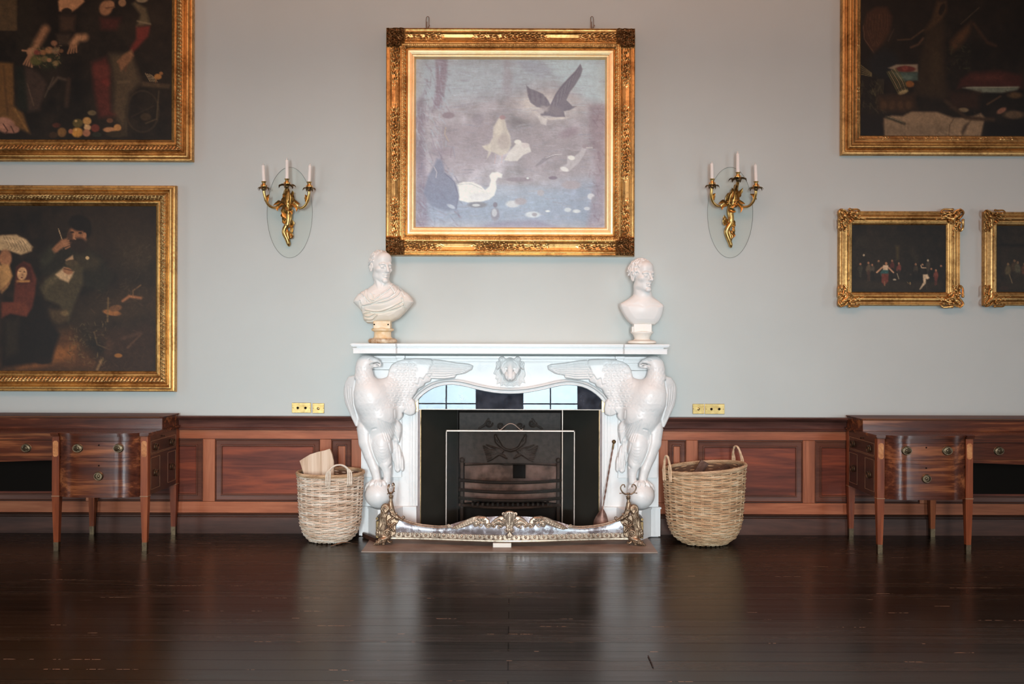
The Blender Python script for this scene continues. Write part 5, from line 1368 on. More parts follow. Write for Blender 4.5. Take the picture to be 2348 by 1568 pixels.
P.poly([(1300, 352), (1318, 354), (1330, 344), (1336, 330), (1346, 332), (1340, 350), (1326, 370), (1306, 388), (1282, 390), (1288, 380), (1300, 372)], (188, 182, 188), 3, .85); P.ell((1342, 332), 8, 5, (160, 148, 158)); P.line([(1344, 335), (1358, 335)], 1.5, (220, 216, 212), .9); P.ell((1310, 358), 8, 5, (226, 222, 220), 10); P.ell((1294, 384), 10, 5, (214, 210, 212), 20)
for c, rx, ry, col in (((1095, 466), 22, 7, (134, 132, 142)), ((1092, 467), 9, 3, (206, 206, 210)), ((1176, 464), 16, 8, (208, 206, 210)), ((1194, 458), 14, 8, (166, 158, 166)), ((1222, 488), 17, 7, (206, 208, 214)), ((1226, 488), 6, 4, (150, 146, 156)), ((1136, 488), 10, 15, (140, 136, 150)), ((1134, 484), 6, 9, (196, 196, 204)), ((1136, 466), 5, 6, (130, 122, 136)), ((1240, 438), 8, 7, (176, 170, 178)), ((1256, 480), 6, 2, (226, 226, 228)), ((1302, 477), 8, 5, (200, 202, 208)), ((1322, 480), 9, 4, (208, 208, 212)), ((1346, 474), 7, 4, (200, 200, 208)), ((1355, 446), 8, 7, (206, 204, 210)), ((1362, 454), 6, 8, (150, 144, 156)), ((1268, 404), 10, 4, (130, 118, 134)), ((1310, 420), 22, 10, (168, 158, 166)), ((1190, 408), 30, 5, (146, 136, 148)), ((1210, 405), 3, 2, (220, 220, 220))):
    P.ell(c, rx, ry, col, 0, .4, .85)
P.ell((1028, 262), 14, 7, (150, 138, 150)); P.line([(1022, 290), (1020, 305), (1028, 320)], 3, (188, 172, 158), .6); P.ell((1095, 270), 14, 12, (152, 146, 158), 0, .5, .7); P.ell((1010, 345), 26, 9, (150, 138, 152), 0, .7, .5)
P.ell((1305, 300), 22, 10, (146, 130, 144), -20, .8, .6); P.poly([(1080, 519), (1140, 505), (1230, 500), (1290, 519)], (134, 128, 150), 8, .6)
P.mottle(.012, 9)
pc = [(0, .0), (.2, .045), (1, .082), (3, .084), (3.8, .074), (6.5, .072), (7.2, .086), (9.6, .088), (10.5, .082), (14, .072), (21, .066), (28, .072), (33, .086), (34, .096), (36, .096), (37, .084), (40.5, .080), (41.5, .084), (46, .074), (47, .064), (48, .062)]
pc2 = [(47.5, .062), (48.5, .070), (50, .074), (54, .073), (59.5, .066), (60.2, .060), (61.2, .062), (64.5, .058), (65, .044), (66, .030), (68, .018)]
def orn_c(s, t, L, k):
    T = t/px_; dc = (L/2-np.abs(s))/px_; o = acan(s, t)
    mid = np.clip((90-np.abs(s)/px_)/22, 0, 1); env = np.clip((135-dc)/25, 0, 1); env = np.maximum(env, mid)
    cov = np.clip((T-11)/2, 0, 1)*np.clip((33-T)/2, 0, 1)*(1-.55*np.abs((T-22)/11)*(dc > 45))
    h = .013*o*env*cov
    cor = np.clip((44-dc)/4, 0, 1)*np.clip((36-T)/2, 0, 1)*np.clip((T+1)/1.5, 0, 1)
    a = np.arctan2(T-30, dc-30); R = np.hypot(T-30, dc-30)
    h = h+cor*(.010+.010*np.abs(np.cos(7*a))*np.clip((R-4)/4, 0, 1)*np.clip((34-R)/4, 0, 1)+.006*o)*(T > 1)
    u = s/px_; ec = .0055*band(T, 41, 46.5, 1.2)*np.abs(np.cos(PI*u/9))**.6+.003*band(T, 37, 41, .8)*(np.sin(2*PI*u/4.5) > 0)
    return h+ec
root, _ = painting('large gilt-framed painting of white swan, rooster and flying eagle, over the mantelpiece', (884, 1456.5, 64, 587), (950, 1388, 133, 519), -.08,
    pc+pc2[1:], [('outer_frame', M['gilt'], 0, 48), ('gilt_slip', M['gilt_bright'], 48, 68)], orn_c, P, (1.27, 1.44, 1.42), ds=.0045)
# ---- shared profile of the two left frames
pl_ = [(0, 0), (.3, .035), (1.5, .05), (5, .052), (6, .046), (7, .062), (9, .074), (12, .075), (14, .064), (15.5, .05), (18, .046), (20, .052), (22, .06), (26, .066), (32, .058), (38, .046), (39.5, .040), (41, .046), (45, .042), (46, .036), (49, .030), (51.5, .018)]
def orn_l(s, t, L, k):
    T = t/px_; u = s/px_
    h = .007*band(T, 23, 38.5, 2)*(np.abs(np.sin(PI*(u+.5*T)/8.5))**.6+.5*acan(s, t, 1.6))
    h += .0025*band(T, 1, 5.5, 1)*np.abs(np.sin(PI*(u+T)/2.6))+.003*band(T, 18.5, 21.5, .8)*np.abs(np.sin(PI*u/3.0))+.0022*band(T, 40.5, 45, .8)*np.abs(np.sin(PI*(u+T)/3.2))
    return h
# upper left painting: figures with a basket of flowers and fruit
sk = (150, 104, 72)
P = Paint(-245, 391, -480, 318, 1.9, (30, 24, 17), 5); P.mottle(.10, 60)
P.zoom(0, 0, 4.021)
P.poly([(-900, -1800), (148, -1800), (148, 272), (-900, 272)], (84, 66, 42), 3, .9); P.poly([(150, -400), (290, -400), (280, 500), (150, 500)], (36, 30, 20), 12, .9)
P.poly([(430, 0), (520, -200), (760, -220), (820, 20), (700, 60), (690, 480), (500, 500), (420, 420)], (24, 18, 13), 10)
P.poly([(520, 0), (560, -60), (740, -60), (765, 0), (700, 60), (650, 95), (600, 110), (530, 90)], (172, 122, 84), 5, .95); P.ell((600, 95), 48, 35, (34, 26, 18)); P.ell((640, -120), 90, 90, (165, 118, 85)); P.ell((640, -200), 110, 80, (40, 26, 18))
P.poly([(530, 130), (680, 130), (670, 270), (540, 280)], (66, 46, 32), 10, .8); P.poly([(500, 300), (640, 300), (620, 400), (520, 400)], (70, 54, 40), 8, .7)
P.line([(405, 255), (350, 350), (290, 470)], 74, sk, .95); P.ell((285, 470), 55, 42, (160, 112, 80), 20); P.line([(270, 460), (195, 452)], 16, (165, 118, 84)); 
for k in range(4): P.line([(250+k*12, 500), (205+k*24, 580+k*8)], 15, (158, 110, 78))
P.line([(765, 330), (700, 335), (660, 390)], 66, (168, 120, 84)); 
for k in range(4): P.line([(640+k*16, 400), (612+k*26, 478-k*4)], 15, (150, 104, 72))
P.ell((420, 530), 130, 95, (38, 42, 24), 0, .5)
for c, r, col in (((440, 450), 38, (150, 104, 66)), ((385, 470), 30, (140, 92, 52)), ((500, 455), 36, (122, 98, 72)), ((330, 470), 28, (120, 54, 44)), ((320, 545), 52, (82, 84, 40)), ((400, 530), 34, (92, 84, 48)), ((440, 540), 22, (150, 108, 70)), ((500, 570), 28, (124, 104, 64)), ((485, 385), 30, (130, 88, 62)), ((550, 455), 22, (104, 70, 44))): P.ell(c, r, r*.85, col, 0, .5)
P.brush(90, (70, 100, 135, 150), [(150, 130, 90), (60, 66, 34), (110, 90, 50), (130, 80, 60)], 5, 1.6, .8, 0, 180)
P.poly([(210, 590), (330, 640), (420, 760), (350, 1000), (250, 1020), (210, 800)], (66, 50, 42), 10, .8); P.line([(440, 800), (520, 700), (590, 720)], 26, (78, 64, 52), .8); P.line([(620, 720), (600, 960)], 40, (62, 44, 32), .8); P.line([(480, 700), (400, 880)], 14, (84, 72, 60), .7); P.line([(240, 760), (300, 960)], 12, (92, 74, 60), .6)
P.poly([(0, 560), (110, 570), (120, 960), (200, 1030), (270, 1220), (60, 1120), (-300, 1060), (-300, 600)], (108, 74, 34), 8, .95); P.poly([(130, 600), (210, 600), (250, 1010), (150, 990)], (28, 34, 26), 10, .8); P.line([(20, 600), (60, 1040)], 20, (84, 56, 28), .8); P.line([(130, 1000), (240, 1190)], 18, (132, 94, 46), .7)
P.ell((40, 1140), 90, 70, (150, 104, 88), 20); P.ell((110, 1180), 60, 36, (140, 96, 80)); P.ell((10, 1120), 40, 50, (168, 118, 98)); P.line([(20, 1130), (60, 1190), (40, 1220)], 10, (70, 42, 34)); P.line([(90, 1150), (120, 1210)], 8, (70, 42, 34))
P.poly([(830, 560), (960, 510), (1000, 600), (1000, 800), (1010, 1000), (1090, 1050), (900, 1070), (850, 800)], (84, 32, 26), 12, .95); P.ell((920, 640), 80, 70, (100, 40, 32), 0, .7, .8); P.ell((960, 740), 40, 40, (112, 36, 30), 0, .8, .7)
P.poly([(990, 480), (1200, 480), (1290, 740), (1180, 850), (1130, 1200), (1030, 1010), (1040, 760)], (78, 64, 44), 14, .9); P.line([(1080, 740), (1190, 735)], 24, (98, 84, 60), .6); P.line([(1150, 850), (1150, 1230)], 22, (62, 52, 36), .7)
P.poly([(1240, 230), (1370, 220), (1350, 320), (1210, 470), (1180, 440), (1240, 340)], (112, 36, 30), 8, .95); P.poly([(1200, 440), (1220, 500), (1150, 600), (1100, 640), (1070, 550), (1130, 480)], (124, 84, 56), 6); P.line([(1130, 500), (1070, 555)], 18, (124, 84, 56)); P.line([(1150, 590), (1140, 640)], 14, (90, 60, 40))
P.poly([(1230, 0), (1330, 60), (1370, 210), (1240, 230), (1280, 120), (1200, 20)], (92, 80, 56), 8, .9); P.line([(1250, 180), (1370, 205)], 16, (120, 108, 84), .7); P.ell((1290, -30), 60, 40, (120, 108, 84)); P.poly([(900, 150), (1100, 150), (1060, 260), (920, 260)], (76, 28, 24), 12, .8)
P.ell((960, 60), 60, 70, (140, 96, 66), 20); P.ell((1000, 30), 40, 40, (150, 104, 72)); P.line([(960, 60), (1040, 50)], 12, (100, 66, 46)); P.ell((1110, 10), 36, 36, (130, 96, 66)); P.ell((1120, -120), 70, 90, (140, 96, 66))
P.poly([(1300, 735), (1560, 760), (1540, 800), (1290, 780)], (72, 56, 36), 5, .9); 
for k in range(5): P.line([(1325+k*14, 660+k*3), (1370+k*16, 735)], 5, (190, 170, 130), .8)
P.ell((1440, 690), 34, 26, (170, 112, 50)); P.ell((1470, 660), 18, 16, (140, 90, 50)); P.line([(1420, 740), (1430, 710)], 10, (120, 80, 44))
n = 26; P.line([(1300+150*math.cos(i*2*PI/n), 1010+190*math.sin(i*2*PI/n)) for i in range(n+1)], 16, (52, 42, 28), .9); P.line([(1450, 820), (1430, 1080), (1330, 1120)], 12, (80, 66, 44), .8); P.line([(1200, 1060), (1400, 960)], 12, (48, 38, 26), .8); P.ell((1330, 1060), 50, 34, (56, 44, 28))
for c, rx, ry, col in (((700, 1205), 52, 46, (176, 122, 46)), ((705, 1120), 48, 40, (84, 74, 34)), ((790, 1100), 40, 36, (170, 128, 68)), ((795, 1160), 34, 26, (176, 142, 100)), ((785, 1210), 36, 34, (150, 96, 70)), ((865, 1165), 40, 36, (104, 44, 34)), ((560, 1205), 42, 44, (112, 78, 38)), ((835, 1025), 40, 24, (92, 80, 54)), ((640, 1195), 20, 22, (150, 90, 66)), ((510, 1140), 40, 22, (72, 34, 24)), ((480, 1230), 40, 30, (58, 40, 24)), ((1000, 1180), 62, 24, (168, 116, 76)), ((1070, 1160), 34, 32, (176, 122, 66)), ((1000, 1095), 30, 22, (96, 60, 40)), ((1060, 1220), 90, 30, (50, 42, 26)), ((880, 1225), 44, 22, (36, 42, 30))): P.ell(c, rx, ry, col, 0, .35)
for c in ((700, 1190), (790, 1150), (700, 1110)): P.ell((c[0]-12, c[1]-10), 12, 10, (214, 180, 120), 0, .8, .7)
P.tone(.22, (150, 118, 80), 0); P.impasto(900, 12, 2.6, .25, .16); P.mottle(.04, 8)
painting('large dark painting of figures with flowers and fruit, gilt frame, upper left wall', (-300, 442.5, -535, 369), (-245, 391, -480, 318), -.05, pl_,
    [('outer_frame', M['gilt'], 0, 22.5), ('carved_band', M['gilt_dark'], 22.5, 39), ('inner_slip', M['gilt'], 39, 51.5)], orn_l, P, 1.2, ds=.0055)
# lower left painting: turbaned woman, hooded child and pipe smoker
P = Paint(-330, 354, 470, 850, 1.7, (33, 24, 16), 8); P.mottle(.10, 50); P.zoom(0, 400, 3.015)
P.ell((740, 400), 330, 190, (52, 38, 25), 0, 1, .6); P.ell((930, 560), 150, 150, (58, 46, 30), 0, 1, .6); P.ell((900, 900), 260, 120, (62, 44, 27), 0, 1, .7); P.ell((540, 1000), 160, 150, (58, 44, 28), 0, 1, .5)
P.poly([(0, 1290), (300, 1160), (420, 1080), (480, 1060), (560, 1180), (700, 1290), (650, 1360), (0, 1360)], (92, 54, 27), 30, .8); P.poly([(330, 1190), (520, 1170), (500, 1260), (250, 1320), (110, 1340)], (140, 82, 36), 18, .8)
P.poly([(250, 560), (330, 480), (560, 490), (690, 560), (760, 700), (700, 820), (560, 760), (380, 700), (280, 700)], (36, 32, 22), 12)
P.poly([(500, 560), (600, 540), (690, 600), (640, 660), (500, 640)], (62, 52, 34), 14, .7)
P.ell((520, 430), 66, 80, (138, 88, 58), 8, .3); P.ell((535, 335), 76, 56, (26, 18, 13), 10, .3); P.ell((590, 380), 28, 60, (28, 20, 14)); P.ell((530, 490), 60, 52, (40, 28, 20), 0, .4); P.ell((470, 430), 18, 40, (60, 40, 28), 0, .5, .8); P.ell((484, 400), 14, 6, (40, 26, 18)); P.ell((540, 405), 14, 6, (40, 26, 18)); P.line([(505, 400), (496, 440), (508, 448)], 8, (166, 112, 76)); P.ell((572, 420), 12, 20, (150, 98, 66)); P.line([(470, 458), (520, 460)], 12, (40, 26, 18))
P.poly([(340, 520), (410, 450), (450, 440), (460, 480), (400, 520), (350, 560)], (150, 98, 66), 5); 
for k in range(4): P.line([(415+k*8, 465+k*16), (462+k*2, 456+k*14)], 9, (156, 104, 72))
P.line([(390, 376), (414, 446)], 5, (190, 160, 120)); P.poly([(330, 500), (380, 560), (300, 640), (260, 600)], (46, 44, 30), 8)
P.poly([(260, 780), (300, 720), (420, 640), (500, 600), (560, 640), (560, 760), (500, 900), (460, 1020), (400, 900), (300, 860)], (66, 58, 38), 8, .95); P.poly([(300, 740), (440, 650), (420, 700), (300, 800)], (84, 76, 52), 8, .7)
P.poly([(370, 690), (430, 640), (500, 670), (460, 745), (400, 720)], (186, 156, 118), 5, .95); P.poly([(440, 590), (490, 555), (495, 585), (450, 620)], (176, 140, 104), 4); P.ell((455, 665), 36, 22, (146, 98, 66), 20); P.line([(430, 650), (490, 664)], 8, (90, 58, 40)); P.ell((590, 575), 12, 12, (200, 170, 120)); P.ell((480, 610), 44, 22, (70, 58, 38))
P.poly([(330, 930), (450, 930), (460, 1000), (400, 1030), (340, 1010)], (72, 56, 34), 10, .9); P.ell((435, 955), 26, 20, (112, 92, 58), 0, .8, .8)
P.poly([(80, 880), (240, 830), (320, 980), (400, 1100), (340, 1300), (240, 1300), (0, 1330), (0, 980)], (26, 18, 13), 10); P.poly([(20, 1000), (120, 990), (110, 1230), (30, 1260)], (44, 36, 24), 14, .8)
P.poly([(0, 420), (100, 416), (170, 450), (212, 500), (205, 530), (130, 556), (60, 530), (0, 528), (-130, 500), (-120, 440)], (168, 144, 106), 5)
for k in range(7): P.line([(10+22*k, 430+4*k), (50+22*k, 500+6*k), (30+24*k, 520+3*k)], 5, (112, 92, 66), .7); P.line([(0+24*k, 450), (60+22*k, 470+6*k)], 5, (204, 180, 140), .6)
P.ell((25, 580), 44, 60, (150, 98, 66)); P.poly([(-40, 620), (50, 620), (75, 700), (40, 780), (0, 820), (-60, 760)], (170, 126, 74), 6); P.line([(0, 800), (50, 750)], 14, (140, 96, 60)); P.poly([(-900, 600), (-60, 600), (0, 830), (-20, 1350), (-900, 1350)], (60, 40, 28), 20, .7)
P.poly([(100, 640), (150, 600), (200, 620), (240, 720), (230, 830), (210, 920), (170, 980), (60, 960), (0, 990), (0, 880), (80, 880), (90, 760)], (94, 40, 28), 6, .97); P.poly([(100, 640), (150, 604), (200, 640), (215, 740), (180, 750), (110, 760)], (66, 26, 20), 5, .9)
P.ell((140, 685), 34, 46, (190, 144, 100), 10, .25); P.ell((126, 668), 8, 4, (80, 50, 36)); P.ell((156, 672), 8, 4, (80, 50, 36)); P.ell((138, 712), 9, 4, (120, 62, 48)); P.ell((141, 692), 5, 9, (160, 112, 78)); P.line([(108, 738), (186, 736)], 16, (176, 122, 66)); P.poly([(0, 890), (160, 880), (190, 930), (170, 975), (60, 950), (0, 980)], (110, 50, 32), 8, .8); P.ell((285, 1280), 58, 24, (30, 20, 14))
P.poly([(620, 1080), (760, 1060), (900, 1060), (1000, 1010), (1060, 1060), (1060, 1360), (640, 1360), (720, 1200)], (56, 36, 24), 16, .8); P.line([(640, 1090), (660, 1170), (740, 1200)], 10, (104, 82, 50), .6); P.line([(660, 1340), (690, 1280)], 18, (150, 118, 76), .7); P.ell((805, 1245), 28, 14, (140, 88, 36)); P.line([(740, 1220), (740, 1150)], 50, (74, 48, 32), .7); P.line([(870, 1190), (960, 1100)], 14, (100, 68, 46), .6); P.line([(830, 1130), (960, 1090)], 24, (76, 50, 36), .7)
P.line([(835, 870), (880, 838), (960, 850)], 18, (158, 98, 62), .95); P.line([(905, 838), (905, 800), (960, 760)], 8, (120, 84, 52), .8); P.ell((760, 950), 62, 20, (150, 92, 46), 8); P.ell((785, 920), 44, 22, (110, 70, 40), -10); P.line([(735, 850), (730, 1010)], 12, (112, 86, 50), .8)
P.brush(150, (155, 740, 240, 830), [(104, 88, 52), (50, 44, 26), (120, 98, 58), (40, 30, 20)], 6, 1.8, .6, 0, 180); P.brush(110, (270, 560, 350, 680), [(84, 72, 46), (60, 48, 32)], 9, 1.6, .35, -50, 40); P.brush(150, (200, 660, 350, 850), [(74, 52, 34), (40, 28, 18), (92, 66, 40)], 12, 2.0, .35, -10, 60)
P.tone(.2, (150, 118, 80), 0); P.impasto(900, 10, 2.4, .25, .16); P.mottle(.04, 8)
painting('dark painting of pipe smoker, red-hooded child and turbaned figure, gilt frame, lower left wall', (-380, 402, 423.5, 897.5), (-330, 354, 470, 850), -.05, [(t*48/51.5, h) for t, h in pl_],
    [('outer_frame', M['gilt'], 0, 20.5), ('carved_band', M['gilt_dark'], 20.5, 36.5), ('inner_slip', M['gilt'], 36.5, 48)], lambda s, t, L, k: orn_l(s, t*51.5/48, L, k), P, 1.15, ds=.0055)
# upper right painting: game and vegetables
P = Paint(1977, 2560, -430, 309, 1.9, (24, 19, 14), 12); P.mottle(.10, 60); P.zoom(1900, 0, 4.239)
P.poly([(400, 110), (480, 60), (590, 60), (640, 150), (620, 300), (560, 400), (465, 520), (380, 400), (356, 250)], (60, 34, 20), 8, .95)
for k in range(8): P.line([(400+28*k, 130), (385+30*k, 250), (450+8*k, 440)], 6, (84, 54, 34), .5)
P.line([(358, 240), (370, 370), (460, 500)], 8, (104, 74, 54), .7); P.line([(655, 270), (600, 390)], 8, (76, 58, 42), .7)
P.poly([(1070, 0), (1160, 0), (1170, 90), (1110, 200), (1000, 300), (940, 290), (1020, 180)], (66, 46, 26), 10, .9); P.ell((1120, 80), 26, 60, (26, 20, 14), 20)
P.poly([(960, 300), (1140, 200), (1150, 620), (1190, 900), (1160, 960), (860, 900), (900, 600)], (46, 34, 20), 16, .95); P.ell((1060, 620), 60, 200, (60, 46, 26), 0, 1, .6)
P.poly([(1200, 400), (1280, 300), (1400, 200), (1390, 300), (1300, 440), (1210, 500)], (76, 48, 26), 12, .9); P.line([(1430, 220), (1560, 400), (1640, 430)], 30, (56, 36, 22), .9); P.line([(1300, 225), (1480, 60)], 6, (104, 90, 70), .6)
P.line([(690, 378), (820, 370), (940, 280)], 14, (84, 60, 38), .8); P.line([(940, 360), (890, 420), (820, 450)], 20, (88, 58, 40), .8)
P.ell((560, 620), 150, 150, (20, 25, 29), 0, .5, .9)
P.poly([(600, 650), (680, 615), (888, 612), (888, 690), (720, 690)], (128, 116, 100), 4, .95); P.ell((770, 660), 96, 30, (94, 34, 30), 0, .3); P.poly([(640, 690), (888, 690), (888, 770), (760, 780), (690, 740)], (56, 84, 80), 5, .95); P.ell((790, 740), 50, 20, (80, 110, 104), 0, .7, .6); P.ell((810, 805), 42, 32, (134, 78, 30), 0, .4); P.ell((765, 650), 30, 22, (120, 50, 44), 0, .6)
for k in range(7): P.line([(590+14*k, 690-6*k), (650+18*k, 800-4*k), (700+15*k, 895-4*k)], 9, (134, 124, 84) if k % 2 else (84, 88, 50), .9)
P.line([(680, 870), (760, 830), (800, 850)], 8, (50, 40, 26)); P.ell((745, 885), 50, 20, (150, 138, 96), -20, .5)
for k in range(5): P.line([(330, 620+22*k), (440, 700+8*k)], 8, (116, 108, 70), .8); P.line([(460+22*k, 900), (500+14*k, 760)], 10, (70, 64, 40), .6)
P.brush(70, (1978, 180, 2030, 250), [(66, 66, 40), (40, 40, 26), (88, 82, 54)], 9, 2, .6, 60, 60)
P.poly([(500, 920), (850, 900), (880, 1040), (760, 1080), (500, 1060)], (56, 36, 20), 14, .9)
for k in range(4): P.ell((560+80*k, 1010), 30, 40, (74, 50, 28), 0, .8, .7)
P.poly([(1270, 850), (1300, 760), (1400, 690), (1680, 670), (1899, 720), (1899, 840), (1400, 840), (1330, 830)], (64, 25, 20), 10, .95); P.ell((1560, 740), 150, 30, (84, 38, 30), 0, 1, .6)
P.poly([(1320, 840), (1420, 828), (1880, 828), (1850, 860), (1700, 888), (1500, 885)], (94, 110, 100), 5, .95); P.line([(1360, 838), (1860, 830)], 9, (134, 144, 130), .8); P.poly([(1899, 700), (2600, 700), (2600, 900), (1899, 840)], (50, 26, 20), 20, .8)
P.poly([(1200, 880), (1480, 880), (1480, 1050), (1200, 1040)], (52, 30, 20), 16, .8); P.ell((1330, 1055), 52, 22, (110, 98, 74), 0, .4); P.ell((1700, 1060), 50, 24, (128, 84, 68), -30, .5); P.ell((1820, 1100), 100, 40, (84, 68, 50), 0, .6); P.line([(1560, 1000), (1690, 920)], 16, (92, 66, 42), .7); P.ell((1830, 910), 70, 30, (78, 58, 32), 0, .7)
P.poly([(560, 1140), (640, 1110), (740, 1115), (830, 1070), (1080, 1075), (1230, 1130), (1380, 1130), (1500, 1085), (1540, 1130), (1500, 1310), (570, 1310)], (132, 112, 88), 6, .97)
P.poly([(560, 1190), (1200, 1190), (1190, 1310), (575, 1310)], (112, 96, 76), 14, .8); P.line([(1240, 1135), (1200, 1200), (1190, 1310)], 8, (70, 56, 42), .8); P.poly([(1340, 1200), (1400, 1160), (1360, 1240), (1320, 1310), (1310, 1270)], (50, 40, 32), 6, .8); P.line([(1160, 970), (1360, 1130), (1620, 1150)], 36, (56, 40, 26), .95)
P.line([(585, 1125), (760, 1190)], 26, (52, 50, 38), .95); P.line([(595, 1120), (740, 1172)], 6, (120, 116, 96), .7)
P.poly([(330, 1110), (540, 1110), (550, 1300), (330, 1300)], (20, 16, 16), 10, .9); P.poly([(1560, 1200), (2600, 1200), (2600, 1310), (1540, 1310)], (18, 13, 11), 8, .95); P.brush(60, (2180, 95, 2230, 160), [(50, 60, 30), (34, 40, 22)], 6, 2, .6, 0, 180)
P.tone(.25, (150, 118, 80), 0); P.impasto(900, 12, 2.6, .25, .16); P.mottle(.04, 8)
pr = [(0, 0), (.3, .03), (2, .046), (7.5, .048), (9, .040), (10, .036), (12, .042), (14, .058), (17, .070), (20, .070), (23, .058), (24.5, .046), (26, .050), (29, .046), (30.5, .040), (34, .038), (35, .044), (38, .042), (39, .034), (44, .030), (46.5, .018)]
def orn_r(s, t, L, k):
    T = t/px_; u = s/px_
    return .003*band(T, 1, 8, 1)*np.abs(np.sin(PI*(u+1.5*T)/5))+.002*band(T, 25, 29.5, .8)*np.abs(np.sin(PI*u/2.8))+.003*band(T, 34, 44, 1)*acan(s, t, 1.4)*(np.sin(u/9) > -.3)
painting('dark still life of game, bowls and vegetables in a gilt frame, upper right wall', (1931, 2606, -476, 356), (1977, 2560, -430, 309), -.05, pr,
    [('outer_frame', M['gilt_dark'], 0, 12), ('rolled_moulding', M['gilt'], 12, 25), ('inner_slip', M['gilt_dark'], 25, 46.5)], orn_r, P, 1.1, ds=.0055)
# two small paintings on the right
def corner_orn(root, box, w, mt, k=1.0):
    """pierced scroll and leaf corners that overhang the moulding"""
    x0, x1, z0, z1 = box
    for cx, sx in ((x0, 1), (x1, -1)):
        for cz, sz in ((z0, 1), (z1, -1)):
            q = MB(); C_ = lambda a, b_, y=-.062: (cx+sx*a*px_, y, cz+sz*b_*px_)
            big = 1.0 if sx < 0 else .7
            for (pts, r) in (([(22, -2), (30, -2.5*big), (40, -3*big), (46, 2), (40, 6), (33, 4)], 1.9), ([(-2, 22), (-2.5*big, 30), (-3*big, 40), (2, 46), (6, 40), (4, 33)], 1.9),
                             ([(2, 2), (10, 12), (20, 18), (32, 16), (44, 18)], 2.4), ([(2, 2), (12, 10), (18, 20), (16, 32), (18, 44)], 2.4),
                             ([(6, 18), (0, 12), (-3*big, 4), (2, -2), (8, 2), (6, 8)], 2.0), ([(18, 6), (12, 0), (4, -3*big)], 1.8), ([(24, 8), (34, 10), (46, 16), (58, 20)], 1.6), ([(8, 24), (10, 34), (16, 46), (20, 58)], 1.6),
                             ([(20, 22), (26, 26), (30, 22), (26, 18)], 1.7), ([(22, 20), (26, 26), (22, 30), (18, 26)], 1.7)):
                P_ = spline([C_(a, b_, -.058-.008*math.sin(a+b_)) for a, b_ in pts], 5); q.tube(P_, np.linspace(r*1.5, r*.8, len(P_))*px_*k, 9); q.ball(tuple(P_[0]), r*1.9*px_*k, 6); q.ball(tuple(P_[-1]), r*1.3*px_*k, 6)
            for (a, b_, r) in ((12, 12, 5.5), (26, 12, 3.6), (12, 26, 3.6), (36, 13, 4.5), (13, 36, 4.5), (28, 4, 4), (4, 28, 4), (40, 4, 3.2), (4, 40, 3.2), (5, 5, 4), (46, 12, 2.4), (12, 46, 2.4), (20, 20, 4)):
                c = C_(a, b_, -.058); q.ball(c, r*px_*k, 6, (1, .7, 1))
            q.build('corner_scroll', mt, root=root)
ps = [(0, 0), (.3, .03), (2, .044), (4, .046), (5, .038), (6.5, .042), (8.5, .040), (10, .046), (13, .058), (17, .060), (20, .050), (22, .042), (23, .046), (25, .045), (26, .038), (29, .034), (31, .028), (32.5, .018)]
def orn_s(s, t, L, k):
    T = t/px_; u = s/px_
    return .0022*band(T, 1, 4.5, .8)*np.abs(np.sin(PI*(u+T)/3.2))+.002*band(T, 6, 9, .8)*np.abs(np.sin(PI*u/2.6))+.0022*band(T, 26, 31, .8)*np.abs(np.sin(PI*(u+T)/2.6))
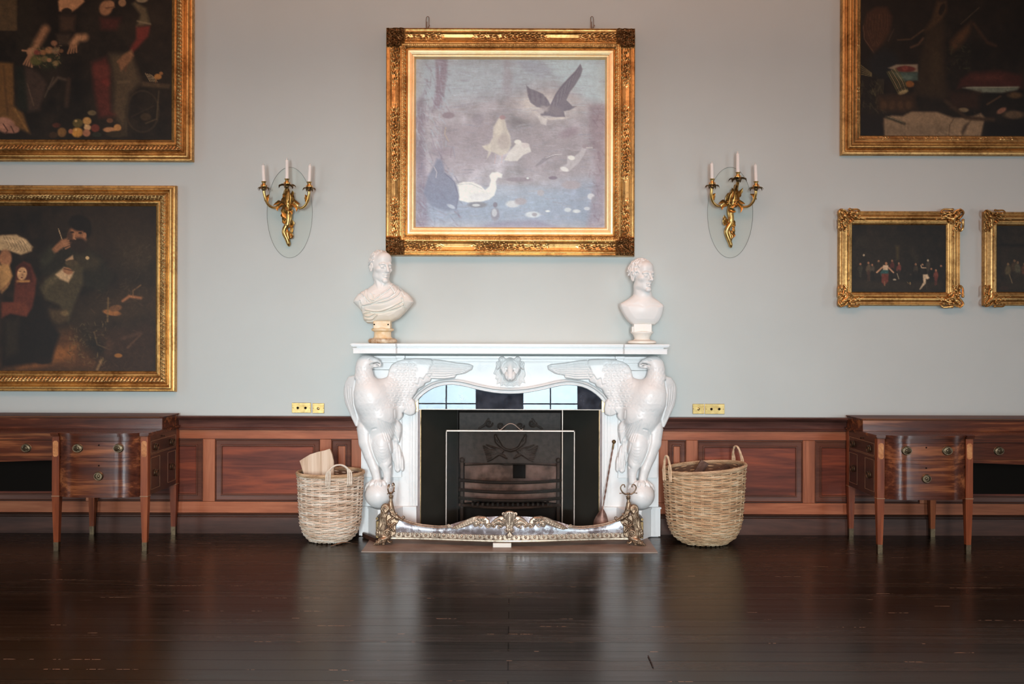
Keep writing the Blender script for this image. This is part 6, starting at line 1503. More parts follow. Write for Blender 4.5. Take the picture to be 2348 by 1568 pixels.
def tavern(x0, x1, y0, y1, seed, main):
    P = Paint(x0, x1, y0, y1, 1.2, (29, 23, 16), seed); P.mottle(.12, 30); w = x1-x0
    P.ell((x0+w*.3, y0+70), w*.28, 60, (44, 36, 25), 0, 1, .7); P.ell((x0+w*.7, y0+60), w*.25, 40, (34, 27, 18), 0, 1, .6); P.poly([(x0+8, y1-26), (x1-10, y1-26), (x1-10, y1-8), (x0+8, y1-4)], (50, 40, 26), 12, .7)
    if main:
        P.zoom(1900, 460, 5.241)
        P.poly([(820, 540), (865, 545), (860, 700), (830, 710)], (70, 58, 30), 6, .9); P.poly([(1020, 540), (1100, 700), (1060, 760), (990, 600)], (50, 42, 28), 10, .8); P.poly([(360, 430), (480, 450), (480, 540), (330, 560)], (48, 42, 30), 12, .8)
        def fig(x, y, h, body, legs=None, hd=(150, 104, 76), w_=26):
            P.ell((x, y), 12, 15, hd, 0, .4); P.ell((x+3, y+h*.30), w_*.95, h*.24, body, (x*7) % 24-12, .5, .95); P.line([(x-w_*.8, y+h*.2), (x-w_*1.3+(x % 9), y+h*.42), (x-w_*.4, y+h*.5)], 9, body, .8); P.ell((x, y+h*.55), w_*.8, h*.16, legs or body, 0, .6, .9); P.line([(x-6, y+h*.5), (x-12+(x % 11), y+h)], 13, legs or body, .85); P.line([(x+8, y+h*.5), (x+6+(x % 13), y+h*.98)], 12, legs or body, .85)
        fig(445, 655, 200, (34, 27, 20), hd=(170, 156, 130)); fig(500, 745, 210, (88, 74, 56), (72, 48, 34)); fig(405, 760, 150, (56, 52, 40)); fig(545, 770, 170, (74, 66, 54), (26, 22, 16))
        fig(620, 725, 160, (40, 34, 24)); fig(780, 720, 200, (92, 40, 34), (26, 20, 16)); fig(860, 750, 190, (120, 58, 50), (44, 34, 26)); fig(1060, 760, 180, (62, 52, 38), (34, 28, 20)); fig(1205, 715, 170, (60, 52, 42), hd=(172, 158, 130)); fig(1245, 815, 150, (26, 22, 18)); fig(1300, 830, 170, (124, 60, 50), (100, 46, 40)); fig(1360, 780, 140, (30, 26, 20)); fig(1000, 880, 120, (30, 26, 18), hd=(60, 50, 36)); fig(1140, 765, 110, (36, 32, 26), hd=(164, 128, 96), w_=30)
        P.line([(600, 855), (660, 800), (700, 780), (740, 800), (795, 855)], 18, (196, 150, 116)); P.poly([(675, 770), (735, 770), (730, 840), (670, 840)], (206, 180, 150), 2.5); P.ell((710, 750), 14, 18, (176, 122, 86)); P.poly([(665, 825), (735, 830), (740, 890), (650, 900), (640, 860)], (40, 84, 84), 3); P.poly([(655, 870), (740, 870), (735, 960), (690, 1010), (655, 970)], (112, 50, 40), 3); P.line([(690, 960), (695, 1010)], 10, (130, 90, 62))
        P.poly([(1145, 880), (1200, 875), (1225, 920), (1185, 940), (1180, 985), (1145, 1020), (1110, 1060), (1105, 1050), (1150, 970)], (196, 176, 146), 2.5); P.line([(1180, 800), (1130, 800), (1120, 770)], 10, (196, 168, 136)); P.line([(1185, 935), (1190, 1045)], 14, (60, 50, 40), .8); P.ell((810, 940), 20, 10, (150, 140, 120)); P.line([(840, 870), (860, 930)], 10, (140, 130, 108)); P.ell((995, 985), 10, 18, (120, 98, 60)); P.line([(958, 965), (975, 985)], 5, (120, 98, 60))
    else:
        P.zoom(1900, 460, 5.241)
        P.poly([(2070, 520), (2600, 520), (2600, 560), (2060, 550)], (20, 16, 12), 6, .9); P.poly([(2110, 560), (2200, 560), (2190, 900), (2120, 900)], (44, 34, 24), 10, .8)
        for x, y, c in ((2185, 760, (84, 74, 48)), (2260, 720, (70, 54, 34)), (2300, 740, (76, 74, 56)), (2380, 760, (96, 56, 40)), (2470, 740, (66, 54, 40)), (2550, 780, (110, 92, 66)), (2640, 760, (60, 48, 34))):
            P.ell((x, y), 14, 17, (112, 86, 58), 0, .4); P.ell((x, y+75), 36, 62, c, (x*3) % 20-10, .6, .85); P.poly([(x-20, y+120), (x+20, y+120), (x+26, y+220), (x-10, y+220)], (44, 38, 26), 4, .85)
        P.line([(2200, 880), (2235, 980)], 12, (120, 104, 74), .8); P.ell((2140, 1040), 60, 24, (50, 34, 22))
    P.tone(.15, (150, 118, 80), 0); P.impasto(200, 6, 1.5, .25, .2); P.mottle(.05, 5); return P
r1, bx = painting('small dark tavern scene with dancing figures, gilt frame with scrolled corners', (1924.5, 2204, 483, 701), (1955, 2171, 514, 668), -.05, ps,
    [('outer_frame', M['gilt_dark'], 0, 9.5), ('hollow_moulding', M['gilt'], 9.5, 24.5), ('inner_slip', M['gilt'], 24.5, 32.5)], orn_s, tavern(1955, 2171, 514, 668, 21, True), 1.0, ds=.005)
corner_orn(r1, bx, 32, M['gilt'])
r2, bx = painting('small very dark interior scene, gilt frame cut by right edge of photo', (2257.5, 2538, 485, 701), (2289, 2506, 517, 668), -.05, ps,
    [('outer_frame', M['gilt_dark'], 0, 9.5), ('hollow_moulding', M['gilt_dark'], 9.5, 24.5), ('inner_slip', M['gilt_dark'], 24.5, 32.5)], orn_s, tavern(2289, 2506, 517, 668, 22, False), 1.0, ds=.005)
corner_orn(r2, bx, 32, M['gilt_worn'], .8)
# hanging hooks above the centre painting
for i, hx in enumerate((980, 1358)):
    q = MB(); zt_ = W(hx, 36, -.03)[2]; zb_ = W(hx, 63, -.05)[2]; x = W(hx, 50, -.04)[0]
    q.tube(spline([(x-.011, -.035, zb_), (x-.012, -.03, zb_+.05), (x-.010, -.012, zt_-.01), (x, -.008, zt_), (x+.010, -.012, zt_-.01), (x+.012, -.03, zb_+.05), (x+.011, -.035, zb_)], 6), .0030, 6)
    q.tube(spline([(x+.004, -.05, zb_), (x+.014, -.055, zb_+.008), (x+.018, -.05, zb_+.02)], 5), .004, 6); q.tube([(x-.004, -.05, zb_-.006), (x-.004, -.04, zb_+.05)], .0035, 6)
    M['hook'] = M.get('hook') or simple('dull_hook_metal', (.28, .20, .155), .5, .3)
    tag(q.build('picture_hook', M['hook']), ('thin wall hook holding the top %s of the centre painting frame' % ('left', 'right')[i]), 'hook', 'hooks of the centre painting')
# ------------------------------------------------------------ leaves, sconces
def leaf(mb, spine, width, up=(0, -1, 0), lobes=3, curl=.25, th=.0022, taper=1.0, n=14):
    S_ = spline(spine, 8); idx = np.linspace(0, len(S_)-1, n).astype(int); S_ = S_[idx]; up = np.array(up, float); V = []; m = 5
    T = np.gradient(S_, axis=0); T /= np.linalg.norm(T, axis=1)[:, None]
    for i in range(n):
        t = i/(n-1); w = width*(math.sin(PI*min(1, t*.9+.12)**.8))**.7*(1-.35*abs(math.sin(lobes*PI*t)))*(1 if t < 1 else .15)*(1-.3*t*taper)
        sd = np.cross(T[i], up); sd /= np.linalg.norm(sd)+1e-9; nn = np.cross(sd, T[i])
        for j in range(m):
            u = -1+2*j/(m-1); V.append(S_[i]+sd*u*w+nn*(curl*w*abs(u)-(.18*w if j == m//2 else 0)))
    F = [(i*m+j, (i+1)*m+j, (i+1)*m+j+1, i*m+j+1) for i in range(n-1) for j in range(m-1)]
    n0 = len(V); cen = [v+up*-th for v in V]
    F2 = [tuple(k+n0 for k in f[::-1]) for f in F]
    rim = [(i*m, (i+1)*m, (i+1)*m+n0, i*m+n0) for i in range(n-1)]+[(i*m+m-1, i*m+m-1+n0, (i+1)*m+m-1+n0, (i+1)*m+m-1) for i in range(n-1)]
    mb.add(V+cen, F+F2+rim)
def sconce(label, oval, stem, candles, arms, leaves, crown, low):
    cx, cz = oval[0], oval[1]
    x, _, z = W(cx, cz, -.01); rt = thing('wall_sconce', label, 'wall lamp', (x, -.003, z), 'three-candle gilt wall sconces')
    s = US(-.01); q = MB(); pr = [(math.cos(a)*oval[2]*s, math.sin(a)*oval[3]*s) for a in np.linspace(0, 2*PI, 65)[:-1]]
    q.prism([(x+a, z+b_) for a, b_ in pr], -.007, -.003); q.build('glass_backplate', M['plate_glass'], root=rt, smooth=False)
    q = MB(); q.tube([(x+a, -.006, z+b_) for a, b_ in pr], .0013, 5, closed=True); q.build('plate_rim', M['rimline'], root=rt)
    K = lambda p, y: W(p[0], p[1], y)
    ss = US(-.1)
    # body: fluted stem of several strands
    q = MB(); 
    for pts, r0, r1, y0, y1 in stem:
        P_ = spline([K(p, y0+(y1-y0)*i/(len(pts)-1)) for i, p in enumerate(pts)], 6); n = len(P_)
        q.tube(P_, np.interp(np.linspace(0, 1, n), [0, .25, .7, .9, 1], [r0*.6, r0, (r0+r1)/2, r1*.9, r1*.3])*ss, 10)
    c_ = candles[1]; s0 = stem[0]; hp = np.array(K((c_[0], c_[3]+2), c_[5]))
    q.tube(spline([K(s0[0][3], s0[3]-.01), K(s0[0][1], s0[3]-.03), tuple((np.array(K(s0[0][0], s0[3]-.05))+hp)/2+np.array([0, -.02, -.012])), tuple(hp)], 6), np.linspace(5.2, 3.0, 19)*ss, 10)
    for sp_, w_, y0, y1 in leaves:
        leaf(q, [K(p, y0+(y1-y0)*i/(len(sp_)-1)) for i, p in enumerate(sp_)], w_*ss*1.5, lobes=3, curl=.45, th=.004)
    q.build('leafy_body', M['ormolu'], root=rt, sharp=60)
    for pts, y0, y1, lf in arms:
        q = MB(); P_ = spline([K(p, y0+(y1-y0)*math.sin(PI/2*i/(len(pts)-1))) for i, p in enumerate(pts)], 6)
        q.tube(P_, np.linspace(2.6, 3.4, len(P_))*ss, 10)
        for sp_, w_, a, b_ in lf: leaf(q, [K(p, a+(b_-a)*i/(len(sp_)-1)) for i, p in enumerate(sp_)], w_*ss*1.35, lobes=2, curl=.45, th=.003)
        q.build('curved_arm', M['ormolu'], root=rt, sharp=60)
    for k, (c, top, mid, bot, pan, y) in enumerate(candles):
        # c: pixel x at base, top: (x,y) of the tip, mid: top of holder, bot: bottom of holder
        b0 = np.array(K((c, mid), y)); t0 = np.array(K(top, y)); d = t0-b0; L = np.linalg.norm(d); u = d/L; r = 4.7*ss*.85
        q = MB(); q.tube([b0-u*.01, b0+u*(L*.86), b0+u*(L*.88)], [r, r*.92, r*.55], 14); cd_ = q.build('candle_tube', M['candle'], root=rt, sharp=50)
        q = MB(); q.tube([b0+u*L*.87, b0+u*L*.93, b0+u*L*.985, b0+u*L], [r*.5, r*.62, r*.28, r*.05], 10); bo = q.build('bulb', M['bulb'], root=rt); bo.parent = cd_
        h = np.array(K((c, bot), y)); H = b0-h
        q = MB(); q.lathe([(.001, 0), (r*.9, 0), (r*1.45, H[2]*.22), (r*1.55, H[2]*.38), (r*1.0, H[2]*.62), (r*1.05, H[2]*.82), (r*1.5, H[2]*.98), (r*1.5, H[2]), (r*1.0, H[2])], tuple(h), 14)
        for a in range(6): aa = a*PI/3; leaf(q, [h+np.array([r*1.0*math.cos(aa), r*1.0*math.sin(aa), 0]), h+np.array([r*1.8*math.cos(aa), r*1.8*math.sin(aa), H[2]*.3]), h+np.array([r*1.5*math.cos(aa), r*1.5*math.sin(aa), H[2]*.6])], r*.6, up=(math.cos(aa), math.sin(aa), 0), lobes=1, n=6)
        q.build('candle_holder', M['ormolu'], root=rt, sharp=50)
        q = MB(); pw = pan*ss
        for a in range(7):
            aa = a*2*PI/7+.2*k; e = np.array([math.cos(aa), math.sin(aa), 0]); leaf(q, [h+e*pw*.1, h+e*pw*.55+np.array([0, 0, .008]), h+e*pw*.9+np.array([0, 0, .002]), h+e*pw*1.0+np.array([0, 0, -.016])], pw*.34, up=(0, 0, 1), lobes=2, n=8)
        q.lathe([(.001, -.022), (r*.7, -.022), (r*1.4, -.006), (r*1.2, .003), (.001, .003)], tuple(h), 12)
        q.build('drip_pan', M['ormolu_dark'], root=rt, sharp=60)
    return rt
M['rimline'] = simple('dark_plate_edge', (.15, .16, .14), .5)
sconce('gilt bronze three-candle wall sconce on oval glass plate, left of the centre painting', (664, 487, 52, 104),
    [([(657, 436), (656, 450), (659, 470), (662, 490), (661, 508), (657, 524)], 9, 8, -.03, -.05), ([(662, 470), (661, 490), (660, 510), (653, 525), (652, 534), (657, 545), (661, 556), (663, 565)], 6, 5.5, -.06, -.03),
     ([(660, 432), (661, 450), (661, 474)], 4.5, 5, -.075, -.08), ([(666, 512), (668, 525), (666, 536), (668, 543), (664, 546)], 3.2, 3, -.04, -.05), ([(658, 526), (660, 540), (663, 552)], 4, 3.4, -.045, -.04)],
    [(605, (603, 374), 416, 432, 14, -.17), (658, (658, 361), 410, 426, 20, -.15), (709, (711, 374), 417, 433, 15, -.17)],
    [([(652, 470), (640, 473), (628, 476), (617, 471), (610, 459), (606, 444), (605, 434)], -.06, -.17, [([(611, 462), (613, 452), (618, 446)], 5.5, -.15, -.16), ([(650, 468), (638, 465), (626, 471)], 5.5, -.09, -.10), ([(646, 466), (636, 476), (637, 484)], 5, -.10, -.11)]),
     ([(666, 470), (678, 474), (690, 477), (700, 471), (706, 459), (708, 446), (709, 434)], -.06, -.17, [([(704, 462), (703, 452), (699, 446)], 5.5, -.15, -.16), ([(668, 466), (678, 464), (688, 469)], 5.5, -.09, -.10), ([(672, 466), (680, 474), (680, 486)], 5, -.10, -.11)])],
    [([(654, 470), (652, 455), (654, 438)], 5, -.07, -.08), ([(664, 470), (670, 455), (668, 440)], 6, -.06, -.08), ([(656, 500), (648, 494), (645, 490)], 5, -.05, -.06), ([(660, 498), (650, 486), (648, 474)], 6, -.06, -.08), ([(664, 520), (671, 514), (670, 503)], 5, -.05, -.06), ([(663, 540), (669, 528), (668, 514)], 4, -.04, -.05),
     ([(660, 488), (668, 482), (670, 492)], 5, -.07, -.08), ([(652, 476), (648, 462), (653, 448)], 4.5, -.06, -.09), ([(666, 474), (673, 462), (671, 450)], 4.5, -.06, -.09), ([(657, 470), (656, 456), (659, 440)], 3.6, -.09, -.10), ([(662, 470), (665, 458), (664, 442)], 3.6, -.09, -.10), ([(654, 512), (650, 504), (652, 496)], 4, -.05, -.07), ([(662, 532), (670, 540), (668, 548)], 3.4, -.05, -.06), ([(652, 480), (656, 474), (662, 484)], 6, -.08, -.10), ([(660, 452), (652, 446), (650, 452)], 4, -.08, -.09), ([(664, 452), (671, 444), (670, 436)], 4, -.08, -.09)], None, None)
sconce('gilt bronze three-candle wall sconce on oval glass plate, beside the small tavern painting', (1674.5, 487, 52, 104),
    [([(1688, 424), (1687, 436), (1684, 452), (1678, 468), (1674, 484), (1676, 500), (1672, 516)], 7.5, 8, -.03, -.05), ([(1675, 468), (1677, 490), (1676, 510), (1668, 524), (1666, 534), (1671, 548), (1675, 560), (1676, 568)], 6, 5, -.06, -.03),
     ([(1680, 436), (1676, 452), (1674, 468)], 5.5, 6, -.06, -.07), ([(1672, 444), (1670, 458), (1672, 470)], 4, 5, -.06, -.07), ([(1680, 512), (1681, 526), (1677, 536), (1680, 543), (1676, 546)], 3, 3, -.04, -.05), ([(1671, 524), (1674, 540), (1677, 552)], 4, 3.2, -.045, -.04)],
    [(1633, (1632, 370), 410, 427, 16.5, -.17), (1692, (1691.5, 346), 395, 411, 21, -.15), (1733.5, (1732, 373), 416, 432, 16.5, -.17)],
    [([(1668, 470), (1656, 472), (1645, 472), (1636, 465), (1631, 452), (1631, 440), (1632, 428)], -.06, -.17, [([(1634, 458), (1636, 448), (1641, 443)], 5, -.15, -.16), ([(1666, 468), (1656, 463), (1647, 468)], 5.5, -.09, -.10), ([(1662, 468), (1656, 474), (1656, 482)], 4.5, -.10, -.11)]),
     ([(1690, 470), (1702, 474), (1716, 473), (1726, 464), (1731, 452), (1733, 442), (1733, 433)], -.06, -.17, [([(1731, 458), (1728, 448), (1719, 445)], 4.5, -.15, -.16), ([(1688, 466), (1698, 464), (1709, 468)], 5.5, -.09, -.10), ([(1692, 466), (1700, 475), (1698, 488)], 5, -.10, -.11)])],
    [([(1674, 466), (1670, 450), (1668, 442)], 5, -.07, -.08), ([(1684, 466), (1690, 448), (1686, 426)], 6, -.06, -.08), ([(1668, 512), (1662, 502), (1661, 492)], 5, -.05, -.06), ([(1690, 452), (1697, 442), (1704, 430)], 5, -.06, -.10), ([(1680, 520), (1683, 512), (1682, 502)], 4, -.05, -.06), ([(1680, 536), (1682, 524), (1681, 516)], 3.6, -.04, -.05),
     ([(1672, 480), (1682, 484), (1688, 486)], 5, -.07, -.09), ([(1671, 470), (1667, 456), (1672, 440)], 4.5, -.07, -.10), ([(1676, 470), (1676, 454), (1682, 438)], 4, -.09, -.10), ([(1684, 474), (1692, 462), (1694, 452)], 4.5, -.07, -.09), ([(1682, 470), (1686, 454), (1684, 440)], 3.8, -.09, -.10), ([(1664, 516), (1660, 506), (1663, 498)], 4, -.05, -.07), ([(1676, 530), (1683, 538), (1681, 546)], 3.4, -.05, -.06), ([(1676, 474), (1684, 466), (1694, 474)], 6, -.08, -.10), ([(1676, 456), (1680, 440), (1678, 430)], 5, -.08, -.09), ([(1680, 460), (1688, 456), (1696, 462)], 4, -.08, -.09), ([(1670, 462), (1667, 452), (1670, 446)], 4, -.07, -.08)], None, None)

# ------------------------------------------------------------ brass socket plates
def plate(lab, x0, x1, y0, y1, kind):
    a = W(x0, y1, -.006); b_ = W(x1, y0, -.006)
    rt = thing('socket_plate', lab, 'wall socket', (a[0], -.001, a[2]), 'brass plates above the dado')
    q = MB(); q.box(a[0], b_[0], -.008, -.0, a[2], b_[2], .0025); q.build('brass_plate', M['brass'], root=rt, smooth=False)
    cz = (a[2]+b_[2])/2; w = b_[0]-a[0]
    if kind == 2:
        for f in (.32, .72):
            q = MB(); q.lathe([(.001, 0), (.011, 0), (.011, .002), (.008, .003), (.008, .001), (.001, .001)], (a[0]+w*f, -.008, cz), 16, 'y'); q.build('socket_ring', M['brass_dark'], root=rt, sharp=40)
            q = MB(); q.lathe([(.001, 0), (.008, 0), (.008, .0022), (.001, .0022)], (a[0]+w*f, -.0085, cz), 12, 'y'); q.build('socket_hole', M['hole'], root=rt)
    else:
        q = MB(); q.lathe([(.001, 0), (.012, 0), (.012, .002), (.006, .004), (.005, .010), (.001, .011)], (a[0]+w*.5, -.008, cz), 16, 'y'); q.build('push_button', M['brass'], root=rt, sharp=40)
    for f in (.07, .93): q = MB(); q.lathe([(.001, 0), (.0035, 0), (.003, .0012), (.001, .0012)], (a[0]+w*f, -.008, cz), 10, 'y'); q.build('screw', M['brass_dark'], root=rt)
plate('brass double socket plate, left of the pair over the left dado', 669, 713, 923.5, 946.5, 2)
plate('square brass switch plate nearest the left eagle', 716.5, 743.5, 924.5, 947.5, 1)
plate('square brass switch plate nearest the right eagle', 1588, 1614.5, 926, 949, 1)
plate('brass double socket plate, right of the pair over the right dado', 1616.5, 1661.5, 926, 949.5, 2)

# ------------------------------------------------------------ wicker baskets
def basket(label, cx, cy, prof, zt, tilt, rows, nst, m1, mr, mh, handles, group):
    """prof: [(z, r)] ; tilt: rim lift per metre to the right"""
    rt = thing('wicker_basket', label, 'basket', (cx, cy, 0), group)
    pz = np.array([p[0] for p in prof]); pr = np.array([p[1] for p in prof])
    lift = lambda x, z: tilt*x*max(0, z/zt)**3
    r_ = random.Random(len(label))
    q = MB(); n = nst*6
    for k in range(rows):
        z = .012+(zt-.03)*(k+.5)/rows; R = float(np.interp(z, pz, pr)); ph = (k % 2)*PI; off = r_.uniform(-.0015, .0015); P_ = []
        for i in range(n):
            a = 2*PI*i/n; w = math.cos(a*nst/2+ph); rr = R+.0052*w+off+.0012*math.sin(a*7+k); x = rr*math.cos(a); y = rr*math.sin(a)
            P_.append((x, y, z+.0022*math.sin(a*3+k*1.7)+.0012*math.sin(a*11+k*3.1)+lift(x, z)))
        q.tube(P_, .0063+r_.uniform(-.0009, .0009), 6, closed=True)
    for k in range(nst):
        for d in (-.006, .006):
            a = 2*PI*(k+.5)/nst; P_ = []
            for z in np.linspace(.006, zt-.01, 26):
                R = float(np.interp(z, pz, pr))+.0015; x = R*math.cos(a+d/R); y = R*math.sin(a+d/R); P_.append((x, y, z+lift(x, z)))
            q.tube(P_, .0042, 5)
    q.build('woven_body', m1, rt)
    q = MB(); zz = np.linspace(.004, zt-.02, 14); V = []; nn = 40
    for z in zz:
        R = float(np.interp(z, pz, pr))-.008
        for k in range(nn): a = 2*PI*k/nn; x = R*math.cos(a); V.append((x, R*math.sin(a), z+lift(x, z)))
    F_ = [(i*nn+k, i*nn+(k+1) % nn, (i+1)*nn+(k+1) % nn, (i+1)*nn+k) for i in range(len(zz)-1) for k in range(nn)]+[tuple(range(nn))[::-1]]
    q.add(V, F_).build('inner_wall', M['liner'], rt)
    q = MB(); Rt = float(pr[-1])
    for k in range(7):
        P_ = []
        for i in range(90):
            a = 2*PI*i/90; ph = a*9+k*2*PI/7; rr = Rt+.007*math.cos(ph)+.001; z = zt+.010*math.sin(ph)-.006; x = rr*math.cos(a); P_.append((x, rr*math.sin(a), z+lift(x, zt)))
        q.tube(P_, .0062, 6, closed=True)
    q.build('braided_rim', mr, rt)
    for a0, hw, hh, lean, strands in handles:
        q = MB(); e = np.array([math.cos(a0), math.sin(a0), 0]); t = np.array([-math.sin(a0), math.cos(a0), 0]); 
        zr = zt+lift(Rt*e[0], zt)
        arc = [-1, -.98, -.80, -.42, 0, .42, .80, .98, 1]; hz = [-.07, .02, hh*.62, hh*.92, hh, hh*.92, hh*.62, .02, -.07]
        for sdx in range(strands):
            o = (sdx-(strands-1)/2)*.007
            P_ = spline([e*(Rt+.012+lean*max(0, z_)+.004*math.sin(3*i+sdx*2.1))+t*(hw*f+o*(.4+1.6*(abs(f) > .9)))+np.array([0, 0, zr+z_]) for i, (f, z_) in enumerate(zip(arc, hz))], 6)
            q.tube(P_, .0062, 7)
        q.build('handle', mh, rt)
    return rt
sL = US(-.3)
cxl = U(761, 0, -.285)[0]
prL = [(0, .14), (.03, .182), (.07, .210), (.14, .233), (.30, .245), (.45, .252), (.545, .258)]
basket('tall round pale wicker basket with split log inside, left of the fireplace', cxl, -.325, prL, .545, .0, 42, 24, M['wicker'], M['wicker_rim'], M['handle_pale'],
       [(-1.15, .085, .085, -.15, 3), (-1.15+PI, .085, .02, -.3, 2)], 'wicker log baskets')
cxr = U(1613, 0, -.32)[0]
prR = [(0, .15), (.03, .205), (.06, .24), (.097, .263), (.18, .288), (.32, .301), (.46, .310), (.60, .318)]
basket('wide golden wicker basket with two upright looped handles, right of the fireplace', cxr, -.375, prR, .60, .085, 48, 26, M['wicker2'], M['wicker_rim'], M['handle_gold'],
       [(PI+.35, .048, .125, .05, 3), (.45, .055, .125, -.15, 3)], 'wicker log baskets')
# split log in the left basket
q = MB(); yl = -.36
front = [U(a, b_, yl) for a, b_ in ((688, 1058), (697, 1052), (712, 1043), (730, 1037), (745, 1034), (757, 1030), (762, 1042), (766, 1058), (766, 1100), (760, 1150), (730, 1160), (706, 1120), (695, 1080))]
n = len(front); cxm = sum(p[0] for p in front)/n
V = [(x, yl, z) for x, z in front]+[(cxm+(x-cxm)*.8, yl+.17, z-.03) for x, z in front]
tr = tessellate_polygon([[Vector((x, z, 0)) for x, z in front]])
q.add(V, [tuple(t) for t in tr]+[tuple(i+n for i in t[::-1]) for t in tr]+[(i, (i+1) % n, n+(i+1) % n, n+i) for i in range(n)])
tag(q.build('split_log', M['log'], smooth=False), 'pale split log standing up out of the left wicker basket', 'log')
q = MB(); P_ = np.array([(cxr-.05, -.42, .50), (cxr-.02, -.36, .575), (cxr+.0, -.30, .635)])
def logm(name, a, b_, r, lab, mt):
    q = MB(); a = np.array(a); b_ = np.array(b_); d = b_-a; L = np.linalg.norm(d); d /= L; u = np.cross(d, (0, 0, 1)); u /= np.linalg.norm(u); v = np.cross(d, u); rr = random.Random(3); k = 9
    rad = [r*rr.uniform(.8, 1.15) for _ in range(k)]; V = []
    for t in (0, .5, 1):
        for i in range(k): an = 2*PI*i/k; V.append(a+d*L*t+(u*math.cos(an)+v*math.sin(an)*.6)*rad[i]*(1+.05*math.sin(i*3+t*5)))
    q.add(V, [(j*k+i, j*k+(i+1) % k, (j+1)*k+(i+1) % k, (j+1)*k+i) for j in (0, 1) for i in range(k)]+[tuple(range(k))[::-1], tuple(2*k+i for i in range(k))])
    return tag(q.build(name, mt, smooth=False), lab, 'log')
logm('firewood_log', (cxr-.13, -.36, .42), (cxr+.01, -.30, .628), .055, 'dark barked log poking up at the rim of the right wicker basket', M['bark'])
logm('firewood_log', (cxr-.05, -.50, .50), (cxr+.20, -.25, .575), .05, 'dark log lying deeper behind the peaked one in the right wicker basket', M['bark'])
# splinter and a thin chip on the boards
q = MB(); q.tube(spline([U(764, 1259, -.5)[0:1]+(-.56, .006), (U(775, 1251, -.5)[0], -.50, .010), (U(790, 1247, -.46)[0], -.45, .012), (U(804, 1244, -.44)[0], -.43, .006)], 6), [.004]*6+[.008]*8+[.004]*5, 6, flat=.5)
tag(q.build('bark_splinter', M['splinter']), 'curved pale splinter of bark on the floor by the left basket', 'splinter')
def floor_pt(px, py):
    d = HC*FPX/(py-HOR); return ((px-1170)*d/FPX, d-D0)
q = MB(); a = floor_pt(1491, 1504); b_ = floor_pt(1503, 1530); q.tube([(a[0], a[1], .004), (b_[0], b_[1], .004)], .0035, 6)
tag(q.build('dark_twig', M['groove']), 'thin dark stick lying alone on the floorboards in front of the fireplace', 'twig')

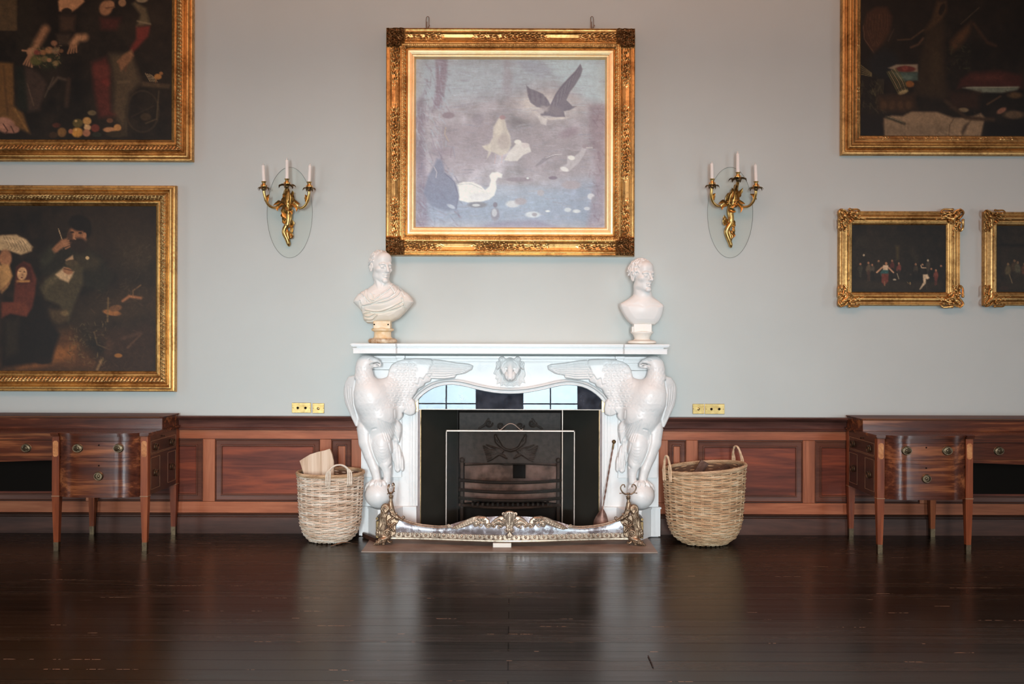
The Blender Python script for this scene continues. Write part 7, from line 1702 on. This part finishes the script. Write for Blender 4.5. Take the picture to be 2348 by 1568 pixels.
# ------------------------------------------------------------ sideboards
def sideboard(sgn, dx, label):
    """built as the left one (its right-hand pedestal shows); sgn mirrors it, dx shifts it outward"""
    yF, yB = -.75, -.06; g = lambda px, y=yF: U(px, 0, y)[0]; z = lambda py, y=yF: U(0, py, y)[1]
    FX_ = lambda v: (sgn*(v[0]-dx), v[1], v[2])
    rt = thing('sideboard', label, 'sideboard', (sgn*(g(-140)-dx), (yF+yB)/2, 0), 'mahogany sideboards against the wall')
    def fin(mb, name, mt, par=None, smooth=False, sharp=35, mirror_x=None):
        if mirror_x is not None: mb.xform(lambda v: (2*mirror_x-v[0], v[1], v[2]))
        mb.xform(FX_); o = mb.build(name, mt, root=rt, smooth=smooth, sharp=sharp)
        if par is not None: o.parent = par
        return o
    xl, xr = g(120), g(340)                  # pedestal, outer faces of its two front legs
    lw = g(137)-g(120); cm = g(120)-(g(340)-g(120))*0-.575   # middle line of the whole sideboard
    ztop = z(995); zt2 = z(1002.5); zc = z(1140); 
    def both(fn):
        fn(None); fn(cm)
    # bow front outline between the legs, in plan
    a, b_ = xl+lw, xr-lw; Wd = b_-a
    def bow(x, d): 
        t = np.clip((x-a)/Wd, 0, 1); e = min(t, 1-t)/.26
        return yF+.012-d*(math.sin(PI/2*min(1, e))**.9+.10*math.sin(PI*t))
    def bowpts(d, n=34): return [(x, bow(x, d)) for x in a+Wd*(.5-.5*np.cos(np.linspace(0, PI, n)))]
    def bowed(y0, y1, d, zlo, zhi):
        P_ = bowpts(d); q = MB(); q.prism_z([(p[0], p[1]) for p in P_]+[(b_, yF+.06), (a, yF+.06)], zlo, zhi); return q
    dd = .055
    for mx in (None, cm):
        # legs with inlaid lozenge, collar and brass toe
        for j, (x0, x1, y0, y1) in enumerate(((xl, xl+lw, yF, yF+lw), (xr-lw, xr, yF, yF+lw), (xl, xl+lw, yB-lw, yB), (xr-lw, xr, yB-lw, yB))):
            q = MB(); q.box(x0, x1, y0, y1, zc, zt2-.002, .002)
            cxm, cym = (x0+x1)/2, (y0+y1)/2; h0 = lw/2; h1 = lw*.29; zf = .065
            cut = lambda h: [(cxm-h, cym-h), (cxm+h, cym-h), (cxm+h, cym+h), (cxm-h, cym+h)]
            hz = h0+(h1-h0)*(zc-zf)/zc
            V = [(p[0], p[1], zc) for p in cut(h0)]+[(p[0], p[1], zf) for p in cut(hz)]
            q.add(V, [(0, 1, 5, 4), (1, 2, 6, 5), (2, 3, 7, 6), (3, 0, 4, 7), (4, 5, 6, 7), (3, 2, 1, 0)])
            leg = fin(q, 'leg', M['sb_leg'], mirror_x=mx)
            q = MB(); V = [(p[0], p[1], zf) for p in cut(hz+.001)]+[(p[0], p[1], 0.0) for p in cut(h1*1.08)]
            q.add(V, [(0, 1, 5, 4), (1, 2, 6, 5), (2, 3, 7, 6), (3, 0, 4, 7), (4, 5, 6, 7), (3, 2, 1, 0)]); o = fin(q, 'brass_toe', M['brass_dark'], leg, mirror_x=mx)
            q = MB(); q.box(x0-.003, x1+.003, y0-.003, y1+.003, zc-.005, zc+.002, .001); fin(q, 'collar', M['string'], leg, mirror_x=mx)
            if j < 2:
                c = (x0+x1)/2; w_ = lw*.36; za, zb = z(1050), z(1013.5); k = .012
                q = MB(); q.prism([(c-w_*.5, za), (c+w_*.5, za), (c+w_, za+k), (c+w_, zb-k), (c+w_*.5, zb), (c-w_*.5, zb), (c-w_, zb-k), (c-w_, za+k)], y0-.0012, y0+.001); fin(q, 'inlaid_lozenge', M['inlay'], leg, mirror_x=mx)
        # pedestal carcass
        q = MB(); q.box(xl+.006, xr-.004, yF+.045, yB-.01, zc+.002, zt2-.001); body = fin(q, 'pedestal_case', M['sb_dark'], mirror_x=mx)
        q = bowed(0, 0, dd*1.03, zc-.004, z(1132.3)); fin(q, 'bottom_moulding', M['sb'], mirror_x=mx, smooth=True)
        q = bowed(0, 0, dd*.97, z(1012.5), zt2-.001); fin(q, 'frieze_band', M['sb'], mirror_x=mx, smooth=True)
        q = bowed(0, 0, dd*.97, z(1059), z(1051)); fin(q, 'drawer_divider', M['sb'], mirror_x=mx, smooth=True)
        for (pa, pb, hnd) in ((1050.5, 1013, ((181, 1030), (274, 1030))), (1132, 1059.5, ((229, 1094),))):
            q = bowed(0, 0, dd, z(pa), z(pb)); dr = fin(q, 'drawer', M['sb'], mirror_x=mx, smooth=True)
            for (hx, hy) in hnd:
                X_ = g(hx, yF-.04); Y_ = bow(X_, dd)-.002; Z_ = z(hy, yF-.04); rr = 1.15 if len(hnd) == 2 else 1.0
                q = MB(); q.lathe([(.001, .004), (.030, .003), (.034, 0), (.034, -.002)], (X_, Y_, Z_), 24, 'y', sx=rr); q.lathe([(.001, .012), (.008, .010), (.012, .004)], (X_, Y_, Z_), 12, 'y')
                q.tube([(X_+.029*rr*math.cos(t), Y_-.012, Z_+.026*math.sin(t)) for t in np.linspace(0, 2*PI, 25)[:-1]], .0042, 6, closed=True)
                fin(q, 'ring_handle', M['brass_dark'], dr, mirror_x=mx, smooth=True)
            q = MB(); c = g(229, yF-.04); q.lathe([(.001, .003), (.006, .002), (.006, 0)], (c, bow(c, dd)-.0005, z(1023 if pa < 1100 else 1070, yF-.04)), 10, 'y'); fin(q, 'keyhole', M['hole'], dr, mirror_x=mx)
        # end panels with stringing and four rings
        for xs_, sg_ in ((xr, 1),):
            q = MB(); q.box(xs_-.012, xs_-.002, yF+lw, yB-lw, zc+.002, zt2-.002); fin(q, 'end_panel', M['sb_dark'], mirror_x=mx)
            q = MB(); x0, x1 = xs_-.0025, xs_-.0008
            zz = lambda f: zc+(zt2-zc)*f; yy = lambda f: (yF+lw)+(yB-yF-2*lw)*f
            def fr_(f0, f1, h0, h1, w=.0035):
                q.box(x0, x1, yy(f0), yy(f0)+w, zz(h0), zz(h1)); q.box(x0, x1, yy(f1)-w, yy(f1), zz(h0), zz(h1)); q.box(x0, x1, yy(f0), yy(f1), zz(h0), zz(h0)+w); q.box(x0, x1, yy(f0), yy(f1), zz(h1)-w, zz(h1))
            fr_(.02, .36, .08, .62); fr_(.66, .98, .08, .62); q.box(x0, x1, yy(0), yy(1), zz(.67), zz(.67)+.003); fr_(.02, .98, .69, .90)
            fin(q, 'stringing', M['string'], mirror_x=mx)
            for f, hgt in ((.20, .78), (.82, .78), (.20, .34), (.82, .34)):
                q = MB(); c = (xs_-.001, yy(f), zz(hgt))
                V = []
                q.lathe([(.001, .004), (.026, .003), (.029, 0), (.029, -.002)], (0, 0, 0), 20, 'y'); q.tube([(.025*math.cos(t), -.013, .023*math.sin(t)) for t in np.linspace(0, 2*PI, 21)[:-1]], .004, 6, closed=True)
                q.xform(lambda v: (c[0]-v[1], c[1]+v[0], c[2]+v[2])); fin(q, 'ring_handle', M['brass_dark'], mirror_x=mx, smooth=True)
        # top of the pedestal
        q = MB(); 
        for e, za, zb in ((.006, zt2, ztop-.012), (.014, ztop-.012, ztop-.004), (.010, ztop-.004, ztop)):
            pts = [(xl-.012-e*.3, yF+.02)]+[(xl-.006, yF-.004-e), (a, yF-.008-e)]+[(p[0], p[1]-e) for p in bowpts(dd, 24)[1:-1]]+[(b_, yF-.008-e), (xr+e, yF-.004-e), (xr+e, yB+.005), (xl-.012-e*.3, yB+.005)]
            q.prism_z(pts, za, zb)
        fin(q, 'pedestal_top', M['sb'], mirror_x=mx, smooth=True, sharp=30)
        # pull-out slide knob on the end
        q = MB(); q.lathe([(.001, .012), (.008, .010), (.005, 0)], (0, 0, 0), 10, 'y'); q.xform(lambda v: (xr+.002-v[1], yF+.33+v[0], zt2-.03+v[2])); fin(q, 'slide_knob', M['brass_dark'], mirror_x=mx, smooth=True)
    # centre section: drawer with an arched apron
    x0, x1 = 2*cm-xl+.001, xl-.001; yC = yF+.10
    q = MB(); q.box(x0, x1, yC+.02, yB, z(1047), zt2); fin(q, 'centre_case', M['sb_dark'])
    q = MB(); q.box(x0, x1, yC-.006, yC+.03, z(1011, yC), zt2, .001); fin(q, 'frieze_band', M['sb'])
    q = MB(); q.box(x0+.01, x1-.012, yC-.008, yC+.03, z(1050, yC), z(1013, yC), .002); dr = fin(q, 'drawer', M['sb'])
    for f in (63,):
        for mm_ in (0, 1):
            X_ = g(f, yC) if not mm_ else 2*cm-g(f, yC); Z_ = z(1030, yC)
            q = MB(); q.lathe([(.001, .004), (.030, .003), (.034, 0), (.034, -.002)], (X_, yC-.008, Z_), 24, 'y', sx=1.15); q.lathe([(.001, .012), (.008, .010), (.012, .004)], (X_, yC-.008, Z_), 12, 'y')
            q.tube([(X_+.033*math.cos(t), yC-.02, Z_+.026*math.sin(t)) for t in np.linspace(0, 2*PI, 25)[:-1]], .0042, 6, closed=True); fin(q, 'ring_handle', M['brass_dark'], dr, smooth=True)
    q = MB(); q.box(x0, x1, yB-.03, yB-.01, z(1128, yB), z(1047)+.01); fin(q, 'shade_boards', M['shade_back'])  # boards added to darken the shaded space under the apron
    ap = [(x0, z(1050, yC)), (x1, z(1050, yC)), (x1, z(1058, yC))]+[(x1+(x0-x1)*t, z(1058, yC)-.014*math.sin(PI*t)**1.5) for t in np.linspace(0, 1, 14)[1:-1]]+[(x0, z(1058, yC))]
    q = MB(); q.prism(ap, yC, yC+.025); fin(q, 'shaped_apron', M['sb'])
    q = MB()
    for e, za, zb in ((.0, zt2, ztop-.012), (.008, ztop-.012, ztop-.004), (.004, ztop-.004, ztop)): q.box(x0+.012, x1-.012, yC-.015-e, yB+.004, za, zb)
    fin(q, 'centre_top', M['sb'])
    # long raised box at the back of the top
    yG = -.43; gx0, gx1 = 2*cm-(xr-.004), xr-.004; zg = z(957.5, yG)
    q = MB(); q.box(gx0, gx1, yG, yB, ztop, zg-.014, .001); fin(q, 'raised_gallery', M['sb'])
    q = MB(); q.box(gx0-.003, gx1+.003, yG-.004, yB, zg-.014, zg-.008, .001); q.box(gx0-.009, gx1+.009, yG-.010, yB+.003, zg-.008, zg, .003); fin(q, 'gallery_top', M['sb_top'])
    q = MB(); q.tube([(gx0+.02, yG-.011, zg-.004), (gx1-.02, yG-.011, zg-.004)], .0012, 5); fin(q, 'boxwood_edge', M['string'])
    return rt
sideboard(1, 0.0, 'mahogany sideboard with bow-fronted drawers and tapered legs, under the left paintings')
sideboard(-1, 0.042, 'mahogany bow-front sideboard with tapered legs, near the wide basket, under the small framed paintings')
